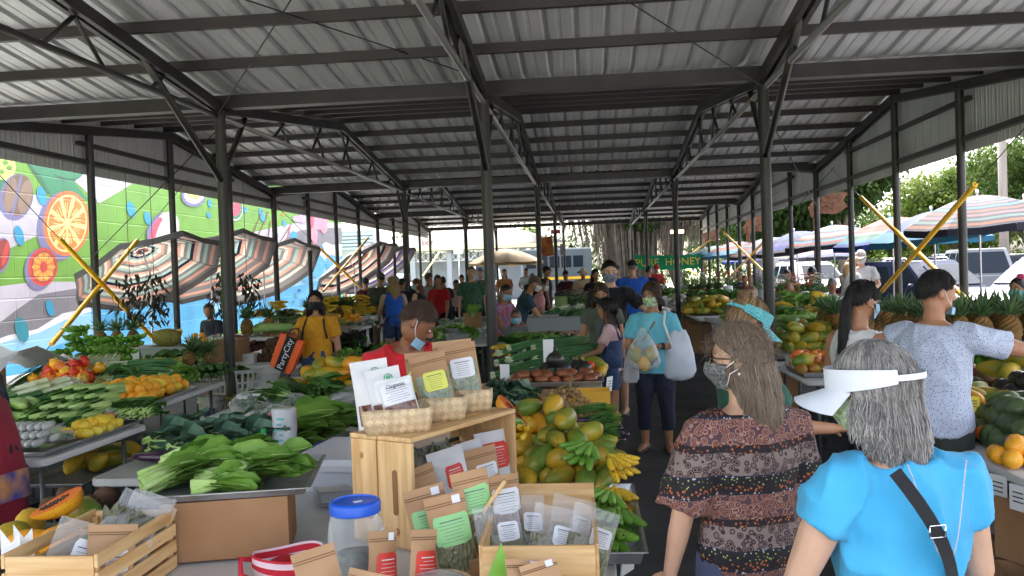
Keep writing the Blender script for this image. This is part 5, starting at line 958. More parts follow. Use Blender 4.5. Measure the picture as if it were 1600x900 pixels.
# ================================================================== LEFT OUTER TABLES
T(-4.9, -3.33, 4.95, 6.2, 'front left table under the white radish bundles and lemons'); T(-6.4, -3.8, 6.9, 8.75, 'left table under the oranges, peppers and green onions', rz=rad(3)); T(-7.0, -4.6, 8.9, 10.1, 'left table under the green bananas and pineapples')
tray((-3.75, 5.6, .757), (.75, 1.15, .03), 'dark-rimmed tray of bundled vegetables on the front left table', group='metal trays')
F_RAD = mat('white_radish', (.68, .68, .66), .45, col2=(.55, .56, .55), sc=8, rnd=.05); q = MB();
for i in range(5): q.lathe([(.006, 0), (.022, .02), (.026, .1), (.02, .17), (.008, .18)], (.048*(i-2), -.09, .026), 10, M=Matrix.Rotation(-PI/2, 3, 'X'))
PR['radish'] = proto('radish_bundle', 'white radish', q, F_RAD)
for i in range(8): put('radish', (-3.62+.0*i-.16*(i % 2), 5.18+.055*(i//2), .79+.045*((i//2) % 3)), (0, 0, .25), .95, 'bundle of white radishes at the near corner of the front left table', 'white radish bundles')
g = 'choy with white stalks on the front left table'
for i in range(16): put('choyw', (-3.98+.12*(i % 4)+R_.uniform(-.03, .03), 5.85+.12*(i//4), .80+.05*(i//4)), (-.25, 0, 2.2+R_.uniform(-.3, .3)), 1.05, 'white-stalked choy bunch in the mound on the front left table', g)
heap('lemon', (-3.47, 5.72, .775), 3, 6, .07, 2, 'yellow lemon in the row at the edge of the front left table', 'lemons on the front left table', seed=14, sc=1.1)
for i in range(4): put('bag_g', (-3.55, 5.42+.07*i, .78), (0, 0, i), .62, 'small bag of green fruit between the radishes and lemons', 'small green bags by the lemons')
put('bag_t', (-3.55, 6.0, .82), (0, 0, .4), .9, 'clear bag of pink onions behind the lemons', None)
for i in range(5): put('collard', (-3.55+.06*i, 6.12, .8), (0, 0, -.8+.3*i), .95, 'dark leafy bunch at the back of the front left table', 'dark leafy bunches on the front left table')
tray((-3.75, 6.1, .42), (.5, 1.0, .03), 'lower shelf tray of papayas beneath the front left table', group='metal trays')
heap(['papaya_y', 'papaya_g'], (-3.72, 6.2, .44), 2, 4, .16, 1, 'papaya on the low shelf beneath the front left table', 'papayas on the low left shelf', seed=15, sc=1.15)
for i, (x, y, l) in enumerate(((-4.0, 5.6, 'black slotted crate under the front left table'), (-4.6, 5.6, 'black slotted crate further under the front left table'), (-4.4, 7.6, 'black slotted crate under the orange table'))): vent_crate((x, y, .014), (.55, .75, .36), l)
for i, (x, y, z, l) in enumerate(((-3.3, 5.5, .12, 'dark round gourd in the crate left of the choy tray'), (-3.12, 5.55, .22, 'dark brown round gourd nearest the choy tray'))): pass
heap('taro', (-2.75, 4.35, .58), 2, 2, .15, 1, 'dark round gourd left of the silver choy tray', 'dark gourds left of the choy tray', seed=16, sc=1.1)
vent_crate((-2.75, 4.35, .2), (.5, .5, .36), 'black crate holding the dark gourds left of the choy tray')
tray((-4.15, 7.55, .757), (.7, 1.1, .03), 'tray of oranges along the white left table', rad(3), group='metal trays')
heap(['orange', 'orange', 'orange', 'lemon'], (-4.15, 7.55, .775), 6, 9, .1, 2, 'orange in the long pile at the edge of the white left table', 'oranges on the white left table', seed=17, rz=rad(3), sc=1.3)
g = 'green onion bunches on the white left table'
for i in range(9): put('leek', (-4.75+.05*(i % 3), 8.35+.14*(i//3), .82+.06*(i//3)), (0, .05, -1.25+R_.uniform(-.15, .15)), 1.25, 'white-ended green onion bunch lying behind the oranges', g)
heap(['pepper', 'pepper_o', 'pepper', 'pepper_y'], (-5.15, 8.1, .82), 5, 5, .105, 3, 'shiny bell pepper in the pile behind the ginger', 'bell peppers on the white left table', seed=18, sc=1.25)
heap('ginger', (-4.82, 7.35, .77), 6, 6, .075, 3, 'knobbly ginger root in the pile left of the oranges', 'ginger roots on the white left table', seed=19, sc=1.2)
put('jack', (-4.62, 7.75, .86), (0, 0, .4), .55, 'round dark green melon between the peppers and oranges', None)
for i in range(5): put('leek', (-4.9+.09*i, 6.55+.02*i, .86+.02*(i % 2)), (-.25, 0, 2.1+.12*i), 1.3, 'big leek bunch with pale hanging roots at the far left', 'leeks at the far left')
heap('squash', (-4.55, 6.45, .77), 3, 4, .11, 2, 'dark green squash under the leeks at the far left', 'dark squashes under the leeks', orient=1.0, seed=20)
table(-5.2, -4.0, 6.25, 6.88, 'dark table edge under the far left leeks', m=M_GREYP)
g = 'green banana hands on the left table'
for i in range(13): put('banana_g', (-5.95+.22*(i % 4)+R_.uniform(-.04, .04), 9.25+.16*(i//4), .83+.12*(i//4)), (.3, R_.uniform(-.3, .3), 3.1+R_.uniform(-.6, .6)), 1.35, 'green banana hand in the big heap before the mural', g)
for i in range(3): put('banana_y', (-5.0+.2*i, 9.3, .86), (0, 0, 2.9), 1.15, 'yellow banana hand right of the green banana heap', 'yellow banana hands on the left table')
for i in range(8): put('scal', (-5.85+.1*i, 8.55+.03*i, .84), (-.5, 0, 2.7+.08*i), 1.2, 'upright dark green onion bunch before the green bananas', 'green onions before the bananas')
heap('cucumber', (-4.12, 9.0, .77), 4, 5, .1, 2, 'dark green cucumber under the left pineapples', 'cucumbers under the left pineapples', orient=.3, seed=21, sc=1.1)
for i, (x, y, z, l) in enumerate(((-4.55, 9.35, .86, 'pineapple lying highest at the end of the orange table'), (-4.3, 9.5, .84, 'pineapple with spreading crown next to the laundry basket'), (-4.7, 9.7, .86, 'pineapple behind the two at the end of the orange table'))): put(('pineapple', 'pineapple2')[i % 2], (x, y, z), (.3, .5*(-1)**i, i), 1.2, l, 'pineapples at the end of the orange table')
for i in range(4): put('collard', (-5.0+.15*i, 9.55, .82), (0, 0, .3*i), 1.3, 'dark herb bunch behind the green onions', 'dark herbs behind the green onions')
q = MB(); n = 14; o = []
for i in range(7):
 o.append([V((-7.1+.125*j, 7.3+.27*i, 1.0+.3*math.sin(PI*min(1, i/5))*(1-.45*(j/n)**2)+.05*math.sin(j*1.3+i)+.03*math.sin(j*2.9-i*2))) for j in range(n)])
q.rings(o, cap=False, closed=False); q2 = q.build('white_tarpaulin', mat('tarp_white', (.62, .63, .65), .45, rnd=0, trans=.15), smooth=True); tag(q2, 'crumpled pale plastic sheet over boxes at the far left', 'plastic sheet')
carton((-5.95, 7.75, .757), (.5, .4, .3), 'brown carton under the crumpled plastic sheet at the far left')
table(-7.0, -4.6, 10.3, 11.0, 'narrow high table holding the white bins of pineapples', z=.78)
for x, l in ((-6.05, 'left long white bin below the standing pineapples'), (-5.3, 'right long pale bin below the jackfruit')):
 q = MB(); q.rings([rr(.34, .2, 0), rr(.37, .23, .2), rr(.38, .24, .2), rr(.38, .24, .215), rr(.35, .21, .215), rr(.33, .19, .17)]); tag(q.build('plastic_bin', M_GREYP if 'right' in l else M_WHITEP, smooth=False, loc=(x, 10.65, .785)), l, 'bin', 'plastic bins')
for i, (x, l) in enumerate(((-6.3, 'pineapple at the left end of the white bins'), (-6.08, 'pineapple second from left on the white bins'), (-5.86, 'pineapple third along the white bins by the post'))): put('pineapple', (x, 10.62, .98), (0, 0, i), 1.35, l, 'pineapples on the white bins')
put('jack', (-5.42, 10.62, 1.1), (0, 0, 1.4), 1.0, 'big olive jackfruit on the pale bin', None)
heap('orange', (-5.05, 10.75, 1.0), 3, 2, .1, 2, 'orange beside the jackfruit on the pale bin', 'oranges beside the jackfruit', seed=22)
for i in range(3): put('banana_y', (-5.6+.1*i, 10.95, 1.1), (0, 0, 3), 1.0, 'yellow bananas behind the jackfruit', 'bananas behind the jackfruit')
put('bag_w', (-4.85, 10.75, 1.0), (.2, 0, 1), 1.3, 'cloudy plastic bag right of the jackfruit', None)
carton((-4.6, 10.7, .78), (.35, .35, .28), 'small brown carton right of the pale bins')
for i in range(5): put('squash', (-4.5+.06*i, 11.6, 1.12+.03*(i % 2)), (0, 0, 1.5), 1.3, 'pale green squash beside the standing pineapples left of the front post', 'squashes left of the front post')
table(-5.2, -4.2, 11.3, 12.6, 'high shelf table with pineapples left of the front post', z=1.02)
for i, (x, y, l) in enumerate(((-4.75, 11.6, 'large pineapple left of the pair by the front post'), (-4.48, 11.7, 'large pineapple nearest the front post'))): put('pineapple2', (x, y, 1.03), (0, 0, i), 1.4, l, 'pineapples left of the front post')
heap('avocado', (-4.35, 12.2, 1.03), 3, 4, .14, 2, 'dark round green fruit heaped by the front left post', 'dark fruit by the front left post', seed=23, sc=1.2)
M_DRY = mat('dried_dark_leaf', (.035, .03, .022), .8, col2=(.06, .055, .03), sc=8)
for k, (x, y, l) in enumerate(((-5.75, 11.0, 'dark dried leaf garland hanging by the side post'), (-6.25, 11.3, 'dark dried leaf garland left of the side post'), (-5.35, 12.2, 'dark dried leaf garland hanging right of the tilted umbrella pole'), (-5.05, 12.4, 'dark dried leaf garland between the umbrella pole and the striped rim'))):
 rg = random.Random(60+k); q = MB()
 for i in range(120): z = 1.95-.65*rg.random()**.8; q.leaf(V((x+rg.gauss(0, .09), y+rg.gauss(0, .06), z)), V((rg.gauss(0, .6), rg.gauss(0, .5), -1)), V((rg.uniform(-1, 1), rg.uniform(-1, 1), 0)), .12, .035, .4, .1, 3, rg)
 q.tube([(x, y, 1.9), (x, y, 3.4)], .004, 4); tag(q.build('hanging_garland', M_DRY, smooth=False), l, 'dried garland', 'dried leaf garlands')
bucket((-4.52, 9.9, .014), .16, .42, 'white pail with blue label left of the front left post'); bucket((-4.05, 10.35, .014), .2, .72, 'tall white pail right of the front left post'); bucket((-3.95, 10.9, .45), .17, .38, 'grey pail on top right of the front left post', M_GREYP)
q = MB(); q.box((-4.48, 9.735, .22), (.13, .012, .2)); o = q.build('pail_label', mat('navy_label', sRGB(36, 44, 110), .5, rnd=0), smooth=False); o.parent = bpy.data.objects['plastic_bucket']; o.location = V((0, 0, 0))-V((-4.52, 9.9, .014))
t = empty('laundry_basket', (-4.28, 10.0, .46), .2, 'white slotted laundry basket perched on the pails by the front left post', 'laundry basket'); q = MB()
def oval(a, b, z, n=28): return [V((a*math.cos(2*PI*j/n), b*math.sin(2*PI*j/n), z)) for j in range(n)]
q.rings([oval(.27, .19, 0), oval(.28, .2, .03), oval(.27, .19, .03)], cap=True);
for z, a in ((.12, .3), (.13, .3), (.24, .325), (.26, .33), (.27, .345)): q.rings([oval(a, a*.72, z), oval(a+.006, a*.72+.006, z+.012), oval(a-.004, a*.72-.004, z+.016)], cap=False)
for j in range(28):
 a = 2*PI*j/28; q.bar((.28*math.cos(a), .2*math.sin(a), .02), (.33*math.cos(a), .235*math.sin(a), .26), .022, .006)
q.build('basket_shell', M_WHITEP, t, smooth=False)
for i in range(3): put('collard', (-4.35+.1*i, 10.0, .62), (.3, 0, i), .9, 'dark leafy bunch inside the laundry basket', 'greens inside the laundry basket')
q = MB(); pz = V((CX[1], RY[1]-.07, .42))
for i in range(2): q.tube([pz+V((-.06, 0, 0)), pz+V((0, -.02, .02)), pz+V((.07, 0, -.02+.04*i))], .006, 5)
for i in range(4): q.tube([pz, pz+V((-.08+.055*i, -.03, .06 if i in (0, 3) else -.12)), pz+V((-.1+.07*i, -.04, .03 if i in (0, 3) else -.2))], .006, 4)
tag(q.build('yellow_ribbon', mat('yellow_ribbon_cloth', sRGB(190, 170, 60), .6, rnd=0)), 'frayed yellow ribbon tied round the front left post', 'ribbon')
table(-5.4, -3.75, 10.6, 12.4, 'left table under the brown taro and potatoes', z=.7); table(-5.6, -3.9, 12.5, 15.2, 'left tiered table under purple roots and bananas', z=.92); table(-6.0, -4.3, 15.3, 18.6, 'far left table under bananas, mangoes and pineapples', z=.85); table(-6.2, -4.5, 18.8, 24.0, 'long far left table before the shoppers in line', z=.8)
heap('taro', (-3.98, 11.2, .71), 5, 6, .15, 3, 'brown hairy taro root in the big pile behind the orange bag', 'taro roots on the left table', seed=24, sc=1.15); heap('potato', (-4.35, 11.6, .85), 5, 5, .1, 3, 'pale brown root in the pile between the garlic and taro', 'pale roots on the left table', seed=25, sc=1.2); heap('garlic', (-4.55, 11.9, 1.0), 6, 6, .075, 3, 'pale ginger or garlic bulb right of the front left post', 'pale bulbs right of the front left post', orient='up', seed=26, sc=1.3); heap('sweet', (-4.7, 11.3, .82), 4, 4, .12, 3, 'purple-brown sweet potato beside the pale bulbs', 'sweet potatoes on the left table', seed=27)
heap('onion', (-4.15, 13.0, .93), 6, 5, .085, 3, 'dark purple onion in the tray right of the front left post', 'purple onions on the left tiers', seed=28, sc=1.1); tray((-4.15, 13.0, .925), (.6, .5, .03), 'tray of purple onions on the left tiers', group='metal trays')
heap('orange', (-4.75, 12.6, 1.0), 3, 3, .1, 2, 'orange beside the purple onions', 'oranges on the left tiers', seed=29); heap(['papaya_y', 'mango'], (-4.35, 13.9, 1.0), 4, 4, .14, 2, 'yellow fruit in the heap left of the woman in mustard', 'yellow fruit on the left tiers', seed=30, sc=1.1); heap('avocado', (-4.9, 13.6, 1.0), 4, 4, .15, 3, 'dark green round fruit on the left tiers', 'dark fruit on the left tiers', seed=31, sc=1.2)
heap('banana_s', (-5.3, 14.2, 1.05), 3, 2, .25, 2, 'small yellow banana hand high on the left tiers', 'small bananas on the left tiers', orient='banana', seed=32, sc=1.3)
for i in range(9): put(('pineapple', 'pineapple2')[i % 2], (-5.15+.2*(i % 5), 15.4+.3*(i//5), 1.0), (0, 0, i), 1.5, 'pineapple in the standing row left of the woman in mustard', 'pineapples behind the woman in mustard')
heap('banana_y', (-4.55, 14.7, 1.1), 3, 2, .24, 2, 'yellow banana hand beside the woman in mustard', 'bananas beside the woman in mustard', orient='banana', seed=33, sc=1.2)
heap('orange', (-4.2, 14.9, 1.0), 3, 4, .1, 2, 'orange under the bananas beside the woman in mustard', 'oranges beside the woman in mustard', seed=34, sc=1.1)
for x, y, l in ((-4.3, 11.0, 'black crate under the taro table'), (-4.5, 13.2, 'black crate under the tiered table'), (-4.9, 17, 'black crate under the far left banana table')): vent_crate((x, y, .014), (.6, .8, .5), l)
q = MB(); q.box((-4.05, 10.72, .62), (.5, .05, .1));
carton((-4.55, 10.75, .702), (.5, .28, .16), 'white printed produce box under the sweet potatoes', .1, M_WHITEP, group='white produce boxes', name='printed_box')
heap('potato', (-3.75, 11.6, .3), 4, 4, .11, 2, 'yellow-brown potato on the low shelf behind the orange bag', 'potatoes on the low shelf', seed=35, sc=1.2); table(-4.2, -3.5, 11.2, 12.0, 'low shelf of potatoes behind the orange bag', z=.28)
heap('banana_s', (-4.9, 17.2, .95), 5, 4, .2, 3, 'small yellow banana hand in the big heap right of the woman in mustard', 'small bananas on the far left table', orient='banana', seed=36, sc=1.3); heap(['papaya_g', 'mango', 'papaya_y'], (-4.75, 16.0, .87), 4, 4, .14, 2, 'green and yellow fruit at the near end of the far left table', 'fruit on the far left table', seed=37, sc=1.1)
heap('avocado', (-5.3, 18.8, 1.0), 5, 5, .14, 2, 'dark avocado heaped at the far left below the brace', 'avocados on the far left table', seed=38, sc=1.1)
for i in range(4): put('pineapple', (-4.6+.02*i, 18.0+.28*i, .95), (0, .3, i), 1.4, 'pineapple at the aisle end of the far left table', 'pineapples at the aisle end of the far left table')
for i in range(10): put('purple', (-3.9+.1*(i % 3), 12.8+.3*(i//3), .55+.1*(i % 3)), (.2, 0, i), 1.3, 'purple-green herb bunch on the low rack right of the woman in mustard', 'purple herbs on the low rack')
table(-4.3, -3.5, 12.6, 14.2, 'low rack of purple herbs right of the woman in mustard', z=.5)
for i in range(8): put('bag_g', (-4.4+.15*(i % 3), 15.6+.4*(i//3), .87), (0, 0, i), 1.2, 'white and green bagged vegetables at the aisle edge of the far left table', 'bagged vegetables on the far left table')
for i in range(3): carton((-4.55+.02*i, 16.6+.5*i, .86), (.3, .45, .12), ('white carton nearest on the far left table edge', 'white carton in the middle of the far left table edge', 'white carton farthest on the far left table edge')[i], 0, M_WHITEP, group='white produce boxes', name='printed_box', open_=True)
for i in range(10): put(('choy', 'collard', 'lettuce')[i % 3], (-5.2+.25*(i % 4), 20+.9*(i//4), .85), (.2, 0, i), 1.4, 'leafy bunch on the long far left table', 'leafy bunches on the long far left table')
heap(['banana_y', 'banana_g'], (-5.4, 22.4, .9), 3, 4, .3, 2, 'banana hand at the far end of the long left table', 'bananas on the long left table', orient='banana', seed=39, sc=1.3)
# ================================================================== RED MAN'S STALL, centre left behind
table(-3.0, -1.5, 9.6, 11.0, 'white table behind the man in red with clear boxes of greens'); table(-2.9, -1.5, 12.6, 14.6, 'white table with clear boxes of greens and a paper bag'); table(-3.1, -1.6, 16.5, 19.5, 'table before the man in the green shirt')
for i, (x, y, s, l) in enumerate(((-2.15, 13.2, 1.0, 'large clear lidded box of salad greens right of the man in red'), (-1.85, 13.6, .8, 'clear lidded box of salad greens near the middle post'), (-2.0, 12.8, .7, 'low clear box of greens in front of the others'))):
 t = empty('clear_box', (x, y, .764), .2*i, l, 'clear box', 'clear boxes of greens'); t.scale = (s,)*3; q = MB(); q.rings([rr(.2, .15, 0), rr(.23, .17, .16)]); q.build('tub', P_MILK, t, smooth=False); q = MB(); q.rings([rr(.24, .18, .16), rr(.24, .18, .18)]); q.build('lid', P_MILK, t, smooth=False); q = MB(); rg = random.Random(i)
 for k in range(60): q.leaf(V((rg.uniform(-.15, .15), rg.uniform(-.1, .1), rg.uniform(.02, .13))), V((rg.uniform(-1, 1), rg.uniform(-1, 1), .1)), V((0, 0, 1)), .1, .05, .5, .1, 3, rg)
 q.build('greens', G_HERB, t, smooth=False)
for i in range(10): put(('bag_g', 'lettuce', 'bag_l')[i % 3], (-2.5+.17*(i % 5), 12.9+.5*(i//5), .8), (0, 0, i*.7), 1.3, 'salad greens in bags around the clear boxes', 'salad bags around the clear boxes')
def paper_bag(c, w_, d, h, label, rz=0, m=None):
 t = empty('paper_bag', c, rz, label, 'paper bag', 'brown paper bags'); q = MB(); q.rings([rr(w_/2, d/2, 0), rr(w_/2*.98, d/2, h*.5), rr(w_/2, d/2*.9, h), rr(w_/2-.004, d/2*.9-.004, h), rr(w_/2-.006, d/2-.008, h*.1)]); q.build('bag_body', m or M_CARD, t, smooth=False); return t
paper_bag((-1.98, 14.4, .764), .3, .18, .36, 'upright brown paper bag before the man in the green shirt', .1); paper_bag((-2.35, 9.9, .764), .2, .14, .14, 'small brown paper bag behind the seed packets')
put('lettuce', (-1.95, 14.4, 1.12), (.9, 0, 0), 1.0, 'green leaves sticking out of the upright paper bag', None)
for i in range(6): put('bag_l', (-2.9+.25*i, 17+.3*(i % 2), .8), (0, 0, i), 1.2, 'pale bagged greens on the far table before the man in the green shirt', 'pale bags before the man in the green shirt')
# ================================================================== RIGHT STALLS
T(1.97, 3.5, 3.3, 5.4, 'front right table under the avocados and papayas'); T(1.98, 3.6, 5.5, 7.6, 'right table behind the man in the speckled shirt'); T(1.86, 3.4, 7.7, 9.3, 'right table under the red mangoes'); T(2.1, 3.8, 9.4, 12.4, 'right table under the papayas beyond the teal visor', z=.78); T(2.1, 4.0, 12.5, 16.5, 'right table under mixed greens in front of the grey-haired seller', z=.8); T(2.05, 4.0, 16.8, 20.4, 'right table under green papayas past the front right post', z=.75); T(2.0, 4.2, 20.6, 25.5, 'far right table under radishes and flowers'); T(2.0, 4.4, 26, 32, 'far right table beneath the honey banner')
heap(['papaya_g', 'papaya_y', 'papaya_o'], (2.28, 5.55, .76), 4, 4, .15, 2, 'papaya in the heap under the arm of the man in the speckled shirt', 'papayas on the front right table', seed=41, sc=1.2)
heap('avocado', (2.4, 4.85, .76), 5, 6, .12, 3, 'dark green avocado in the heap at the right edge', 'avocados on the front right table', seed=42, sc=1.25); heap('avocado_d', (2.72, 5.4, .9), 4, 4, .12, 3, 'purple-black avocado above the green ones at the right edge', 'black avocados on the front right table', seed=43, sc=1.25)
heap('orange', (2.1, 4.45, .76), 3, 3, .09, 2, 'orange fruit at the near corner of the front right table', 'oranges on the front right table', seed=44, sc=1.2); heap('mango', (2.08, 5.15, .76), 2, 4, .11, 2, 'orange mango at the table edge below the speckled shirt', 'mangoes at the edge of the front right table', seed=45, sc=1.1)
heap(['banana_g', 'banana_y'], (2.7, 6.6, .92), 3, 2, .24, 2, 'thick greenish banana hand right of the speckled shirt', 'bananas right of the speckled shirt', orient='banana', seed=46, sc=1.15)
heap('papaya_g', (2.9, 6.1, .95), 3, 3, .16, 2, 'green papaya behind the black avocados', 'green papayas behind the black avocados', seed=47, sc=1.2)
table(2.5, 4.8, 7.7, 9.4, 'raised table of pineapples at the right edge', z=1.0)
g = 'pineapples on the raised right table'
for i in range(18): put(('pineapple', 'pineapple2')[i % 2], (2.95+.24*(i % 6)+R_.uniform(-.04, .04), 7.9+.3*(i//6), 1.01), (R_.uniform(-.15, .15), 0, i), 1.5, 'spiky-crowned pineapple in the crowd of pineapples at the right edge', g)
for i in range(10): put(('pineapple', 'pineapple2')[i % 2], (2.75+.25*(i % 4), 9.8+.35*(i//4), .98), (0, R_.uniform(-.3, .3), i), 1.4, 'pineapple between the two shoppers on the right', 'pineapples between the right-hand shoppers')
for x, y, z, l in ((2.1, 4.75, .70, 'white tag hanging from the front right table, first from the left'), (2.05, 4.4, .68, 'white tag hanging from the front right table, second from the left'), (2.03, 4.2, .68, 'white tag hanging from the front right table, third from the left')): card((1.955, y, z-.08), .1, .12, l, rz=rad(-70))
card((2.16, 5.15, .9), .07, .09, 'yellow sticker card on an orange papaya of the front right table', rz=rad(-20), tilt=rad(-15)).data.materials[0] = mat('yellow_card', sRGB(240, 220, 60), .6, rnd=0)
for i, (x, y, z, rz, l, fl) in enumerate(((2.25, 4.35, .32, .5, 'tilted brown carton stacked under the front right table', 0), (2.1, 4.1, .014, -.3, 'open brown carton on the floor at the right edge', 1), (2.3, 3.75, .014, .2, 'brown carton lying at the lower right corner', 1), (2.3, 4.6, .014, .1, 'dark carton beneath the avocados', 0))): carton((x, y, z), (.5, .4, .3), l, rz, flap=fl, open_=bool(fl))
for x, y, l in ((2.5, 5.0, 'slotted black crate beneath the front right avocados'), (2.4, 6.6, 'slotted black crate under the banana table on the right'), (2.4, 8.6, 'slotted black crate under the red mangoes')): vent_crate((x, y, .33 if y == 5.0 else .014), (.6, .5, .32), l)
tray((2.15, 8.3, .757), (.55, .75, .04), 'metal tray of mangoes beside the white visor', group='metal trays')
carton((2.1, 8.45, .765), (.42, .5, .1), 'white produce box holding the orange mangoes', 0, M_WHITEP, group='white produce boxes', open_=True, name='printed_box')
heap('mango', (2.1, 8.5, .78), 4, 5, .1, 2, 'orange mango in the white box left of the white visor', 'orange mangoes in the white box', seed=48, sc=1.1); heap(['mango_r', 'mango_r', 'papaya_g'], (2.1, 8.05, .78), 5, 2, .1, 2, 'red mango at the front of the metal tray', 'red mangoes in the metal tray', seed=49, sc=1.15)
heap(['papaya_g', 'papaya_g', 'papaya_y'], (2.45, 10.0, .79), 5, 5, .15, 3, 'papaya in the green pile left of the woman in white', 'papayas beyond the teal visor', seed=50, sc=1.15)
heap('avocado', (2.4, 9.3, .6), 4, 3, .13, 1, 'dark avocado low behind the red mangoes', 'avocados behind the red mangoes', seed=51, sc=1.1)
for i in range(26): put(('collard', 'herb', 'bag_l', 'lettuce', 'bag_g')[i % 5], (2.35+.3*(i % 5)+R_.uniform(-.08, .08), 12.4+.55*(i//5), .86+.08*(i % 5)), (.2, 0, R_.uniform(0, 6)), 1.35, 'mixed green bunch on the right table behind the papayas', 'mixed greens on the right table')
heap('squash', (2.7, 11.4, .9), 3, 4, .14, 2, 'pale and dark green squash behind the papayas on the right', 'squashes on the right table', orient=1.3, seed=52, sc=1.3); heap(['tomato', 'pepper'], (2.75, 12.2, .9), 4, 3, .1, 2, 'red tomato among the greens on the right table', 'red vegetables on the right table', seed=53, sc=1.1); heap('banana_y', (3.2, 12.4, .95), 2, 2, .25, 2, 'yellow banana hand before the grey-haired seller', 'bananas before the grey-haired seller', orient='banana', seed=54, sc=1.2)
put('papaya_y', (2.95, 13.6, 1.1), (0, 0, 1), 1.6, 'long orange squash lying high on the right greens', None); heap('onion', (2.4, 12.0, .82), 4, 3, .09, 2, 'pinkish onion in a bag on the right table', 'pink onions on the right table', seed=55)
for i in range(6): put('fl_orange' if i % 3 == 1 else 'fl_white', (3.6+.3*(i % 3), 16.2+.6*(i//3), .95), (0, 0, i), 1.2, ('white lily bunch nearest the front right post', 'orange flower bunch right of the front right post', 'white flower bunch before the woman in blue', 'white flower bunch further back right of the post', 'orange flower bunch further back on the right', 'white flower bunch farthest right')[i], 'flower bunches on the right table')
heap('taro', (3.1, 15.6, .9), 4, 4, .16, 2, 'brown round root near the bent seller on the right', 'brown roots on the right table', seed=56, sc=1.1)
heap(['papaya_g', 'papaya_y'], (2.45, 18.3, .78), 6, 6, .17, 3, 'green papaya in the heap past the front right post', 'green papayas past the front right post', seed=57, sc=1.3)
for i in range(8): put('collard', (2.4+.3*(i % 4), 19.6+.5*(i//4), .95), (.2, 0, i), 1.6, 'leafy bunch behind the far green papayas', 'leafy bunches behind the far papayas')
heap('garlic', (2.4, 21.3, .77), 8, 8, .12, 3, 'white round radish in the far right pile', 'white radishes on the far right table', orient='up', seed=58, sc=1.9); heap('onion', (2.5, 20.6, .77), 7, 4, .11, 2, 'pink radish in front of the white ones', 'pink radishes on the far right table', seed=59, sc=1.3)
for i in range(10): put('purple' if i % 2 else 'bag_g', (2.2+.18*(i % 5), 19.0+.4*(i//5), .78), (.1, 0, i), 1.5, 'mixed purple and green bunch at the aisle edge of the far right table', 'purple bunches on the far right table')
for i in range(8): put(('pineapple', 'pineapple2')[i % 2], (2.6+.22*(i % 4), 22.4+.35*(i//4), .9), (0, 0, i), 1.6, 'small pineapple in the far right row', 'pineapples in the far right row')
for k, x, y, l in (('fl_purple', 4.0, 20.6, 'vivid purple orchid bunch left of the front right post'), ('fl_pink', 3.5, 22.0, 'pink flower bunch on the far right table'), ('fl_white', 2.9, 26.6, 'white flower bunch before the honey banner'), ('fl_white', 3.4, 27.4, 'second white flower bunch before the honey banner'), ('fl_orange', 3.9, 27.0, 'orange-red flower mass below the banner'), ('fl_orange', 4.2, 26.4, 'orange-red flower mass right of the white flowers'), ('fl_purple', 2.4, 29, 'purple flower bunch below the left of the banner')): put(k, (x, y, .9), (0, 0, x), 1.35, l, 'flower bunches on the far right tables')
for i in range(9): put(('collard', 'lettuce', 'bag_l')[i % 3], (2.3+.3*(i % 4), 25.5+1.2*(i//4), .85), (.2, 0, i), 1.8, 'leafy greens on the far right table before the banner', 'leafy greens before the banner')
q = MB(); q.lathe([(.12, 0), (.12, .36), (.05, .36), (.05, .0)], (0, 0, 0), 16); tag(q.build('paper_roll', M_SIGNC, loc=(3.3, 21.2, .9), auto=40), 'white paper towel roll on the far right table', 'paper roll')
carton((3.7, 21.4, .9), (.5, .4, .25), 'brown carton with yellow fruit on the far right table', flap=1, open_=True); heap('mango', (3.7, 21.4, 1.05), 3, 3, .12, 1, 'yellow fruit inside the brown carton on the far right table', 'yellow fruit in the far carton', seed=60)
for x, y, l in ((2.2, 18.0, 'brown carton beneath the far green papayas'), (2.2, 19.2, 'brown carton beneath the far leafy bunches'), (2.15, 20.9, 'brown carton beneath the white radishes'), (2.15, 10.4, 'brown carton under the right papaya table'), (2.2, 22.8, 'brown carton further back under the radish table')): carton((x, y, .014), (.4, .6, .6), l)
heap('mango', (2.15, 18.4, .5), 2, 5, .14, 1, 'orange fruit on the lower shelf past the front right post', 'orange fruit on the far lower shelf', seed=61)
carton((3.95, 15.2, 1.0), (.42, .35, .2), 'open brown carton held up beside the grey-haired seller', .1)
jar = MB().lathe([(.04, 0), (.042, .01), (.042, .1), (.034, .115), (.034, .135), (.002, .136)], n=10).build('honey_jar', mat('honey_amber', sRGB(206, 120, 30), .15), auto=40); jar['category'] = 'jar'
for i in range(14): dup(jar, (2.2+.17*i, 31.3+.1*(i % 2), .764), (0, 0, 0), 1.3, 'small amber honey jar in the row beneath the green banner', 'honey jars under the banner')
heap(['avocado', 'avocado', 'papaya_g'], (2.9, 8.3, .76), 5, 5, .15, 2, 'dark green fruit behind the mangoes on the right', 'dark fruit behind the mangoes', seed=80, sc=1.25)
heap('squash', (2.35, 6.9, .76), 3, 6, .12, 2, 'pale squash on the right table beyond the speckled shirt', 'pale squashes beyond the speckled shirt', orient=1.2, seed=81, sc=1.2); heap(['papaya_g', 'avocado'], (2.4, 6.1, .76), 4, 4, .15, 2, 'green fruit on the right table between papayas and squash', 'green fruit between papayas and squash', seed=82, sc=1.25)
heap(['onion', 'potato'], (3.2, 7.0, .76), 6, 5, .11, 2, 'small brown root at the back of the right table', 'brown roots at the back right', seed=83, sc=1.2)
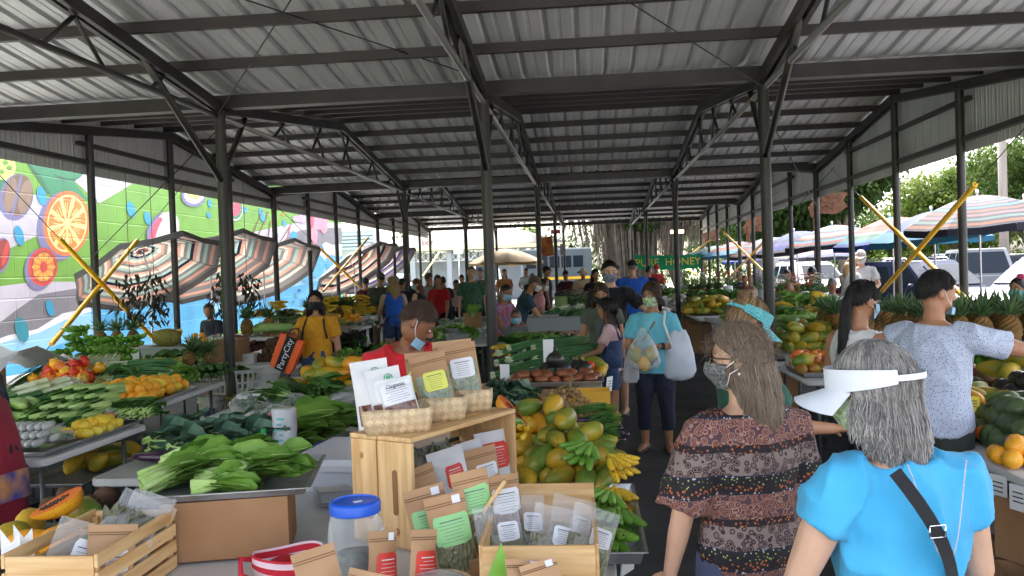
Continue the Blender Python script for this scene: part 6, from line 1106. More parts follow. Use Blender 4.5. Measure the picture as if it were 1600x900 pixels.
for i in range(14): put(('collard', 'lettuce', 'bag_g', 'herb')[i % 4], (2.5+.3*(i % 4), 11.0+.45*(i//4), .85+.06*(i % 4)), (.2, 0, i*1.3), 1.35, 'leafy bunch behind the right papaya pile', 'leafy bunches behind the right papayas')
for i in range(8): put(('bag_g', 'collard', 'bag_l', 'herb')[i % 4], (-2.65+.3*(i % 4), 7.05+.3*(i//4), .77), (.1, 0, i*1.1), 1.2, 'bagged or bunched greens between the metal tray and yellow papayas', 'greens before the yellow papayas')
for i in range(8): put(('bag_g', 'bag_w')[i % 2], (-2.6+.14*(i % 4), 5.2+.22*(i//4), .77), (0, 0, i), .8, 'small bag of greens at the back left of the grey table', 'small bags on the grey table')
heap('cucumber', (-2.45, 8.4, .77), 5, 5, .1, 2, 'cucumber behind the yellow papayas', 'cucumbers behind the yellow papayas', orient=.6, seed=84, sc=1.1)
for i in range(4): put(('collard', 'herb', 'choyw', 'lettuce')[i % 4], (-4.9+.28*(i % 5), 8.35+.12*(i//5), .79), (.1, 0, i*.9), 1.2, 'green bunch at the back of the oranges table', 'green bunches at the back of the oranges table')
for i in range(14): put(('bag_l', 'herb', 'bag_g', 'lettuce')[i % 4], (-1.2+.22*(i % 5), 11.2+.25*(i//5), .78), (.1, 0, i*1.7), 1.2, 'green bunch before the pale tray of dried slices', 'green bunches before the dried slices')
for i in range(12): put(('lettuce', 'bag_l', 'herb')[i % 3], (-2.8+.3*(i % 4), 9.7+.4*(i//4), .78), (.1, 0, i*1.2), 1.25, 'salad bunch on the table right behind the man in red', 'salad bunches behind the man in red')
for i in range(5): put(('kale', 'kale2')[i % 2], (-2.55+.17*i, 5.05+.05*(i % 2), .79), (.15, 0, -1.6+.3*i), 1.0, 'kale bunch behind the water bottle on the grey table', 'kale behind the water bottle')
for i in range(6): put('beans', (-2.5+.16*i, 5.5+.04*(i % 3), .78), (0, 0, 1.2+.2*(i % 3)), 1.25, 'green bean bunch along the back of the grey table', 'green beans on the grey table')
for i in range(6): put(('bag_g', 'collard')[i % 2], (-2.8+.2*i, 6.75+.1*(i % 2), .78), (.1, 0, i*1.3), 1.1, 'greens along the back of the metal tray before the man in red', 'greens behind the metal tray')
# ================================================================== FRONT STALL: crates, packets, jar
M_PINE = mat('pine_wood', sRGB(226, 190, 138), .6, col2=sRGB(206, 164, 108), sc=3.2, det=6, bump=.06, bsc=40, stretch=(1, 1, 7), rnd=.07)
def grain(name, st): return mat(name, sRGB(224, 188, 136), .6, col2=sRGB(200, 156, 100), sc=4, det=7, bump=.06, bsc=40, stretch=st, cut=(.38, .62), rnd=.08)
M_PX = grain('pine_long_grain', (.6, 9, 9)); M_PY = grain('pine_cross_grain', (9, .6, 9)); M_PZ = grain('pine_upright_grain', (9, 9, .6)); M_KNOT = mat('pine_knot', sRGB(150, 92, 52), .6, col2=sRGB(186, 130, 80), sc=20, rnd=0)
M_KRAFT = mat('kraft_paper', sRGB(184, 146, 108), .7, col2=sRGB(170, 130, 92), sc=4, bump=.1, bsc=14, rnd=.08); M_WPOUCH = mat('white_pouch', (.66, .66, .65), .35, col2=(.58, .58, .58), sc=5, bump=.12, bsc=10, rnd=.04)
def winmat(n, c, c2, c3):
 m = bpy.data.materials.new(n); m.use_nodes = True; N = m.node_tree.nodes; L = m.node_tree.links; b = N['Principled BSDF']; b.inputs['Roughness'].default_value = .55; b.inputs['Coat Weight'].default_value = 1; b.inputs['Coat Roughness'].default_value = .08
 tc = N.new('ShaderNodeTexCoord'); vo = N.new('ShaderNodeTexVoronoi'); vo.inputs['Scale'].default_value = 95; mp = N.new('ShaderNodeMapping'); mp.inputs['Scale'].default_value = (1, 1, .6); L.new(tc.outputs['Object'], mp.inputs[0]); L.new(mp.outputs[0], vo.inputs['Vector'])
 rp = N.new('ShaderNodeValToRGB'); e = rp.color_ramp.elements; e[0].color = sRGB(*c)+(1,); e[1].color = sRGB(*c3)+(1,); q = e.new(.5); q.color = sRGB(*c2)+(1,); L.new(vo.outputs['Color'], rp.inputs[0]); L.new(rp.outputs[0], b.inputs['Base Color'])
 nz = N.new('ShaderNodeTexNoise'); nz.inputs['Scale'].default_value = 30; bp = N.new('ShaderNodeBump'); bp.inputs['Strength'].default_value = .6; bp.inputs['Distance'].default_value = .01; L.new(tc.outputs['Object'], nz.inputs['Vector']); L.new(nz.outputs['Fac'], bp.inputs['Height']); L.new(bp.outputs[0], b.inputs['Coat Normal'])
 b2 = N.new('ShaderNodeBump'); b2.inputs['Strength'].default_value = .7; b2.inputs['Distance'].default_value = .01; L.new(vo.outputs['Distance'], b2.inputs['Height']); L.new(b2.outputs[0], b.inputs['Normal']); return m
W_HERB = winmat('dried_herb_window', (84, 88, 62), (124, 124, 92), (60, 60, 42)); W_GREEN = winmat('green_leaf_window', (104, 120, 88), (140, 150, 120), (78, 92, 62)); W_SEED = winmat('brown_seed_window', (92, 52, 40), (136, 84, 62), (58, 34, 28)); W_PALE = winmat('pale_flake_window', (190, 180, 150), (150, 140, 110), (120, 124, 90))
L_WHITE = mat('label_white', (.74, .75, .78), .5, rnd=.02); L_GREEN = mat('label_green', sRGB(150, 208, 140), .55, rnd=.02); L_YEL = mat('label_yellow', sRGB(222, 224, 96), .55, rnd=.02); L_RED = mat('label_red', sRGB(206, 56, 44), .5, rnd=.02); M_INK = mat('printing_ink', (.12, .12, .14), .6, rnd=0); M_INKW = mat('white_ink', (.7, .7, .7), .6, rnd=0); M_SEAL = mat('green_seal_ink', sRGB(60, 150, 110), .5, rnd=0)
def pouch(loc, w_, h, t, body, label, rz=0, tilt=0, roll=0, win=None, wz=(.1, .6), wx=.8, lab=None, title=None, sticker=False, seal=False, group='herb packets on the front table', seed=0, ink=None):
 """a stand-up packet: lens-shaped body flattened to a seal at the top; front towards local -y"""
 rg = random.Random(seed+int(w_*1000)); P0 = empty('herb_packet', loc, 0, label, 'packet', group); P0.rotation_euler = (tilt, roll, rz)
 ph = rg.uniform(0, 6); th = lambda z: t*.5*(max(0, math.sin(PI*min(1, (z/h*.9+.16))))**.7 if z < .82*h else .06)+.0015
 yf = lambda x, z: -th(z)*(1-min(1, abs(2*x/w_))**2.2) - .004*math.sin(x*38+ph)*math.sin(z*30+ph)*(z < h*.85)
 q = MB(); n = 10; nz = 14; o = []
 for i in range(nz+1):
  z = h*i/nz; ww = w_*(1-.04*math.sin(PI*i/nz)); fr = [V((ww*(j/n-.5), yf(w_*(j/n-.5), z), z)) for j in range(n+1)]; bk = [V((ww*(j/n-.5), -yf(w_*(j/n-.5), z)*.7, z)) for j in range(n-1, 0, -1)]; o.append(fr+bk)
 q.rings(o); q.build('packet_body', body, P0, auto=50)
 def patch(x0, x1, z0, z1, off, m_, nm, par, rnd_=0, nx=6, nz_=8):
  q = MB(); rows = []
  for i in range(nz_+1):
   z = z0+(z1-z0)*i/nz_; e = 0
   if rnd_: d = min(z-z0, z1-z); e = rnd_-math.sqrt(max(0, rnd_**2-(rnd_-d)**2)) if d < rnd_ else 0
   rows.append([V((x0+e+(x1-x0-2*e)*j/nx, yf(x0+(x1-x0)*j/nx, z)-off, z)) for j in range(nx+1)])
  q.rings(rows, cap=False, closed=False); return q.build(nm, m_, par)
 if win: patch(-w_*wx/2, w_*wx/2, h*wz[0], h*wz[1], .0012, win, 'window', P0)
 for zz in (.86, .89): patch(-w_*.48, w_*.48, h*zz, h*zz+.003, .0015, body if body is not M_KRAFT else M_CARDIN, 'zip_seal', P0, nz_=1)
 if lab:
  m_, lx, lz, lw, lh = lab; L0 = patch(w_*(lx-lw/2), w_*(lx+lw/2), h*(lz-lh/2), h*(lz+lh/2), .003, m_, 'label', P0, rnd_=.008)
  ik = ink or (M_INKW if m_ is L_RED else M_INK)
  for i in range(7): f = lw*w_*rg.uniform(.45, .78) if i else lw*w_*.66; zc = h*(lz+lh/2)-lh*h*(.2+.11*i); e_ = .0017 if i == 0 else .0007; patch(w_*lx-f/2, w_*lx+f/2, zc-e_, zc+e_, .0042, ik, 'print_line', L0, nx=4, nz_=1)
  if title:
   text_mesh(title, lw*w_*.2, ik, L0, xz((w_*lx, yf(w_*lx, h*(lz+lh*.3))-.006, h*(lz+lh*.36))), ext=.0005)
 if sticker: patch(w_*.16, w_*.36, h*.87, h*.97, .003, L_WHITE, 'price_sticker', P0, nx=2, nz_=2)
 if seal:
  q = MB(); zc = h*.82; q.lathe([(.014, -.0005), (.018, -.0005), (.018, .0005), (.014, .0005)], (w_*.14, yf(w_*.14, zc)-.004, zc), 20, cap=False, M=Matrix.Rotation(PI/2, 3, 'X')); q.lathe([(.010, -.0005), (.010, .0008)], (w_*.14, yf(w_*.14, zc)-.004, zc), 16, M=Matrix.Rotation(PI/2, 3, 'X')); q.build('round_seal', M_SEAL, P0, smooth=False)
 return P0
def plank(t, c, d, m_, rz=0, rot=None, name='board'):
 q = MB(); q.box((0, 0, 0), d); o = q.build(name, m_, t, smooth=False, loc=c, rz=rz);
 if rot is not None: o.rotation_euler = rot
 bv = o.modifiers.new('edge', 'BEVEL'); bv.width = .0025; bv.segments = 2; return o
table(-2.5, -1.66, 2.0, 2.9, 'white table under the slatted wooden crate at the lower left corner')
cr = empty('slatted_crate', (-1.69, 2.765, .752), rad(1), 'pale pine crate with slatted sides full of herb packets, at the lower left corner', 'wooden crate', 'wooden crates on the front table')
for sx in (-1, 1):
 for k in range(4): plank(cr, (sx*.15, 0, .03+.058*k), (.012, .52, .044), M_PY, name='slat')
for sy in (-1, 1): plank(cr, (0, sy*.254, .11), (.285, .012, .22), M_PX, name='end_board')
for sx in (-1, 1):
 for sy in (-1, 1): plank(cr, (sx*.133, sy*.235, .105), (.02, .022, .2), M_PZ, name='corner_post')
plank(cr, (0, 0, .006), (.28, .49, .01), M_PY, name='base_board')
B_ = bpy.data.objects
zb = clear_bag(31, mat('dried_grey_leaf', sRGB(122, 122, 98), .8, col2=sRGB(92, 94, 70), sc=12, rnd=.1), (.25, .38, .17), 240, ls=.45); zb['_used'] = 1
zb.location = (-1.64, 2.92, .87); zb.rotation_euler = (rad(62), rad(10), rad(-14)); tag(zb, 'bulging clear zip bag of grey dried leaves standing in the slatted crate', 'bagged herbs', 'clear herb bags'); zb.name = 'herb_bag'
GP = 'herb packets in the slatted crate'
pouch((-1.60, 2.66, .775), .15, .24, .04, M_KRAFT, 'kraft packet with white and yellow label nearest in the slatted crate', rz=rad(30), tilt=rad(-12), roll=rad(8), lab=(L_WHITE, .14, .42, .46, .5), group=GP, seed=1)
pouch((-1.67, 2.70, .775), .14, .21, .04, M_KRAFT, 'plain kraft packet second in the slatted crate', rz=rad(35), tilt=rad(-16), roll=rad(14), group=GP, seed=2)
pouch((-1.71, 2.71, .775), .13, .2, .04, M_KRAFT, 'plain darker kraft packet leaning furthest left in the slatted crate', rz=rad(35), tilt=rad(-18), roll=rad(20), group=GP, seed=3)
pouch((-1.74, 2.60, .78), .17, .27, .03, P_ZIP, 'clear packet with long white label and round green stamp in the slatted crate', rz=rad(28), tilt=rad(-16), roll=rad(24), win=W_HERB, wz=(.03, .45), wx=.9, lab=(L_WHITE, .12, .55, .4, .5), seal=True, group=GP, seed=4)
pouch((-1.70, 2.84, .78), .2, .3, .05, P_ZIP, 'clear packet of long dried stems behind the white-labelled one', rz=rad(20), tilt=rad(-20), roll=rad(30), win=W_HERB, wz=(.03, .8), wx=.9, group=GP, seed=5)
heap(['papaya_g', 'papaya_y'], (-2.22, 3.3, .745), 3, 2, .15, 2, 'papaya at the far lower left behind the slatted crate', 'papayas behind the slatted crate', seed=70, sc=1.1) if False else None
half_papaya((-2.18, 3.3, .93), (.45, .2, -1.2), 'cut papaya half with black seeds at the far lower left', 1.1)
for i, (x, y, z, m_, a) in enumerate(((-2.36, 3.26, .8, F_PAPG, 0), (-2.05, 3.36, .82, F_PAPG, 1), (-2.2, 3.18, .8, F_PAPO, 2), (-2.08, 3.2, .81, F_PAPO, 2.6), (-2.4, 3.45, .8, F_PAPY, .5), (-2.15, 3.45, .85, F_PAPG, 1.1))):
 q = rfruit(ellprof(.21, .06, 9, -.22), seed=90+i); o = q.build('papaya', m_, loc=(x, y, z), rz=a); tag(o, 'whole papaya beneath the cut one at the far lower left', 'papaya', 'papayas behind the slatted crate')
for i, (px, py, l) in enumerate(((18, 858, 'white paper cone tag before the lower left papayas, nearest the frame edge'), (38, 850, 'white paper cone tag before the lower left papayas, nearer the crate'))):
 p = at(px, py, .95); q = MB(); q.prism([(-.03, -.06), (.03, -.07), (.025, .05), (0, .02), (-.03, .07)], .003); tag(q.build('paper_tag', L_WHITE, smooth=False, loc=p, rz=rad(25)), l, 'paper tag', 'paper tags on the lower left papayas')
U = V((.46, .888, 0)); N_ = V((-.888, .46, 0)); TC = V((-.685, 3.2, 0)); LU, LN, ZT, ZB = .72, .31, 1.175, .752
rzS = math.atan2(U.y, U.x)
def S(u, n, z): return TC+U*u+N_*n+V((0, 0, z))
sh_ = empty('shelf_crate', S(LU/2, LN/2, 0), rzS, 'tall pine crate standing on its side as a display shelf with woven baskets on top', 'wooden crate', 'wooden crates on the front table')
def sp(u, n, z): return (u-LU/2, n-LN/2, z)
for n0, n1 in ((.0, .165), (.172, LN)): plank(sh_, sp(LU/2, (n0+n1)/2, ZT), (LU+.02, n1-n0, .018), M_PX, name='top_board'); plank(sh_, sp(LU/2, (n0+n1)/2, ZB+.01), (LU, n1-n0, .018), M_PX, name='bottom_board')
for uu, nm in ((.0, 'left'), (LU, 'right')):
 for k, (n0, n1) in enumerate(((.002, .17), (.178, LN-.004))):
  e = plank(sh_, sp(uu, (n0+n1)/2, (ZT+ZB)/2), (.018, n1-n0, ZT-ZB-.022), M_PZ, name='end_board')
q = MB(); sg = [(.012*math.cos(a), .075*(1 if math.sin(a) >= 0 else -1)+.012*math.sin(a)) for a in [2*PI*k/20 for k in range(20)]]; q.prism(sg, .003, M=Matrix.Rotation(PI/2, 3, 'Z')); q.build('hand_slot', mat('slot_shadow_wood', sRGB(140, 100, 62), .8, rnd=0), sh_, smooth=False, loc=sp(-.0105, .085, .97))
for n_, z_, r_ in ((.215, .89, .022), (.25, 1.1, .008), (.08, .82, .009)): q = MB(); q.lathe([(.001, -.001), (r_, -.001), (r_, .001), (.001, .001)], (0, 0, 0), 14, M=Matrix.Rotation(PI/2, 3, 'Y')); o = q.build('knot', M_KNOT, sh_, smooth=False, loc=sp(-.0105, n_, z_)); o.scale = (1, 1, 1.7)
for k in range(3): plank(sh_, sp(LU/2, LN-.004, ZB+.07+.14*k), (LU-.02, .01, .12), M_PX, name='back_slat')
def weave():
 m = bpy.data.materials.new('woven_leaf'); m.use_nodes = True; n = m.node_tree.nodes; L = m.node_tree.links; b = n['Principled BSDF']; b.inputs['Roughness'].default_value = .6
 tc = n.new('ShaderNodeTexCoord'); sx = n.new('ShaderNodeSeparateXYZ'); L.new(tc.outputs['Object'], sx.inputs[0]); a = n.new('ShaderNodeMath'); a.operation = 'ADD'; L.new(sx.outputs[0], a.inputs[0]); L.new(sx.outputs[1], a.inputs[1])
 cb = n.new('ShaderNodeCombineXYZ'); L.new(a.outputs[0], cb.inputs[0]); L.new(sx.outputs[2], cb.inputs[1]); mp = n.new('ShaderNodeMapping'); mp.inputs['Rotation'].default_value = (0, 0, PI/4); L.new(cb.outputs[0], mp.inputs[0])
 ch = n.new('ShaderNodeTexChecker'); ch.inputs['Scale'].default_value = 44; ch.inputs['Color1'].default_value = sRGB(222, 192, 136)+(1,); ch.inputs['Color2'].default_value = sRGB(204, 168, 112)+(1,); L.new(mp.outputs[0], ch.inputs['Vector'])
 nz = n.new('ShaderNodeTexNoise'); nz.inputs['Scale'].default_value = 25; L.new(tc.outputs['Object'], nz.inputs['Vector']); mx = n.new('ShaderNodeMix'); mx.data_type = 'RGBA'; mx.blend_type = 'MULTIPLY'; mx.inputs[0].default_value = .7; L.new(ch.outputs['Color'], mx.inputs[6]); L.new(nz.outputs['Fac'], mx.inputs[7])
 hs = n.new('ShaderNodeHueSaturation'); hs.inputs['Saturation'].default_value = .8; hs.inputs['Value'].default_value = 1.35; L.new(mx.outputs[2], hs.inputs['Color']); L.new(hs.outputs[0], b.inputs['Base Color'])
 w1 = n.new('ShaderNodeTexWave'); w1.inputs['Scale'].default_value = 6; bp = n.new('ShaderNodeBump'); bp.inputs['Strength'].default_value = .9; bp.inputs['Distance'].default_value = .008; L.new(ch.outputs['Fac'], bp.inputs['Height']); L.new(bp.outputs[0], b.inputs['Normal']); return m
M_WEAVE = weave()
def basket(c, w_, d, h, label, rz):
 t = empty('woven_basket', c, rz, label, 'basket', 'woven baskets on the shelf crate'); q = MB()
 def rrr(x, y, z, r=.02):
  o = []
  for sx, sy, a0 in ((1, 1, 0), (-1, 1, 90), (-1, -1, 180), (1, -1, 270)):
   for k in range(4): a = rad(a0+k*30); o.append(V((sx*(x-r)+r*math.cos(a), sy*(y-r)+r*math.sin(a), z+.004*math.sin(40*(sx*x+a)))))
  return o
 q.rings([rrr(w_/2*.92, d/2*.92, 0), rrr(w_/2, d/2, h*.5), rrr(w_/2*1.02, d/2*1.02, h), rrr(w_/2*1.02-.006, d/2*1.02-.006, h), rrr(w_/2*.96-.006, d/2*.96-.006, h*.4), rrr(w_/2*.9, d/2*.9, .006)]); q.build('basket_body', M_WEAVE, t)
 for sy in (-1, 1): pass
 return t
zt = ZT+.0105; R1 = rad(18)
def tilt_basket(u, n, w_, d, h, label, rz): p = S(u, n, zt); return basket(p, w_, d, h, label, rz)
tilt_basket(.10, .16, .27, .17, .095, 'woven basket of white packets, nearest on the shelf crate', R1); tilt_basket(.37, .16, .22, .16, .1, 'woven basket with the yellow-labelled packet, middle on the shelf crate', R1+.1); tilt_basket(.60, .17, .2, .15, .1, 'woven basket with the white-labelled green packet, farthest on the shelf crate', R1+.1)
GB = 'packets in the woven baskets'; bs = lambda u, n, z=.012, dx=0, dy=0: S(u, n, zt+z)+V((dx, dy, 0))
pouch(bs(.10, .16, dx=-.075, dy=.0), .15, .27, .03, M_WPOUCH, 'white packet with round green seal leaning left in the first basket', rz=R1, tilt=rad(-10), roll=rad(-6), win=W_SEED, wz=(.05, .35), wx=.86, lab=(L_WHITE, .1, .5, .4, .3), seal=True, group=GB, seed=6)
pouch(bs(.10, .16, dx=-.01, dy=-.01), .14, .24, .03, M_WPOUCH, 'white packet with green seal in the middle of the first basket', rz=R1, tilt=rad(-12), roll=rad(-9), win=W_SEED, wz=(.05, .42), wx=.86, lab=(L_WHITE, .05, .62, .7, .36), seal=True, group=GB, seed=7)
pouch(bs(.10, .16, dx=.045, dy=-.025), .14, .2, .035, M_WPOUCH, 'front white packet of brown chips with an Organic label in the first basket', rz=R1, tilt=rad(-14), roll=rad(-12), win=W_SEED, wz=(.05, .5), wx=.9, lab=(L_WHITE, .0, .72, .86, .42), title='Organic', group=GB, seed=8)
pouch(bs(.37, .16, dx=-.05, dy=.03), .15, .27, .03, M_KRAFT, 'kraft packet with yellow label half hidden at the back of the middle basket', rz=R1+.1, tilt=rad(-8), roll=rad(-2), win=W_HERB, wz=(.1, .6), lab=(L_YEL, -.3, .55, .3, .34), group=GB, seed=9)
pouch(bs(.37, .16, dx=.015, dy=-.01), .16, .27, .05, M_KRAFT, 'kraft packet with bright yellow label in the middle basket', rz=R1+.05, tilt=rad(-12), roll=rad(-10), win=W_GREEN, wz=(.04, .68), wx=.86, lab=(L_YEL, .06, .56, .62, .3), group=GB, seed=10)
pouch(bs(.60, .17, dx=.0, dy=-.01), .17, .29, .05, M_KRAFT, 'kraft packet of green leaves with white label in the farthest basket', rz=R1, tilt=rad(-8), roll=rad(-7), win=W_GREEN, wz=(.04, .72), wx=.86, lab=(L_WHITE, .05, .62, .62, .3), group=GB, seed=11)
pouch(bs(.60, .17, dx=-.05, dy=.04), .18, .3, .04, M_KRAFT, 'plain kraft packet top behind the white-labelled green one', rz=R1, tilt=rad(-4), roll=rad(-3), group=GB, seed=12)
GS = 'packets inside the shelf crate'; RS = rad(46)
lb2 = clear_bag(37, mat('bay_leaf_dry', sRGB(112, 118, 92), .7, col2=sRGB(84, 92, 68), sc=8, rnd=.1), (.36, .34, .14), 170, ls=.6); lb2['_used'] = 1; lb2.location = S(.38, .22, ZB+.2); lb2.rotation_euler = (rad(78), 0, RS); tag(lb2, 'large clear bag of dry grey-green leaves at the back of the shelf crate', 'bagged herbs', 'clear herb bags'); lb2.name = 'herb_bag'
pouch(S(.66, .05, ZB+.02), .17, .32, .04, M_WPOUCH, 'white packet with red label and leaf window at the right end of the shelf crate', rz=RS-.25, tilt=rad(-6), roll=rad(-4), win=W_PALE, wz=(.2, .36), wx=.8, lab=(L_RED, .02, .66, .7, .36), group=GS, seed=13)
pouch(S(.5, .07, ZB+.02), .18, .30, .04, M_WPOUCH, 'white packet with red label edge behind the tall kraft packet', rz=RS-.2, tilt=rad(-8), roll=rad(-8), lab=(L_RED, .3, .5, .3, .34), group=GS, seed=14)
pouch(S(.36, .06, ZB+.06), .17, .26, .04, M_WPOUCH, 'white packet with small red label in the middle of the shelf crate', rz=RS-.2, tilt=rad(-10), roll=rad(-9), lab=(L_RED, .1, .55, .5, .36), group=GS, seed=15)
pouch(S(.5, -.0, ZB+.01), .17, .29, .04, M_KRAFT, 'tall kraft packet with white label before the red-labelled white ones', rz=RS-.2, tilt=rad(-8), roll=rad(-6), lab=(L_WHITE, .12, .66, .62, .2), group=GS, seed=16)
pouch(S(.16, .04, ZB+.02), .16, .27, .04, M_KRAFT, 'kraft packet at the left inside the shelf crate', rz=RS-.2, tilt=rad(-10), roll=rad(-12), group=GS, seed=17)
pouch(S(.06, .2, ZB+.1), .14, .22, .03, M_KRAFT, 'dark kraft packet with white label deep at the left of the shelf crate', rz=RS, lab=(L_WHITE, .0, .6, .7, .25), group=GS, seed=18)
GF = 'packets standing before the shelf crate'; RF = rad(22)
pouch((-.55, 2.95, .79), .15, .27, .035, M_KRAFT, 'kraft packet with green label partly behind another, left of the front row', rz=RF, tilt=rad(-12), roll=rad(-9), win=W_SEED, wz=(.05, .5), lab=(L_GREEN, .02, .55, .86, .34), sticker=True, group=GF, seed=19)
pouch((-.47, 2.88, .78), .145, .27, .04, M_KRAFT, 'kraft packet with large green label, front and centre before the shelf crate', rz=RF, tilt=rad(-10), roll=rad(-8), win=W_HERB, wz=(.03, .5), wx=.9, lab=(L_GREEN, .03, .56, .86, .38), sticker=True, group=GF, seed=20)
pouch((-.40, 2.97, .82), .135, .29, .04, M_KRAFT, 'taller kraft packet with green label right of the front one', rz=RF, tilt=rad(-8), roll=rad(-7), win=W_HERB, wz=(.04, .55), wx=.9, lab=(L_GREEN, .05, .66, .8, .32), group=GF, seed=21)
pouch((-.31, 3.02, .84), .12, .24, .04, M_KRAFT, 'kraft packet of brown seeds with white label before the shelf crate', rz=RF, tilt=rad(-8), roll=rad(-3), win=W_SEED, wz=(.16, .5), wx=.8, lab=(L_WHITE, .02, .62, .84, .36), group=GF, seed=22)
pouch((-.68, 2.62, .76), .11, .24, .04, M_KRAFT, 'kraft packet with red label leaning against the blue-lidded jar', rz=rad(48), tilt=rad(-8), roll=rad(10), lab=(L_RED, .1, .5, .8, .44), sticker=True, group=GF, seed=23)
pouch((-.56, 2.66, .76), .11, .23, .04, M_KRAFT, 'kraft packet with red label between the jar and the green labels', rz=rad(50), tilt=rad(-8), roll=rad(12), lab=(L_RED, .05, .5, .84, .44), group=GF, seed=24)
pouch((-.78, 2.45, .76), .13, .25, .04, M_KRAFT, 'plain kraft packet before the blue-lidded jar, nearest the camera', rz=rad(20), tilt=rad(-12), roll=rad(-12), group=GF, seed=25)
pouch((-.72, 2.42, .75), .11, .2, .04, M_KRAFT, 'plain short kraft packet before the blue-lidded jar', rz=rad(10), tilt=rad(-8), roll=rad(16), group=GF, seed=26)
q = MB(); q.prism([(0, .16), (.04, .05), (.035, -.1), (-.04, -.1), (-.045, .04)], .004); o = q.build('green_leaf_card', mat('card_leaf_green', sRGB(120, 176, 60), .5, rnd=0), smooth=False, loc=(-.30, 2.53, .83), rot=(rad(-12), rad(8), rad(20))); tag(o, 'leaf-shaped green and white card standing before the right wooden box', 'card'); q = MB(); q.prism([(.0, .045), (.028, .0), (.03, -.08), (-.03, -.08), (-.03, .0)], .003, c=(.004, -.004, 0)); q.build('white_panel', L_WHITE, o, smooth=False)
carton((-.36, 2.93, .752), (.18, .14, .075), 'small kraft carton under the green-labelled packets', RF)
q = MB(); t = empty('round_bag', (-.5, 2.62, .752), 0, 'small woven basket of dark dried fruit in film before the green labels', 'basket'); MB().lathe([(.085, 0), (.11, .1), (.105, .1), (.08, .01)], n=22).build('basket_body', M_WEAVE, t); f = MB(); rg = random.Random(2)
for i in range(14): f.ball((rg.uniform(-.05, .05), rg.uniform(-.05, .05), .06+rg.random()*.035), .025, 8, 6)
f.build('dried_fruit', F_AVOD, t); MB().ball((0, 0, .085), (.1, .1, .04), 18, 8).build('film', P_CLEAR, t)
wb = empty('open_wood_box', (-.19, 2.93, .752), rad(1), 'open pine box of clear herb bags at the front right of the table', 'wooden crate', 'wooden crates on the front table')
plank(wb, (0, -.285, .1), (.35, .014, .2), M_PX, name='front_board'); plank(wb, (0, .285, .125), (.37, .014, .25), M_PX, name='back_board'); plank(wb, (.18, 0, .1), (.012, .555, .2), M_PY, name='side_board'); plank(wb, (-.18, 0, .1), (.012, .555, .2), M_PY, name='side_board'); plank(wb, (0, 0, .006), (.34, .55, .01), M_PY, name='base_board')
for i, (x, a, b) in enumerate(((-.215, .06, -.5),)): plank(wb, (x, a, .2), (.014, .03, .3), M_PZ, name='leaning_stick', rot=(0, b*-1.3, 0))
for i, (x, y, rz, ro, l) in enumerate(((-.31, 2.86, .2, -.1, 'clear herb bag at the left of the right wooden box'), (-.26, 2.98, .3, .1, 'clear herb bag with white label at the back left of the right wooden box'), (-.18, 2.84, .1, .25, 'clear herb bag leaning right in the middle of the right wooden box'), (-.12, 2.96, .25, .3, 'clear herb bag with crumpled top in the right wooden box'), (-.07, 2.84, .0, .32, 'clear herb bag with white label at the right of the right wooden box'))):
 pouch((x, y, .765), .16, .25, .06, P_ZIP, l, rz=rz, tilt=rad(-22), roll=ro, win=W_HERB, wz=(.04, .6), wx=.92, lab=(L_WHITE, .2, .62, .45, .26), group='clear bags in the right wooden box', seed=40+i)
for i, (x, l) in enumerate(((-.2, 'kraft packet top lowest at the bottom edge, left of the pair'), (-.12, 'kraft packet top lowest at the bottom edge, right of the pair'))): pouch((x, 2.42, .80), .12, .18, .04, M_KRAFT, l, rz=rad(30), tilt=rad(-30), roll=rad(10-16*i), sticker=True, group='packets at the bottom edge', seed=50+i)
T(-.42, .0, 2.2, 2.54, 'small table edge before the right wooden box', z=.79)
t = empty('glass_jar', (-.79, 2.76, .752), .3, 'big clear glass jar with a bright blue screw lid on the front table', 'jar'); t.scale = (.9, .9, .97); MB().lathe([(.07, .0), (.09, .006), (.1, .03), (.102, .2), (.098, .245), (.086, .285), (.08, .295), (.08, .31)], n=36).build('glass', clearmat('jar_glass', (.94, .96, .96), .16, .04), t)
MB().lathe([(.08, .0), (.08, .02), (.094, .2), (.09, .235)], n=24, cap=False) if False else None
q = MB(); n = 40; q.rings([[V((r*(1+.012*(j % 2))*math.cos(2*PI*j/n), r*(1+.012*(j % 2))*math.sin(2*PI*j/n), z)) for j in range(n)] for r, z in ((.088, .285), (.092, .288), (.093, .318))] + [[V((r*math.cos(2*PI*j/n), r*math.sin(2*PI*j/n), z)) for j in range(n)] for r, z in ((.09, .325), (.08, .328), (.078, .322), (.001, .322))]); q.build('lid', mat('blue_lid', sRGB(20, 84, 196), .35, rnd=0), t, auto=50)
q = MB(); q.box((.01, -.01, .3235), (.03, .018, .002), .4); q.build('lid_sticker', L_WHITE, t, smooth=False)
q = MB(); q.rings([[V((.1035*math.cos(a), .1035*math.sin(a), z)) for a in [rad(-62+8*k) for k in range(9)]] for z in (.06, .235)], cap=False, closed=False); q.build('paper_label', L_WHITE, t)
q = MB(); q.lathe([(.075, .02), (.078, .12), (.07, .15), (.02, .16)], n=16); q.build('paper_money', mat('folded_notes', sRGB(120, 126, 112), .8, col2=sRGB(70, 74, 66), sc=18, rnd=0), t, smooth=False)
p = at(452, 892, .76); t = empty('striped_bag', (p.x, p.y-.02, .752), .4, 'round red and white striped bag lying on the front table', 'bag'); t.scale = (.78,)*3; q = MB(); n = 30; prof = [(.06, .015), (.09, .004), (.12, .0), (.145, .02), (.158, .045), (.165, .075), (.163, .10), (.158, .11), (.150, .1), (.146, .07), (.135, .04), (.1, .02), (.05, .03)]
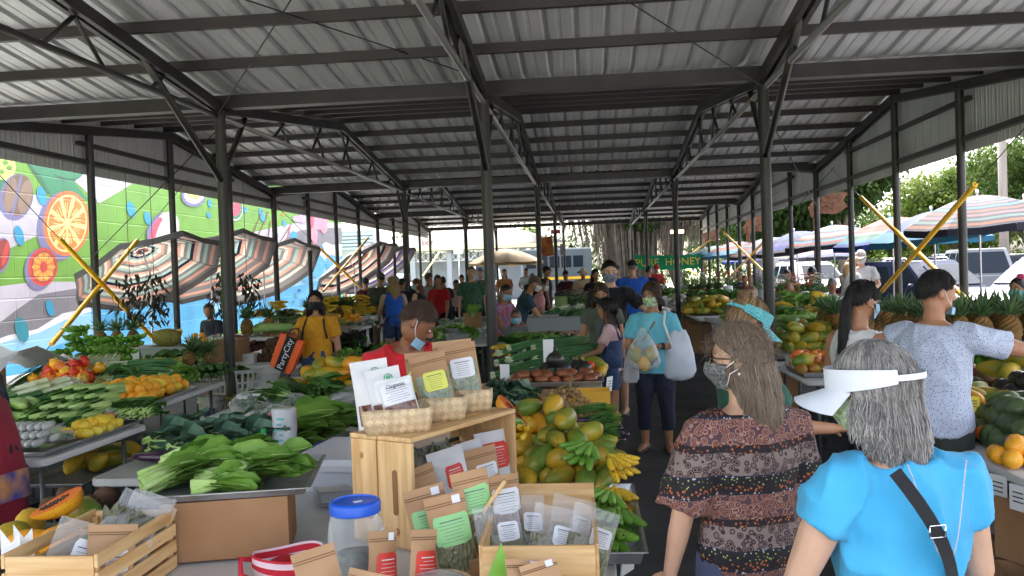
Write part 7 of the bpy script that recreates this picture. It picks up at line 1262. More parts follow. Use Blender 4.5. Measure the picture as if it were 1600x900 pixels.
o = [[V((r*(1+.05*math.sin(3*a+z*20))*math.cos(a), r*.8*math.sin(a), z+.014*math.sin(2*a+1)*(z > .03))) for a in [2*PI*j/n for j in range(n)]] for r, z in prof]
for i in range(len(o)-1): q.mi = i % 2; q.rings(o[i:i+2], cap=False)
q.build('bag_body', [mat('bag_red', sRGB(206, 36, 56), .7, trans=.2, rnd=0), mat('bag_white', sRGB(240, 214, 220), .7, trans=.2, rnd=0)], t)
for sx in (-1, 1): q = MB(); q.tube([(sx*.15, -.03, .1), (sx*.2, -.06, .12), (sx*.2, -.1, .06), (sx*.14, -.12, .03)], .012, 8); q.build('strap', MATS['bag_red'], t)
q = MB(); q.lathe([(.0, .02), (.09, .022), (.1, .045), (.08, .06), (.0, .05)], n=20, M=Matrix.Rotation(.2, 3, 'X')); q.build('folded_lining', MATS['bag_red'], t)
# ================================================================== PEOPLE
def skinm(n, c): return mat('skin_'+n, sRGB(*c), .5, col2=tuple(x*.86 for x in sRGB(*c)), sc=7, rnd=0, bump=.03, bsc=120)
SK = dict(light=skinm('light', (214, 168, 140)), tan=skinm('tan', (178, 126, 94)), brown=skinm('brown', (142, 94, 68)), fair=skinm('fair', (222, 178, 152)))
def hairm(n, c, c2): return mat('hair_'+n, sRGB(*c), .38, col2=sRGB(*c2), sc=26, rnd=0, bump=.5, bsc=90, stretch=(1, 1, .12), spec=.4)
HR = dict(black=hairm('black', (22, 19, 19), (40, 34, 33)), brown=hairm('brown', (62, 44, 34), (88, 66, 52)), ash=hairm('ash_brown', (104, 86, 70), (142, 122, 104)), ash2=hairm('light_ash', (150, 132, 114), (120, 102, 86)), grey=hairm('grey', (142, 138, 134), (104, 100, 97)), grey2=hairm('silver', (186, 183, 178), (150, 146, 142)), blonde=hairm('blonde', (160, 128, 84), (190, 160, 112)), red=hairm('auburn', (84, 46, 32), (110, 64, 44)), tawny=hairm('tawny', (128, 100, 70), (92, 70, 50)))
CL = {}
def cl(n, c, c2=None, rough=.85, **k):
 if n not in CL: CL[n] = mat('cloth_'+n, sRGB(*c), rough, col2=sRGB(*(c2 or tuple(int(x*.9) for x in c))), sc=k.pop('sc', 6), bump=.12, bsc=160, rnd=0, sheen=.1, **k)
 return CL[n]
def remesh(q, vox, mats, name, parent=None, smooth=4, fold=0, fscale=(7, 7, 3), seed=0, pick=None):
 me = bpy.data.meshes.new('t'); me.from_pydata(q.v, [], q.f); o = bpy.data.objects.new('t', me); TS.collection.objects.link(o)
 r = o.modifiers.new('r', 'REMESH'); r.mode = 'VOXEL'; r.voxel_size = vox
 s = o.modifiers.new('s', 'SMOOTH'); s.factor = .5; s.iterations = smooth
 m2 = eval_mesh(o); bpy.data.objects.remove(o); bpy.data.meshes.remove(me)
 if fold:
  sd = V((seed*3.1, seed*1.7, seed*.9))
  nv = len(m2.vertices); co = [0.]*(nv*3); m2.vertices.foreach_get('co', co); nn = [0.]*(nv*3); m2.vertices.foreach_get('normal', nn)
  for i in range(nv):
   p = V((co[3*i]*fscale[0], co[3*i+1]*fscale[1], co[3*i+2]*fscale[2]))+sd; f_ = fold*(1.5*(1-min(1, abs(noise.noise(p)*1.6)))**3+noise.noise(p*2.3+V((5, 1, 2)))*.5-.4)
   for k in (0, 1, 2): co[3*i+k] += nn[3*i+k]*f_
  m2.vertices.foreach_set('co', co); m2.update()
 for mm in mats: m2.materials.append(mm)
 m2.polygons.foreach_set('use_smooth', [True]*len(m2.polygons))
 if pick:
  m2.polygons.foreach_set('material_index', [pick(p.center) for p in m2.polygons])
 m2.name = name; ob = bpy.data.objects.new(name, m2); COL.objects.link(ob)
 if parent: ob.parent = parent
 return ob
NP = [0]
def person(loc, rz, H, label, skin='tan', hair='black', style='short', top=None, sleeve='tee', bottom=None, blen='pants', lean=0, head=(0, 0), arms=None, legs=None, mask=None, fat=1.0, male=False, vox=None, shoes=None, hat=None, hq=False, strands=0, group=None, glasses=None, hem=.475, hair_l=.22, extra=None, fold=.009, topf=None, neck=.0, hofs=(0, 0)):
 NP[0] += 1; sd = NP[0]; rg = random.Random(sd*13+1); vox = vox or (.0075 if hq else .012)
 sk = SK[skin]; ln = rad(lean); pz = .53*H
 if vox > .0125: lean = lean or rg.uniform(-2, 9); head = (head[0]+rg.uniform(-35, 35), head[1]-rg.uniform(0, 20)); ln = rad(lean)
 def B(x, y, z):   # body space -> leaned
  h = z-pz;
  if h <= 0: return V((x, y, z))
  return V((x, y*math.cos(ln)+h*math.sin(ln), pz+h*math.cos(ln)-y*math.sin(ln)))
 shw = (.118 if male else .106)*H*(.94+.06*fat)
 q = MB()
 def ell(c, rx, ry, n=20): return [B(c[0]+rx*math.cos(2*PI*j/n), c[1]+ry*math.sin(2*PI*j/n), c[2]) for j in range(n)]
 tors = [(.465, .07, .055), (.5, .092, .064), (.53, .096, .068), (.6, .082 if not male else .086, .06), (.66, .084, .06), (.72, .094, .068), (.77, .097, .06), (.8, .086, .048), (.818, .055, .04), (.83, .034, .034)]
 q.rings([ell((0, -.004*H, z*H), rx*H*fat*(1.06 if male else 1), ry*H*fat) for z, rx, ry in tors])
 nb = B(0, -.006*H, .815*H); hy, hp = rad(head[0]), rad(head[1])
 hc = B(hofs[0], .012*H+neck+hofs[1], .925*H); HM = Matrix.Rotation(hy, 3, 'Z') @ Matrix.Rotation(hp-ln*.6, 3, 'X')
 q.tube([nb, nb.lerp(hc, .5), hc+HM @ V((0, -.01*H, -.02*H))], [.036*H, .032*H, .033*H], 12)
 rx, ry, rz_ = .0475*H, .058*H, .069*H
 if H < 1.5: rx, ry, rz_ = [a*1.13 for a in (rx, ry, rz_)]
 def hd(x, y, z): return hc + HM @ V((x*rx, y*ry, z*rz_))
 def hball(c, r, n=14, m=10): q.rings([[hd(c[0]+r[0]*math.sin(PI*i/m)*math.cos(2*PI*j/n), c[1]+r[1]*math.sin(PI*i/m)*math.sin(2*PI*j/n), c[2]-r[2]*math.cos(PI*i/m)) for j in range(n)] for i in range(1, m)])
 hball((0, 0, .12), (1, 1, .88)); hball((0, .12, -.35), (.82, .8, .64)); hball((0, .52, -.68), (.42, .34, .28))     # skull, jaw, chin
 q.tube([hd(0, .93, .12), hd(0, 1.08, -.1), hd(0, 1.17, -.2)], [.12*rx, .17*rx, .2*rx], 8); hball((.16, 1.0, -.24), (.14, .14, .08), 8, 6); hball((-.16, 1.0, -.24), (.14, .14, .08), 8, 6)
 hball((0, .88, .2), (.6, .13, .08), 12, 6); hball((0, .88, -.47), (.34, .14, .07), 10, 6); hball((0, .86, -.55), (.3, .14, .07), 10, 6)
 for sx in (-1, 1): hball((sx*1.02, -.1, -.05), (.12, .24, .28), 10, 8)
 if not arms and vox > .0125:
  arms = {k: ((rg.uniform(.1, .35), rg.uniform(-.1, .45), -1), (rg.uniform(-.4, .2), rg.uniform(.2, 1.3), -rg.uniform(.1, 1))) for k in 'LR'}
 arms = arms or {}; hands = {}
 for sx, nm in ((1, 'R'), (-1, 'L')):
  ud, fd = arms.get(nm, ((.16, .02, -1), (.05, .18, -1)))[:2]; ud = V((ud[0]*sx, ud[1], ud[2])).normalized(); fd = V((fd[0]*sx, fd[1], fd[2])).normalized()
  s0 = B(sx*shw*.8, -.005*H, .79*H); s1 = B(sx*shw, -.005*H, .778*H); el = s1+ud*.168*H; wr = el+fd*.142*H
  q.tube([s0, s1, s1.lerp(el, .5), el, el.lerp(wr, .35), wr], [.034*H*fat, .032*H*fat, .029*H*fat, .0245*H, .0235*H, .0155*H], 10)
  up = V((-sx, .25, .0)) if abs(fd.z) > .6 else V((-sx*.3, 0, 1)); sd_ = fd.cross(up).normalized(); pn = sd_.cross(fd).normalized()   # palm width direction, palm normal
  hl = .1*H; pc = wr+fd*hl*.28
  q.rings([[wr+fd*hl*t+sd_*a*math.cos(2*PI*j/10)+pn*b*math.sin(2*PI*j/10) for j in range(10)] for t, a, b in ((-.05, .016*H, .0115*H), (.15, .02*H, .012*H), (.4, .0245*H, .0105*H), (.5, .023*H, .009*H))])
  curl = arms.get(nm, (0, 0, .5))[2] if len(arms.get(nm, ())) > 2 else .5
  for k, (o, l) in enumerate(((-.0185, .40), (-.0065, .46), (.0058, .43), (.0175, .34))):
   p = wr+fd*hl*.42+sd_*o*H; pts = [p]; d = fd+sd_*o*3
   for s_ in range(3): d = (d.normalized()+pn*(-curl*.75)).normalized(); p = p+d*hl*l*(.42, .32, .26)[s_]; pts.append(p)
   q.tube(pts, [.0062*H, .0058*H, .0052*H, .0042*H], 7)
  th = wr+fd*hl*.1+sd_*(-.018*H); q.tube([th, th+(fd*.6-sd_*.7-pn*.25).normalized()*hl*.22, th+(fd*.85-sd_*.5-pn*.45).normalized()*hl*.42], [.0078*H, .0068*H, .005*H], 7)
  hands[nm] = (s1, ud, el, fd, wr, hl, pn)
 legs = legs or {}; feet = {}
 for sx, nm in ((1, 'R'), (-1, 'L')):
  td, sd2 = legs.get(nm, ((.07, .02, -1), (.02, -.03, -1))); td = V((td[0]*sx, td[1], td[2])).normalized(); sd2 = V((sd2[0]*sx, sd2[1], sd2[2])).normalized()
  h0 = V((sx*.052*H, -.003*H, .505*H)); kn = h0+td*.235*H; an = kn+sd2*.225*H
  q.tube([h0, h0.lerp(kn, .45), kn, kn.lerp(an, .3), an], [.054*H*fat, .047*H*fat, .034*H, .033*H, .021*H], 12); fo = V((sx*.22, 1, 0)).normalized()
  q.tube([an+V((0, 0, 0)), V((an.x, an.y-.02*H, .028*H)), V((an.x, an.y, .022*H))+fo*.06*H, V((an.x, an.y, .012*H))+fo*.11*H], [.022*H, .024*H, .023*H, .014*H], 10); feet[nm] = (h0, kn, an, fo)
 pt = remesh(q, vox, [sk], 'person', None, 3)
 pt.location = loc; pt.rotation_euler = (0, 0, rz); tag(pt, label, 'person', group)
 tf = topf if topf else 1.0
 if top is not None:
  c = MB(); g = .012*(1 if H > 1.4 else .8); rows = []
  for z, ax, ay in tors:
   if z < hem-.03 or z > .822: continue
   k = fat*tf*(1.06 if male else 1); fl = 1+.06*max(0, (.62-z)/.15); rows.append(ell((0, -.004*H, z*H), max(ax*H*k*fl, .088*H*k)+g if z < .75 else ax*H*k+g*.8, ay*H*k*fl+g))
  z0 = hem; rows = [ell((0, -.004*H, z0*H), .098*H*fat*tf+g, .072*H*fat*tf+g)]+[r for r in rows if True]
  c.rings(rows)
  for sx, nm in ((1, 'R'), (-1, 'L')):
   s1, ud, el, fd, wr, hl, pn = hands[nm]; s0 = B(sx*shw*.55, -.005*H, .788*H)
   if sleeve == 'tank': c.tube([B(sx*shw*.45, -.005*H, .79*H), B(sx*shw*.8, -.005*H, .785*H)], [.04*H*fat, .03*H*fat], 10); continue
   e = {'tee': .66, 'cap': .4, 'long': 1.0, 'three': 1.0, 'flare': .95}[sleeve]; e1 = s1+ud*.168*H*e
   fr = {'flare': 1.55}.get(sleeve, 1.12)
   c.tube([s0, s1, s1.lerp(e1, .5), e1], [.038*H*fat+g*.6, .036*H*fat+g, .033*H*fat*(1+(fr-1)*.5)+g, .031*H*fat*fr+g], 14)
   if sleeve in ('long', 'three'): w2 = el.lerp(wr, .95 if sleeve == 'long' else .45); c.tube([el-ud*.02, el, el.lerp(w2, .5), w2], [.027*H+g, .028*H+g, .026*H+g, .02*H+g], 12)
  remesh(c, max(vox*1.15, .009), [top] if not isinstance(top, (list, tuple)) else list(top), 'shirt', pt, 3, fold, (8, 8, 4), sd)
 if bottom is not None:
  c = MB(); g = .012; c.rings([ell((0, -.004*H, z*H), ax*H*fat+g, ay*H*fat+g) for z, ax, ay in ((.455, .08, .06), (.5, .094, .066), (.53, .098, .07), (.575, .088, .064))])
  for sx, nm in ((1, 'R'), (-1, 'L')):
   h0, kn, an, fo = feet[nm]; e = {'pants': (kn, .97), 'capri': (kn, .62), 'shorts': (None, .72), 'long_shorts': (None, .98)}[blen]
   if e[0] is None: en = h0.lerp(kn, e[1]); c.tube([h0+V((0, 0, .02)), h0.lerp(en, .5), en], [.058*H*fat+g, .054*H*fat+g, .048*H*fat+g*1.5], 14)
   else: en = kn.lerp(an, e[1]); c.tube([h0+V((0, 0, .02)), h0.lerp(kn, .5), kn, kn.lerp(en, .5), en], [.058*H*fat+g, .05*H*fat+g, .038*H+g, .036*H+g, .032*H+g], 14)
  remesh(c, max(vox*1.15, .009), [bottom], 'trousers' if blen in ('pants', 'capri') else 'shorts', pt, 3, .005, (7, 7, 6), sd+50)
 if shoes is not None:
  for nm in ('R', 'L'):
   h0, kn, an, fo = feet[nm]; c = MB(); b = V((an.x, an.y, 0)); sdv = V((fo.y, -fo.x, 0))
   c.rings([[b+fo*t*H+sdv*w_*H*x+V((0, 0, z)) for x, z in ((-1, .002), (1, .002), (1, hh*.5), (.6, hh), (-.6, hh), (-1, hh*.5))] for t, w_, hh in ((-.042, .014, .05), (-.03, .024, .065), (.02, .025, .062), (.06, .03, .045), (.1, .027, .034), (.122, .012, .022))]); c.build('shoe', shoes, pt)
 hm = HR[hair] if hair else None
 curt = None
 if hm:
  long_ = style in ('long', 'pony', 'half', 'bob', 'bushy'); T0 = dict(short=(54, 82, 120), bob=(58, 104, 132), long=(56, 104, 150), pony=(56, 92, 120), bun=(58, 92, 118), bushy=(56, 108, 150), half=(58, 86, 150), wavy=(60, 110, 150)).get(style, (54, 82, 120))
  th_ = dict(short=.038, bob=.13, bushy=.26, long=.09, half=.1, bun=.09, wavy=.2, pony=.06).get(style, .07)
  n, m = 40, 14; rows = []; edge = []
  for i in range(m+1):
   row = []
   for j in range(n):
    az = 2*PI*j/n; f = abs(((az+PI) % (2*PI))-PI)/PI*180; a = f  # 0 = face
    T = T0[0]+(T0[1]-T0[0])*min(1, a/75)**1.5 if a < 75 else T0[1]+(T0[2]-T0[1])*min(1, (a-75)/70)
    T += 6*noise.noise(V((j*.9+sd, 3, 7)))*(a > 60)
    t = rad(T)*i/m; e = 1+th_*(1 if i < m-1 else .35)*(1+.25*noise.noise(V((j*.5+sd, i*.4, 1))))
    if i == m: e = .99
    row.append(hd(math.sin(t)*math.sin(az)*e, math.sin(t)*math.cos(az)*e-.04, .14+math.cos(t)*.92*e))
   rows.append(row)
  c = MB(); c.rings(rows, cap=False)
  if style in ('long', 'half', 'pony', 'bushy', 'wavy'):
   bk = [(0, -.3, -.1, 1.04, .86), (0, -.42, -.7, 1.12, .86), (0, -.55, -1.2, 1.2, .78)]
   if style == 'pony': bk = [(0, -.98, .1, .3, .3), (0, -1.2, -.5, .34, .3), (0, -1.15, -1.5, .36, .28)]
   o = [[hd(x+a*math.cos(2*PI*k/16), y+b*math.sin(2*PI*k/16), z) for k in range(16)] for x, y, z, a, b in bk]
   base = hd(bk[-1][0], bk[-1][1], bk[-1][2]); dn = V((0, -.12, -1)).normalized()
   for s_, w_ in ((.5, .95), (.85, .8), (1.0, .35)):
    cc = base+dn*hair_l*s_; o.append([cc+HM @ V((bk[-1][3]*rx*w_*math.cos(2*PI*k/16), bk[-1][4]*ry*w_*math.sin(2*PI*k/16), 0))+V((0, 0, .02*math.sin(k*2.1+sd))) for k in range(16)])
   c.rings(o); curt = o
  if style == 'bun':
   cc = hd(0, -.55, 1.05); c.ball(cc, (.038, .04, .032), 12, 8)
   for k in range(5): c.tube([cc+V((.036*math.cos(a), .038*math.sin(a), .01*k-.02)) for a in [2*PI*t_/12 for t_ in range(13)]], .008, 6)
  ho = c.build('hair', hm, pt)
  if strands:
   s = MB(); nr = 5
   for i in range(strands):
    az = rg.uniform(0, 2*PI); a = abs(((az+PI) % (2*PI))-PI)/PI*180; T = T0[0]+(T0[1]-T0[0])*min(1, a/75)**1.5 if a < 75 else T0[1]+(T0[2]-T0[1])*min(1, (a-75)/70)
    t0 = rad(rg.uniform(2, T*.75)); pts = []; e = 1+th_+abs(rg.gauss(0, .028)); w_ = rg.uniform(-.3, .3); s.mi = 1 if rg.random() < .45 else 0
    for k in range(6):
     t = t0+(rad(T)*1.0-t0)*k/5; z_ = az+w_*k/5 + (math.copysign(.35*k/5, math.sin(az)) if style in ('half', 'wavy') and a < 90 else 0); pts.append(hd(math.sin(t)*math.sin(z_)*e, math.sin(t)*math.cos(z_)*e-.04, .14+math.cos(t)*.92*e))
    if style in ('long', 'half', 'bushy', 'wavy', 'bob') and a > (106 if style == 'half' else 62):
     p = pts[-1]; Ld = hair_l*rg.uniform(.55, 1.1)+.05; out = HM @ V((math.sin(az)*rx*.35, math.cos(az)*ry*.3-.012, 0))
     ph = rg.uniform(0, 6)
     for k in range(1, 6): pts.append(p+out*min(1, k*.35)+V((rg.gauss(0, .003)+.006*math.sin(k*1.3+ph)*(style == 'wavy'), rg.gauss(0, .003), -Ld*k/5)))
    elif style in ('short', 'bob'): pts[-1] = pts[-1]+V((rg.gauss(0, .006), rg.gauss(0, .006), -rg.uniform(0, .012)))
    s.tube(pts, [.0009]+[.0012]*(len(pts)-2)+[.0005], 3, cap=False)
   for i in range(0 if hat else strands//14):
    d = V((rg.gauss(0, 1), rg.gauss(-.3, 1), abs(rg.gauss(.3, .7)))).normalized(); p = hd(d.x*1.1, d.y*1.1, .14+d.z*.95); pts = [p]; v_ = (p-hc).normalized()
    for k in range(4): v_ = (v_+V((rg.gauss(0, .5), rg.gauss(0, .5), rg.gauss(-.25, .4)))).normalized(); pts.append(pts[-1]+v_*.011)
    s.tube(pts, .0006, 3, cap=False)
   if curt:
    for i in range(strands//2):
     th = rg.uniform(0, 16); k0 = int(th) % 16; k1 = (k0+1) % 16; f = th-int(th); e = rg.uniform(1.0, 1.07); pts = []; s.mi = 1 if rg.random() < .45 else 0; dr = rg.uniform(-.25, .25)
     for r in curt: cc = sum(r, V())/16; a_ = (th+dr*len(pts)) % 16; k0 = int(a_) % 16; k1 = (k0+1) % 16; f = a_-int(a_); pts.append(cc+(r[k0].lerp(r[k1], f)-cc)*e+V((rg.gauss(0, .003), rg.gauss(0, .003), 0)))
     pts[-1] = pts[-2]+V((rg.gauss(0, .01), rg.gauss(0, .01), -rg.uniform(.01, .05))); s.tube(pts, [.0012]*(len(pts)-1)+[.0005], 3, cap=False)
   m2 = {'ash': 'ash2', 'grey': 'grey2', 'tawny': 'blonde'}.get(hair, hair); s.build('hair_strands', [hm, HR[m2]], ho)
 if vox < .0115 or hq:
  for sx in (-1, 1):
   e = MB(); M_ = HM; ec = hd(sx*.36, .86, .05); e.ball(ec, (.17*rx, .1*ry, .07*rz_), 10, 6, M=HM); e.mi = 1; e.ball(hd(sx*.36, .945, .05), (.075*rx, .03*ry, .065*rz_), 8, 6, M=HM); e.build('eye', [mat('eye_white', (.6, .58, .56), .25), mat('iris_dark', (.03, .02, .015), .15)], pt)
   e = MB(); e.tube([hd(sx*.16, .95, .22), hd(sx*.38, .93, .27), hd(sx*.6, .8, .22)], [.045*rx, .06*rx, .03*rx], 6); e.build('eyebrow', hm or HR['black'], pt)
 if mask is not None:
  rows = []
  for i in range(9):
   s_ = i/8; z = -.02-.86*s_; row = []
   for j in range(15):
    a = rad(-74+148*j/14); bul = .24*math.exp(-(a/.55)**2)*math.exp(-((s_-.3)/.4)**2)+.012*(i % 2); kz = max(.35, 1-.36*max(0, s_-.45)**1.2*1.7); row.append(hd(1.05*math.sin(a)*(.93 if s_ > .5 else 1.0), (1.06*math.cos(a)+.06+bul)*kz+.10*s_, z-.06*math.sin(a)**2*(-1 if s_ > .5 else 1)))
   rows.append(row)
  c = MB(); c.rings(rows, cap=False, closed=False); mo = c.build('face_mask', mask, pt)
  for sx in (-1, 1):
   for ia in (1, 7): c = MB(); p = rows[ia][14 if sx > 0 else 0]; c.tube([p, (p+hd(sx*1.14, .1, .0))/2+HM @ V((sx*.004, 0, 0)), hd(sx*1.12, -.1, .12 if ia == 1 else -.2)], .0018, 5); c.build('ear_loop', M_SIGNC, mo)
 if glasses is not None:
  c = MB()
  for sx in (-1, 1):
   c.mi = 0; c.tube([hd(sx*.4+.3*math.cos(a), 1.02-.04*math.cos(a)**2, .06+.17*math.sin(a)) for a in [2*PI*k/14 for k in range(15)]], .0022, 5); c.tube([hd(sx*.7, .98, .1), hd(sx*1.08, .4, .1), hd(sx*1.1, -.12, .08)], [.0028, .003, .0025], 6)
   c.mi = 1; c.quad(*[hd(sx*.4+.3*math.cos(a), 1.02-.04*math.cos(a)**2, .06+.17*math.sin(a)) for a in [2*PI*k/14 for k in range(14)]])
  c.tube([hd(-.1, 1.08, .08), hd(.1, 1.08, .08)], .002, 5); c.build('glasses', glasses, pt)
 if hat:
  kind, hmat = hat[0], hat[1]; c = MB(); n = 24
  if kind == 'visor':
   vr = 1.22+dict(wavy=.2).get(style, .07)
   band = [[hd(vr*math.sin(a), (vr-.03)*math.cos(a)-.03, (z-.4)*(1-.45*(a/2.2)**2)+.4-.08*math.cos(a)) for a in [rad(-128+256*j/n) for j in range(n+1)]] for z in (.12, .2, .66, .72)]
   c.rings(band, cap=False, closed=False); band2 = [[p+(hc-p)*.03 for p in r] for r in band]; c.rings(band2, cap=False, closed=False)
   br = [[hd((vr-.01)*math.sin(a)*(1+.04*k), ((vr-.05)*math.cos(a)-.03)+.32*k*math.cos(a*.85)**.8, .12-.075*k-.10*k*abs(math.sin(a))**2) for a in [rad(-74+148*j/n) for j in range(n+1)]] for k in (0, 1, 2, 3)]
   c.rings(br, cap=False, closed=False); c.rings([[p+V((0, 0, -.004)) for p in r] for r in br], cap=False, closed=False); v_ = c.build('visor', hmat, pt)
   st = MB(); st.rings([[hd((vr-.015)*math.sin(a), (vr-.045)*math.cos(a)-.03, z) for a in [rad(118+124*j/14) for j in range(15)]] for z in (.36, .5)], cap=False, closed=False); st.build('strap', hmat, v_)
  else:
   rows = [[hd(1.12*math.sin(t)*math.sin(a), 1.12*math.sin(t)*math.cos(a)-.04, .16+.98*math.cos(t)) for a in [2*PI*j/n for j in range(n)]] for t in [rad(4+76*i/8) for i in range(9)]]; c.rings(rows)
   sg = -1 if kind == 'cap_back' else 1
   if kind == 'sunhat': c.rings([[hd((1.12+.28*k)*math.sin(a), (1.12+.28*k)*math.cos(a)-.04, .3-.06*k) for a in [2*PI*j/n for j in range(n)]] for k in range(4)], cap=False)
   else: c.rings([[hd(1.1*math.sin(a)*(1-.03*k), sg*(1.1*math.cos(a)+.26*k*math.cos(a)**.6)-.04, .32-.05*k) for a in [rad(-62+124*j/12) for j in range(13)]] for k in (0, 1, 2, 3)], cap=False, closed=False)
   c.build('cap', hmat, pt)
 if extra: extra(pt, hands, B, H, hd, feet)
 return pt
def px_loc(px, Y, py=430, z=.014): p = atY(px, py, Y); return V((p.x, Y, z))
A = rad
K_BLK, K_NAVY = cl('black', (26, 26, 30)), cl('navy', (30, 34, 54)); K_JEAN = cl('denim', (56, 78, 116), (40, 58, 92), sc=14); K_KHAKI = cl('khaki', (140, 122, 96)); K_GREY = cl('grey', (112, 112, 112)); K_WHITE = cl('white', (222, 220, 218), (206, 204, 202)); K_RED = cl('red', (206, 28, 40), (186, 20, 34)); K_SHOE = mat('dark_sandal', (.03, .026, .024), .6)
MK_BLUE = cl('mask_blue', (150, 196, 222), rough=.7); MK_BLK = cl('mask_black', (22, 22, 24)); MK_WHT = cl('mask_white', (216, 218, 220)); MK_FLOR = cl('mask_floral', (210, 220, 200), (120, 160, 70), sc=46); MK_PAT = cl('mask_dark_print', (52, 52, 54), (128, 128, 128), sc=110); MK_DOT = cl('mask_dotted', (30, 34, 60), (180, 180, 200), sc=70)
def spotted(name, base, spot, scale, thr):
 m = mat('cloth_'+name, sRGB(*base), .85, rnd=0); n = m.node_tree.nodes; L = m.node_tree.links; vo = n.new('ShaderNodeTexVoronoi'); vo.inputs['Scale'].default_value = scale; tc = n.new('ShaderNodeTexCoord'); L.new(tc.outputs['Object'], vo.inputs['Vector']); rp = n.new('ShaderNodeValToRGB'); rp.color_ramp.interpolation = 'CONSTANT'; e = rp.color_ramp.elements; e[0].color = sRGB(*spot)+(1,); e[1].position = thr; e[1].color = sRGB(*base)+(1,); L.new(vo.outputs['Distance'], rp.inputs[0]); L.new(rp.outputs[0], n['Principled BSDF'].inputs['Base Color']); return m
def paisley():
 """bands of pattern up a blouse: rust and mauve prints between dark dotted borders"""
 m = bpy.data.materials.new('cloth_paisley'); m.use_nodes = True; n = m.node_tree.nodes; L = m.node_tree.links; b = n['Principled BSDF']; b.inputs['Roughness'].default_value = .85
 tc = n.new('ShaderNodeTexCoord'); sp = n.new('ShaderNodeSeparateXYZ'); L.new(tc.outputs['Object'], sp.inputs[0])
 def math_(op, a, bv):
  k = n.new('ShaderNodeMath'); k.operation = op
  for i, x in enumerate((a, bv)):
   if isinstance(x, (int, float)): k.inputs[i].default_value = x
   else: L.new(x, k.inputs[i])
  return k.outputs[0]
 nz = n.new('ShaderNodeTexNoise'); nz.inputs['Scale'].default_value = 3; L.new(tc.outputs['Object'], nz.inputs['Vector']); z = math_('ADD', sp.outputs[2], math_('MULTIPLY', nz.outputs['Fac'], .03))
 fr = math_('FRACT', math_('MULTIPLY', z, 4.1), 0)
 vo = n.new('ShaderNodeTexVoronoi'); vo.inputs['Scale'].default_value = 52; L.new(tc.outputs['Object'], vo.inputs['Vector']); v2 = n.new('ShaderNodeTexVoronoi'); v2.inputs['Scale'].default_value = 85; L.new(tc.outputs['Object'], v2.inputs['Vector'])
 def ramp(src, els, const=True):
  r = n.new('ShaderNodeValToRGB'); r.color_ramp.interpolation = 'CONSTANT' if const else 'LINEAR'; e = r.color_ramp.elements
  while len(e) < len(els): e.new(.5)
  for q, (p_, c) in zip(e, els): q.position = p_; q.color = sRGB(*c)+(1,)
  L.new(src, r.inputs[0]); return r.outputs[0]
 A1 = ramp(vo.outputs['Distance'], [(0, (96, 48, 42)), (.22, (150, 104, 88)), (.34, (96, 54, 50)), (.5, (160, 122, 108)), (.62, (84, 56, 62))]); A2 = ramp(vo.outputs['Distance'], [(0, (50, 34, 38)), (.25, (120, 98, 92)), (.4, (52, 38, 44)), (.55, (132, 114, 108))]); A3 = ramp(v2.outputs['Distance'], [(0, (190, 120, 60)), (.2, (140, 74, 48)), (.36, (36, 28, 32)), (.6, (30, 24, 30))]); A4 = ramp(v2.outputs['Distance'], [(0, (160, 180, 96)), (.22, (34, 28, 34)), (.6, (26, 22, 28))]); A5 = ramp(v2.outputs['Distance'], [(0, (176, 184, 196)), (.3, (36, 34, 48)), (.6, (30, 28, 40))])
 def mix(f, a, c): k = n.new('ShaderNodeMix'); k.data_type = 'RGBA'; L.new(f, k.inputs[0]); L.new(a, k.inputs[6]); L.new(c, k.inputs[7]); return k.outputs[2]
 def band(lo, hi): return math_('MULTIPLY', math_('GREATER_THAN', fr, lo), math_('LESS_THAN', fr, hi))
 c = A1; c = mix(band(.36, .47), c, A3); c = mix(band(.47, .58), c, A4); c = mix(band(.58, .9), c, A2); c = mix(band(.33, .36), c, A5); c = mix(band(.58, .61), c, A5); c = mix(band(.9, 1.0), c, A3)
 L.new(c, b.inputs['Base Color']); return m
K_PAIS = paisley(); K_SPECK = spotted('speckled_blue', (188, 196, 214), (58, 70, 128), 105, .26); K_MUST = cl('mustard', (212, 150, 24), (196, 132, 18), sc=30); K_TURQ = cl('turquoise', (112, 190, 206), (96, 178, 196)); K_CYAN = cl('bright_cyan', (70, 172, 218), (56, 162, 212)); K_TEAL = cl('dark_teal', (34, 66, 80)); K_SAGE = cl('sage', (92, 98, 84)); K_GREENP = cl('green_print', (78, 116, 92), (48, 84, 66), sc=18); K_BLUE = cl('royal_blue', (34, 96, 200), (28, 86, 186)); K_TVIS = cl('teal_streak', (120, 206, 200), (30, 110, 140), sc=30, stretch=(1, 7, 7)); K_PINK = cl('pale_pink', (222, 180, 178)); K_BROWNF = cl('brown_print', (116, 84, 60), (60, 40, 30), sc=22); K_FLOR = cl('floral_blue', (112, 120, 150), (170, 60, 70), sc=20)
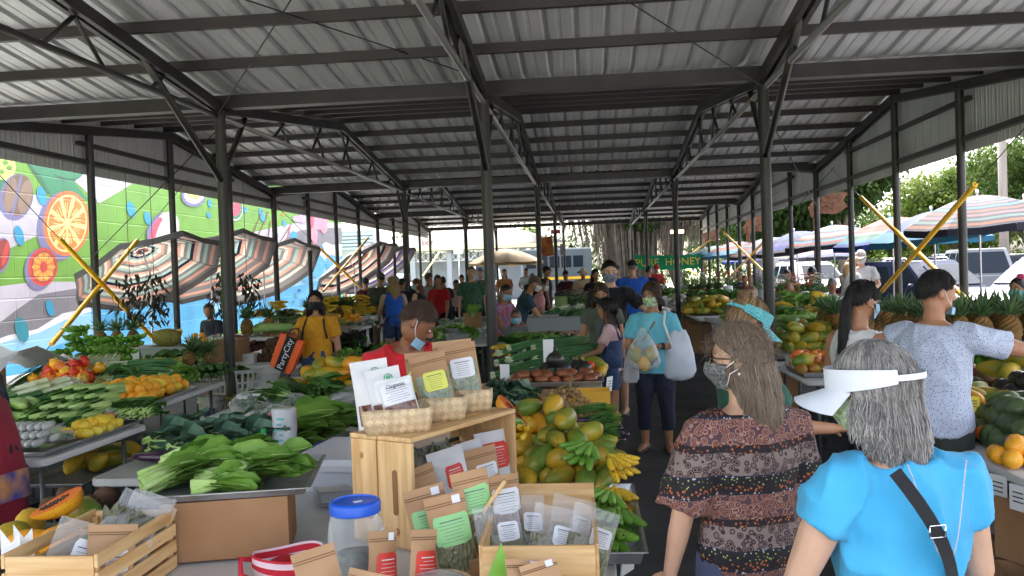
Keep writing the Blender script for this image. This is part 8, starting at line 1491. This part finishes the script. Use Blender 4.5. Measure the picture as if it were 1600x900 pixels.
def strap_blue(pt, hands, B, H, hd, feet):
 c = MB(); pts = []
 for k in range(15):
  t = k/14; x = -.062*H+.16*H*t; z = .822*H-.30*H*t; y = -.060*H-.052*H*math.sin(PI*min(1, t*1.25+.14))-.018; pts.append(B(x, y, z))
 o = [[p+V((.014, 0, .008)), p+V((.014, -.003, .008)), p+V((-.014, -.003, -.008)), p+V((-.014, 0, -.008))] for p in pts]; c.rings(o); st = c.build('shoulder_strap', K_BLK, pt, smooth=False)
 c = MB(); p = pts[4]+V((0, -.006, 0))
 for a, b in (((-.02, .014), (.02, .014)), ((.02, .014), (.02, -.014)), ((.02, -.014), (-.02, -.014)), ((-.02, -.014), (-.02, .014))): c.tube([p+V((a[0], 0, a[1])), p+V((b[0], 0, b[1]))], .0022, 6)
 c.build('buckle', M_CHROME, st)
 c = MB(); ch = []
 for k in range(21): t = k/20; ch.append(B(-.03*H+.1*H*t, -.068*H-.016-.03*math.sin(PI*t), .826*H-.15*H*math.sin(PI*t)**1.2))
 c.tube(ch, .0016, 5);
 for k in range(0, 21, 1): c.ball(ch[k], .0028, 6, 4)
 c.build('glasses_chain', mat('bead_pale', (.55, .5, .55), .3), pt)
person(px_loc(1392, 2.28), A(14), 1.555, 'woman in bright cyan tee and white visor, grey hair, seen from behind', 'light', 'grey', 'wavy', K_CYAN, 'cap', cl('dark_trousers', (44, 46, 56)), 'pants', head=(44, -3), mask=MK_FLOR, fat=1.13, hofs=(-.03, .02), hq=True, strands=7000, hat=('visor', cl('visor_white', (226, 230, 240), (214, 218, 230))), hair_l=.05, extra=strap_blue, arms={'R': ((.3, .1, -1), (.0, .5, -1)), 'L': ((.42, .12, -1), (.1, .5, -1))}, fold=.013, shoes=K_SHOE)
def hairclip(pt, hands, B, H, hd, feet):
 c = MB(); p = hd(.55, -.95, .5); c.ball(p, (.008, .022, .012), 10, 6); c.build('hair_clip', mat('pearl_clip', (.7, .68, .64), .25), pt); c = MB(); c.ball(hd(-1.16, -.1, -.36), .005, 8, 6); c.build('earring', mat('pearl_clip', (.7, .68, .64), .25), pt)
person(px_loc(1158, 2.95), A(24), 1.58, 'woman in sheer paisley blouse with ash-brown hair clipped back, masked face in profile', 'light', 'ash', 'half', K_PAIS, 'flare', cl('blue_grey_trousers', (72, 80, 108)), 'pants', head=(46, -2), mask=MK_PAT, fat=1.08, hq=True, strands=7000, hair_l=.16, glasses=[mat('tortoise_frame', (.12, .07, .04), .25), mat('dark_lens', (.02, .015, .012), .1)], extra=hairclip, arms={'L': ((.3, .05, -1), (.12, .25, -1)), 'R': ((.25, .1, -1), (0, .6, -.8))}, fold=.008, topf=1.06, shoes=K_SHOE, hem=.44)
person(px_loc(1158, 4.25), A(-72), 1.62, 'woman in streaked teal sun visor with tawny hair in a topknot, mostly hidden', 'tan', 'tawny', 'bun', cl('dark_green_top', (24, 84, 66)), 'tee', K_NAVY, head=(0, -26), hq=True, strands=900, hat=('visor', K_TVIS), mask=None, shoes=K_SHOE, arms={'R': ((.2, .5, -1), (.0, 1, -.1)), 'L': ((.2, .4, -1), (.1, .9, -.3))})
person(px_loc(1452, 5.0), A(-44), 1.715, 'man in white-blue speckled shirt reaching over the right-hand fruit', 'tan', 'black', 'short', K_SPECK, 'tee', cl('olive_trousers', (56, 62, 56)), 'pants', head=(-36, -6), mask=None, male=True, fat=1.12, hq=True, strands=1200, lean=5, shoes=K_SHOE, arms={'R': ((.75, .75, -.28), (.35, 1, .04), .2), 'L': ((.2, .25, -1), (-.1, .8, -.5))}, fold=.007, topf=1.04,
 extra=lambda pt, hands, B, H, hd, feet: [MB().rings([[hd(1.02*math.sin(a), 1.05*math.cos(a)+.1, z) for a in [rad(-60+120*j/12) for j in range(13)]] for z in (-.62, -.75, -.95)], cap=False, closed=False).build('face_mask', MK_BLUE, pt)] + [MB().tube([hd(sx*.95, .62, -.66), hd(sx*1.14, .2, -.3), hd(sx*1.14, -.05, .1)], .0018, 5).build('ear_loop', M_SIGNC, pt) for sx in (-1, 1)])
person(px_loc(1333, 5.3), A(-58), 1.66, 'woman in white sleeveless top with long black tied hair and blue mask', 'tan', 'black', 'pony', K_WHITE, 'tank', K_BLK, head=(-4, -8), mask=MK_BLUE, hq=True, strands=900, hair_l=.16, glasses=[mat('thin_frame', (.05, .03, .02), .3), clearmat('lens_clear', (1, 1, 1), .08, .05)], shoes=K_SHOE, lean=4)
person((-1.2, 5.1, .014), A(-138), 1.72, 'man in red polo bending over the stall, blue mask pulled below his chin', 'brown', 'brown', 'short', K_RED, 'tee', K_NAVY, lean=26, head=(58, -24), male=True, hq=True, strands=700, fat=1.05, shoes=K_SHOE, arms={'R': ((.15, .5, -1), (0, 1, -.3)), 'L': ((.15, .4, -1), (0, 1, -.4))},
 extra=lambda pt, hands, B, H, hd, feet: [MB().rings([[hd(.95*math.sin(a), 1.0*math.cos(a)+.12, z) for a in [rad(-70+140*j/12) for j in range(13)]] for z in (-.55, -.75, -1.0)], cap=False, closed=False).build('face_mask', MK_BLUE, pt)] + [MB().tube([hd(sx*.95, .5, -.6), hd(sx*1.14, .15, -.3), hd(sx*1.14, -.05, .12)], .0018, 5).build('ear_loop', M_SIGNC, pt) for sx in (-1, 1)])
def party_bag(pt, hands, B, H, hd, feet):
 wr = hands['R'][4]; c = MB(); b = pt
 M_BO = mat('bag_orange', sRGB(240, 96, 30), .6, rnd=0)
pm = person(px_loc(492, 9.9), A(182), 1.635, 'woman in mustard tee and jeans with long black hair and black mask, walking between stalls', 'tan', 'black', 'long', K_MUST, 'tee', K_JEAN, 'pants', head=(4, 0), mask=MK_BLK, hq=True, strands=500, hair_l=.2, fat=1.06, shoes=K_SHOE, arms={'R': ((.3, .1, -1), (-.1, .75, .55), 1.1), 'L': ((.22, -.02, -1), (.08, .12, -1))},
 extra=lambda pt, hands, B, H, hd, feet: [MB().tube([B(sx*.062*H, .045*H, .80*H), B(sx*.075*H, .082*H, .74*H), B(sx*.09*H, .07*H, .66*H)], .012, 6).build('backpack_strap', K_BLK, pt) for sx in (-1, 1)])
M_BO = mat('bag_orange', sRGB(240, 98, 30), .6, rnd=0)
bp_ = atY(450, 550, 9.6); t = empty('shopping_bag', (bp_.x, 9.6, bp_.z), 0, 'orange reusable shopping bag lettered PartyCity held by the woman in mustard', 'shopping bag'); t.rotation_euler = (0, rad(24), 0); t.scale = (.82,)*3
MB().rings([rr(.15, .05, -.27), rr(.17, .07, 0), rr(.17, .06, .22), rr(.165, .055, .22), rr(.165, .06, -.2)]).build('bag_body', M_BO, t, smooth=False); MB().box((0, -.078, -.02), (.15, .012, .5)).build('black_panel', K_BLK, t, smooth=False)
text_mesh('PartyCity', .118, M_INKW, t, Matrix.Translation((0, -.09, -.02)) @ Matrix.Rotation(-PI/2, 4, 'Y') @ Matrix.Rotation(PI/2, 4, 'X'), 'lettering')
for y in (-.06, .06): MB().tube([(-.08, y, .21), (-.06, y*.8, .32), (.0, y*.5, .36), (.06, y*.8, .32), (.08, y, .21)], .009, 6).build('handle', K_BLK, t)
def watch(pt, hands, B, H, hd, feet):
 s1, ud, el, fd, wr, hl, pn = hands['L']; c = MB(); c.tube([wr-fd*.035, wr-fd*.012], [.031, .031], 14); w_ = c.build('watch_strap', K_BLK, pt); c = MB(); c.ball(wr-fd*.022+V((0, .03, .012)), (.018, .01, .016), 10, 6); c.build('watch_face', M_BLACKP, w_)
 c = MB(); pts = [B(-.02*H, -.05*H, .81*H), B(-.075*H, .02*H, .825*H), B(-.075*H, .07*H, .76*H), B(-.12*H, .075*H, .62*H)]; c.tube(pts, .012, 6); c.build('bag_strap', M_SIGNC, pt)
 c = MB(); pts = [B(-.045*H, -.04*H, .822*H), B(-.02*H, .062*H, .77*H), B(.05*H, .085*H, .66*H)]; c.tube(pts, .012, 6); c.build('cross_strap', K_KHAKI, pt)
tl = px_loc(1018, 8.4)
person(tl, A(166), 1.63, 'woman in turquoise tee and dark capris holding a bag of papayas in the aisle', 'tan', 'brown', 'bob', K_TURQ, 'tee', cl('dark_blue_capri', (28, 34, 56)), 'capri', head=(-22, -8), mask=MK_FLOR, hq=True, strands=900, glasses=[mat('red_frame', (.2, .03, .03), .3), clearmat('lens_clear', (1, 1, 1), .08, .05)], fat=1.1, shoes=mat('sandal_brown', (.05, .035, .03), .7), hair_l=.02, arms={'R': ((.28, .12, -1), (-.5, .9, .05), .8), 'L': ((.3, .0, -1), (-.75, .75, .12), .8)}, extra=watch, legs={'R': ((.05, .05, -1), (.02, -.06, -1)), 'L': ((.06, -.02, -1), (.02, -.06, -1))})
pb_ = atY(1005, 545, 8.05); t = empty('plastic_bag', pb_, 0, 'clear plastic bag of yellow papayas held by the woman in turquoise', 'plastic bag'); b = MB(); n = 18; rg = random.Random(3)
b.rings([[V((r*math.cos(2*PI*j/n)*(1+.07*math.sin(j*2.3+z*30)), r*.7*math.sin(2*PI*j/n), z)) for j in range(n)] for r, z in ((.02, .2), (.05, .14), (.10, .06), (.145, -.04), (.155, -.12), (.12, -.18), (.04, -.2))]); b.build('bag_film', clearmat('thin_carry_film', (1, 1, 1), .16, .15), t)
for x, y, z, m_, l in ((-.07, 0, -.06, F_PAPY, 'left'), (.07, 0, -.05, F_PAPG, 'right'), (.0, -.02, -.14, F_PAPY, 'low')):
 o = rfruit(ellprof(.15, .058, 9, -.2), seed=int(x*100)+5).build('papaya', m_, loc=pb_+V((x, y, z)), rot=(1.2, x*4, 0)); tag(o, 'yellow papaya inside the clear bag held by the woman in turquoise', 'papaya', 'papayas inside the held bag')
pb2 = atY(986, 578, 8.2); b = MB(); b.rings([[V((r*math.cos(2*PI*j/n)*(1+.1*math.sin(j*1.9+z*30)), r*.6*math.sin(2*PI*j/n), z)) for j in range(n)] for r, z in ((.015, .2), (.05, .1), (.075, 0), (.08, -.08), (.05, -.12))]); o = b.build('plastic_bag', P_MILK, loc=pb2); tag(o, 'smaller cloudy plastic bag hanging below the papaya bag', 'plastic bag')
pb3 = atY(1061, 556, 8.3); q = MB(); q.rings([[V((r*math.cos(2*PI*j/n)*(1+.04*math.sin(j*2.1)), r*.45*math.sin(2*PI*j/n), z+.01*math.sin(j*1.7))) for j in range(n)] for r, z in ((.07, .24), (.10, .18), (.14, .02), (.16, -.14), (.13, -.2), (.06, -.23))]); o = q.build('tote_bag', cl('tote_white', (214, 220, 228), (198, 204, 214)), loc=pb3); tag(o, 'large soft white cloth tote on the shoulder of the woman in turquoise', 'tote bag')
q = MB(); s_top = atY(1040, 478, 8.38); q.tube([V((-.05, 0, .22)), (s_top-pb3), V((.05, .06, .22))], .014, 6); q.build('strap', M_SIGNC, o)
person(px_loc(953, 10.6), A(160), 1.88, 'tall man in black tee with dotted dark mask and hand on hip', 'light', 'black', 'short', K_BLK, 'tee', cl('grey_shorts', (90, 96, 110)), 'long_shorts', head=(30, -12), mask=MK_DOT, male=True, vox=.01, strands=300, shoes=K_SHOE, arms={'L': ((.8, -.15, -.8), (-.75, .3, -.6), 1.0), 'R': ((.2, .1, -1), (0, .5, -1))})
person(px_loc(938, 9.85), A(178), 1.62, 'woman in grey-green tee with long dark hair and black mask behind the girl', 'tan', 'brown', 'long', K_SAGE, 'cap', K_JEAN, 'long_shorts', head=(0, -24), mask=MK_BLK, vox=.01, strands=300, shoes=K_SHOE, hair_l=.15)
def overalls(pt, hands, B, H, hd, feet):
 c = MB(); c.rings([[B(1.0*ax*H*math.cos(a), ay*H*math.sin(a)-.004*H, z*H) for a in [2*PI*k/20 for k in range(20)]] for z, ax, ay in ((.5, .118, .092), (.58, .112, .086), (.64, .108, .084), (.7, .104, .088))]); c.build('overalls_bib', K_JEAN, pt)
 for sx in (-1, 1): c = MB(); c.tube([B(sx*.06*H, .08*H, .69*H), B(sx*.062*H, .05*H, .81*H), B(sx*.06*H, -.03*H, .83*H), B(sx*.05*H, -.085*H, .7*H)], .012, 6); c.build('shoulder_strap', K_JEAN, pt)
person(px_loc(950, 9.35), A(82), 1.44, 'girl in denim overall shorts over a pale pink tee at the cucumber table', 'tan', 'black', 'bob', K_PINK, 'tee', K_JEAN, 'shorts', vox=.01, strands=300, shoes=M_RED, extra=overalls, arms={'L': ((.15, .5, -1), (0, 1, -.3)), 'R': ((.15, .4, -1), (0, 1, -.4))})
person(px_loc(988, 16.6), A(4), 1.92, 'big man in royal blue tee seen from behind, black cap and shorts', 'light', 'ash', 'short', K_BLUE, 'tee', K_BLK, 'shorts', male=True, fat=1.22, shoes=K_SHOE, hat=('cap_back', K_BLK))
def cart_none(*a): pass
person(px_loc(737, 18.6), A(184), 1.92, 'man in patterned green shirt facing the camera in the left inner aisle', 'light', 'brown', 'short', K_GREENP, 'tee', K_BLK, male=True, fat=1.08, vox=.011, shoes=K_SHOE)
person(px_loc(806, 14.2), A(-86), 1.76, 'man in dark teal tee and brown cap leaning over the middle tables', 'tan', 'brown', 'short', K_TEAL, 'tee', K_NAVY, lean=24, head=(0, -4), mask=MK_WHT, male=True, vox=.011, hat=('cap', cl('cap_brown', (96, 78, 64))), shoes=K_SHOE, arms={'R': ((.1, .6, -1), (0, .5, -1)), 'L': ((.1, .5, -1), (0, .6, -1))})
person(px_loc(838, 16.4), A(-80), 1.62, 'woman in pink print top with dark bob behind the lettuce bags', 'tan', 'black', 'bob', cl('pink_print', (214, 160, 164), (190, 110, 120), sc=30), 'tee', K_NAVY, mask=MK_WHT, shoes=K_SHOE, hair_l=.03, lean=8)
person(px_loc(853, 22.5), A(-84), 1.88, 'man in black sleeveless shirt with bare arms and black cap', 'tan', 'black', 'short', K_BLK, 'tank', K_BLK, male=True, fat=1.15, hat=('cap', K_BLK), shoes=K_SHOE)
person(px_loc(779, 12.4), A(-126), 1.62, 'seller in floral blouse and blue mask half hidden by the middle post', 'brown', 'black', 'short', K_FLOR, 'cap', K_RED, mask=MK_BLUE, lean=10, head=(0, -16), vox=.011, shoes=K_SHOE, arms={'R': ((.1, .5, -1), (0, .8, -.8)), 'L': ((.1, .7, -1), (.2, .8, -.8))})
person(px_loc(804, 11.9), A(178), 1.25, 'child with blue mask peering over the middle table', 'brown', 'brown', 'short', K_GREY, 'tee', K_NAVY, mask=MK_BLUE, head=(0, -10), vox=.011, shoes=K_SHOE)
Q = 'shoppers queueing at the left back'
for px, Y, f, H, l, kw in (
(614, 16.2, 20, 1.77, 'woman in bright blue tank top with long blonde hair seen from behind', dict(skin='light', hair='blonde', style='long', top=K_BLUE, sleeve='tank', bottom=K_JEAN, blen='shorts', strands=300, hair_l=.25)),
(594, 19, 6, 1.86, 'man in dark grey tee and olive cap at the left end of the queue', dict(skin='tan', hair='black', top=cl('dark_olive', (64, 62, 56)), bottom=K_KHAKI, male=True, hat=('cap_back', cl('cap_olive', (84, 84, 70))))),
(571, 21.5, 40, 1.76, 'person in maroon shirt furthest left by the striped umbrellas', dict(skin='tan', hair='black', top=cl('maroon', (90, 26, 34)), bottom=K_NAVY)),
(626, 19.5, -10, 1.72, 'dark-haired person in navy right of the blonde woman', dict(skin='tan', hair='black', top=K_NAVY, bottom=K_BLK)),
(635, 21, 4, 1.84, 'man in black tee and white backwards cap in the queue', dict(skin='light', hair='black', top=K_BLK, bottom=K_GREY, male=True, hat=('cap_back', K_WHITE))),
(655, 18.2, 70, 1.7, 'auburn-haired woman in black sleeveless top facing left', dict(skin='light', hair='red', style='long', top=K_BLK, sleeve='tank', bottom=K_BLK, mask=MK_BLUE)),
(669, 20, -20, 1.82, 'man in pale grey shirt with dark hair in the queue', dict(skin='tan', hair='brown', top=cl('pale_grey', (178, 182, 190)), bottom=K_BLK, male=True)),
(684, 19, 160, 1.76, 'woman in red top with brown hair and dark backpack', dict(skin='tan', hair='brown', style='long', top=K_RED, bottom=K_BLK)),
(694, 22, 30, 1.72, 'dark-haired shopper behind the woman in red top', dict(skin='tan', hair='black', top=K_BLK, bottom=K_BLK)),
(710, 23, 200, 1.64, 'shopper in pale pink shirt bending over the far table', dict(skin='tan', hair='black', top=K_PINK, bottom=K_NAVY, lean=14)),
(750, 24, 180, 1.9, 'grey-shirted man behind the man in green shirt', dict(skin='light', hair='ash', top=K_GREY, bottom=K_NAVY, male=True)),
(723, 26, 150, 1.74, 'dark-clad shopper left of the man in green shirt', dict(skin='tan', hair='black', top=K_BLK, bottom=K_BLK))):
 person(px_loc(px, Y), A(f), H, l, group=Q, vox=.014, shoes=K_SHOE, **kw)
B2 = 'people at the back of the market'
for px, Y, f, H, l, kw in (
(788, 29, 190, 1.86, 'woman in orange top beneath the beige umbrella', dict(skin='light', hair='tawny', style='long', top=cl('orange_top', (206, 130, 70)), bottom=K_KHAKI)),
(823, 33, 170, 1.9, 'person in white shirt with dark hair by the bus', dict(skin='tan', hair='black', top=K_WHITE, bottom=K_NAVY)),
(831, 25, 200, 1.7, 'dark-haired person behind the man in teal tee', dict(skin='tan', hair='black', top=K_BLK, bottom=K_BLK, mask=MK_WHT)),
(966, 21, 160, 1.84, 'person in charcoal top left of the man in royal blue', dict(skin='light', hair='brown', top=cl('charcoal', (52, 52, 56)), bottom=K_BLK, mask=MK_BLK)),
(931, 20, 170, 1.78, 'dark figure just behind the tall man in black tee', dict(skin='tan', hair='black', style='long', top=K_BLK, bottom=K_BLK)),
(1013, 24, -30, 1.8, 'man in dark blue right of the man in royal blue', dict(skin='tan', hair='black', top=K_NAVY, bottom=K_BLK, male=True)),
(1016, 30, 90, 1.76, 'person in white shirt near the honey banner', dict(skin='tan', hair='black', top=K_WHITE, bottom=K_NAVY)),
(1024, 29, 200, 1.85, 'person in red shirt and red cap below the honey banner', dict(skin='tan', hair='black', top=K_RED, bottom=K_NAVY, hat=('cap', K_RED))),
(911, 24, 180, 1.8, 'seller in wide pale sun hat among the flowers', dict(skin='tan', hair='brown', top=cl('cream_top', (220, 190, 160)), bottom=K_NAVY, hat=('sunhat', cl('straw', (226, 200, 168))))),
(884, 25, 150, 1.75, 'seller in black cap behind the drink dispenser', dict(skin='tan', hair='black', top=cl('dark_maroon', (80, 24, 34)), bottom=K_BLK, hat=('cap', K_BLK)))):
 person(px_loc(px, Y), A(f), H, l, group=B2, vox=.016, shoes=K_SHOE, **kw)
R2 = 'sellers and shoppers behind the right stalls'
def raised(pt, *a): pass
for px, Y, f, H, l, kw in (
(1299, 14.3, 178, 1.5, 'grey-haired seller in brown printed blouse behind the greens', dict(skin='brown', hair='grey', style='short', top=K_BROWNF, bottom=K_NAVY, head=(0, -20), mask=None)),
(1269, 17.2, -30, 1.66, 'woman in royal blue top with dark hair seen from behind among the flowers', dict(skin='brown', hair='black', style='bob', top=cl('deep_blue', (30, 76, 170)), sleeve='tank', bottom=K_NAVY)),
(1247, 16.0, 120, 1.42, 'bent bald seller looking down beside the front right post', dict(skin='brown', hair=None, top=K_BROWNF, bottom=K_NAVY, lean=20, head=(0, -20), male=True)),
(1232, 19, 150, 1.62, 'seller in orange top half hidden by the front right post', dict(skin='brown', hair='black', top=cl('orange_red', (224, 92, 60)), bottom=K_NAVY)),
(1326, 18.5, -60, 1.84, 'blonde woman in sunglasses and white top by the open carton', dict(skin='light', hair='blonde', style='long', top=K_WHITE, bottom=K_NAVY, glasses=[M_BLACKP, M_BLACKP])),
(1345, 18.8, 170, 1.98, 'tall masked man in white shirt and pale cap outside the shelter', dict(skin='light', hair='ash', top=K_WHITE, bottom=K_KHAKI, male=True, mask=MK_WHT, hat=('cap', cl('cap_pale', (200, 190, 186))))),
(1154, 24, 180, 1.56, 'dark-haired seller low behind the far right flowers', dict(skin='brown', hair='black', top=K_NAVY, bottom=K_NAVY)),
(1165, 22, 160, 1.5, 'seller with reddish-brown hair beside the purple orchids', dict(skin='brown', hair='red', top=K_BROWNF, bottom=K_NAVY)),
(1594, 8.6, 120, 1.56, 'dark-haired woman with pink bow and teal mask at the right frame edge', dict(skin='tan', hair='black', style='long', top=K_PINK, bottom=K_NAVY, mask=cl('mask_teal', (120, 190, 190)), vox=.011, extra=lambda pt, h, B, H, hd, feet: MB().ball(hd(-.5, .3, 1.15), (.045, .02, .03), 10, 6).build('hair_bow', cl('bow_pink', (230, 80, 130)), pt)))):
 kw.setdefault('vox', .013); person(px_loc(px, Y), A(f), H, l, group=R2, shoes=K_SHOE, **kw)
def apron(pt, hands, B, H, hd, feet):
 c = MB(); n = 18; AP = cl('apron_crimson', (150, 24, 48), (132, 18, 40)); rows = []
 for z, w_, d in ((.27, .15, .1), (.36, .14, .1), (.46, .125, .095), (.56, .105, .088), (.68, .09, .09), (.78, .06, .075)): rows.append([B(w_*H*math.sin(a), d*H*math.cos(a)+.012*math.sin(a*5+z*9), z*H) for a in [rad(-100+200*j/n) for j in range(n+1)]])
 c.rings(rows, cap=False, closed=False); ap = c.build('apron', AP, pt); c = MB(); c.rings([[p+V((0, .012, 0)) for p in r[4:15]] for r in rows[1:3]], cap=False, closed=False); c.build('pocket', cl('apron_print', (214, 150, 90), (90, 80, 150), sc=9), ap)
person((-3.46, 4.66, .014), A(-90), 1.62, 'seller in crimson apron cut off by the left frame edge', 'tan', 'black', 'short', K_NAVY, 'tee', K_BLK, 'shorts', lean=-14, extra=apron, vox=.011, shoes=K_SHOE, fat=1.1)
person(px_loc(330, 13.0), A(160), 1.45, 'dark-haired seller whose head shows behind the pineapples left of the front post', 'tan', 'black', 'short', K_NAVY, 'tee', K_BLK, vox=.014, shoes=K_SHOE)
for k in list(PR):
 if not PR[k].get('_used'):
  for c in list(PR[k].children): bpy.data.objects.remove(c)
  bpy.data.objects.remove(PR[k])
bpy.data.scenes.remove(TS)
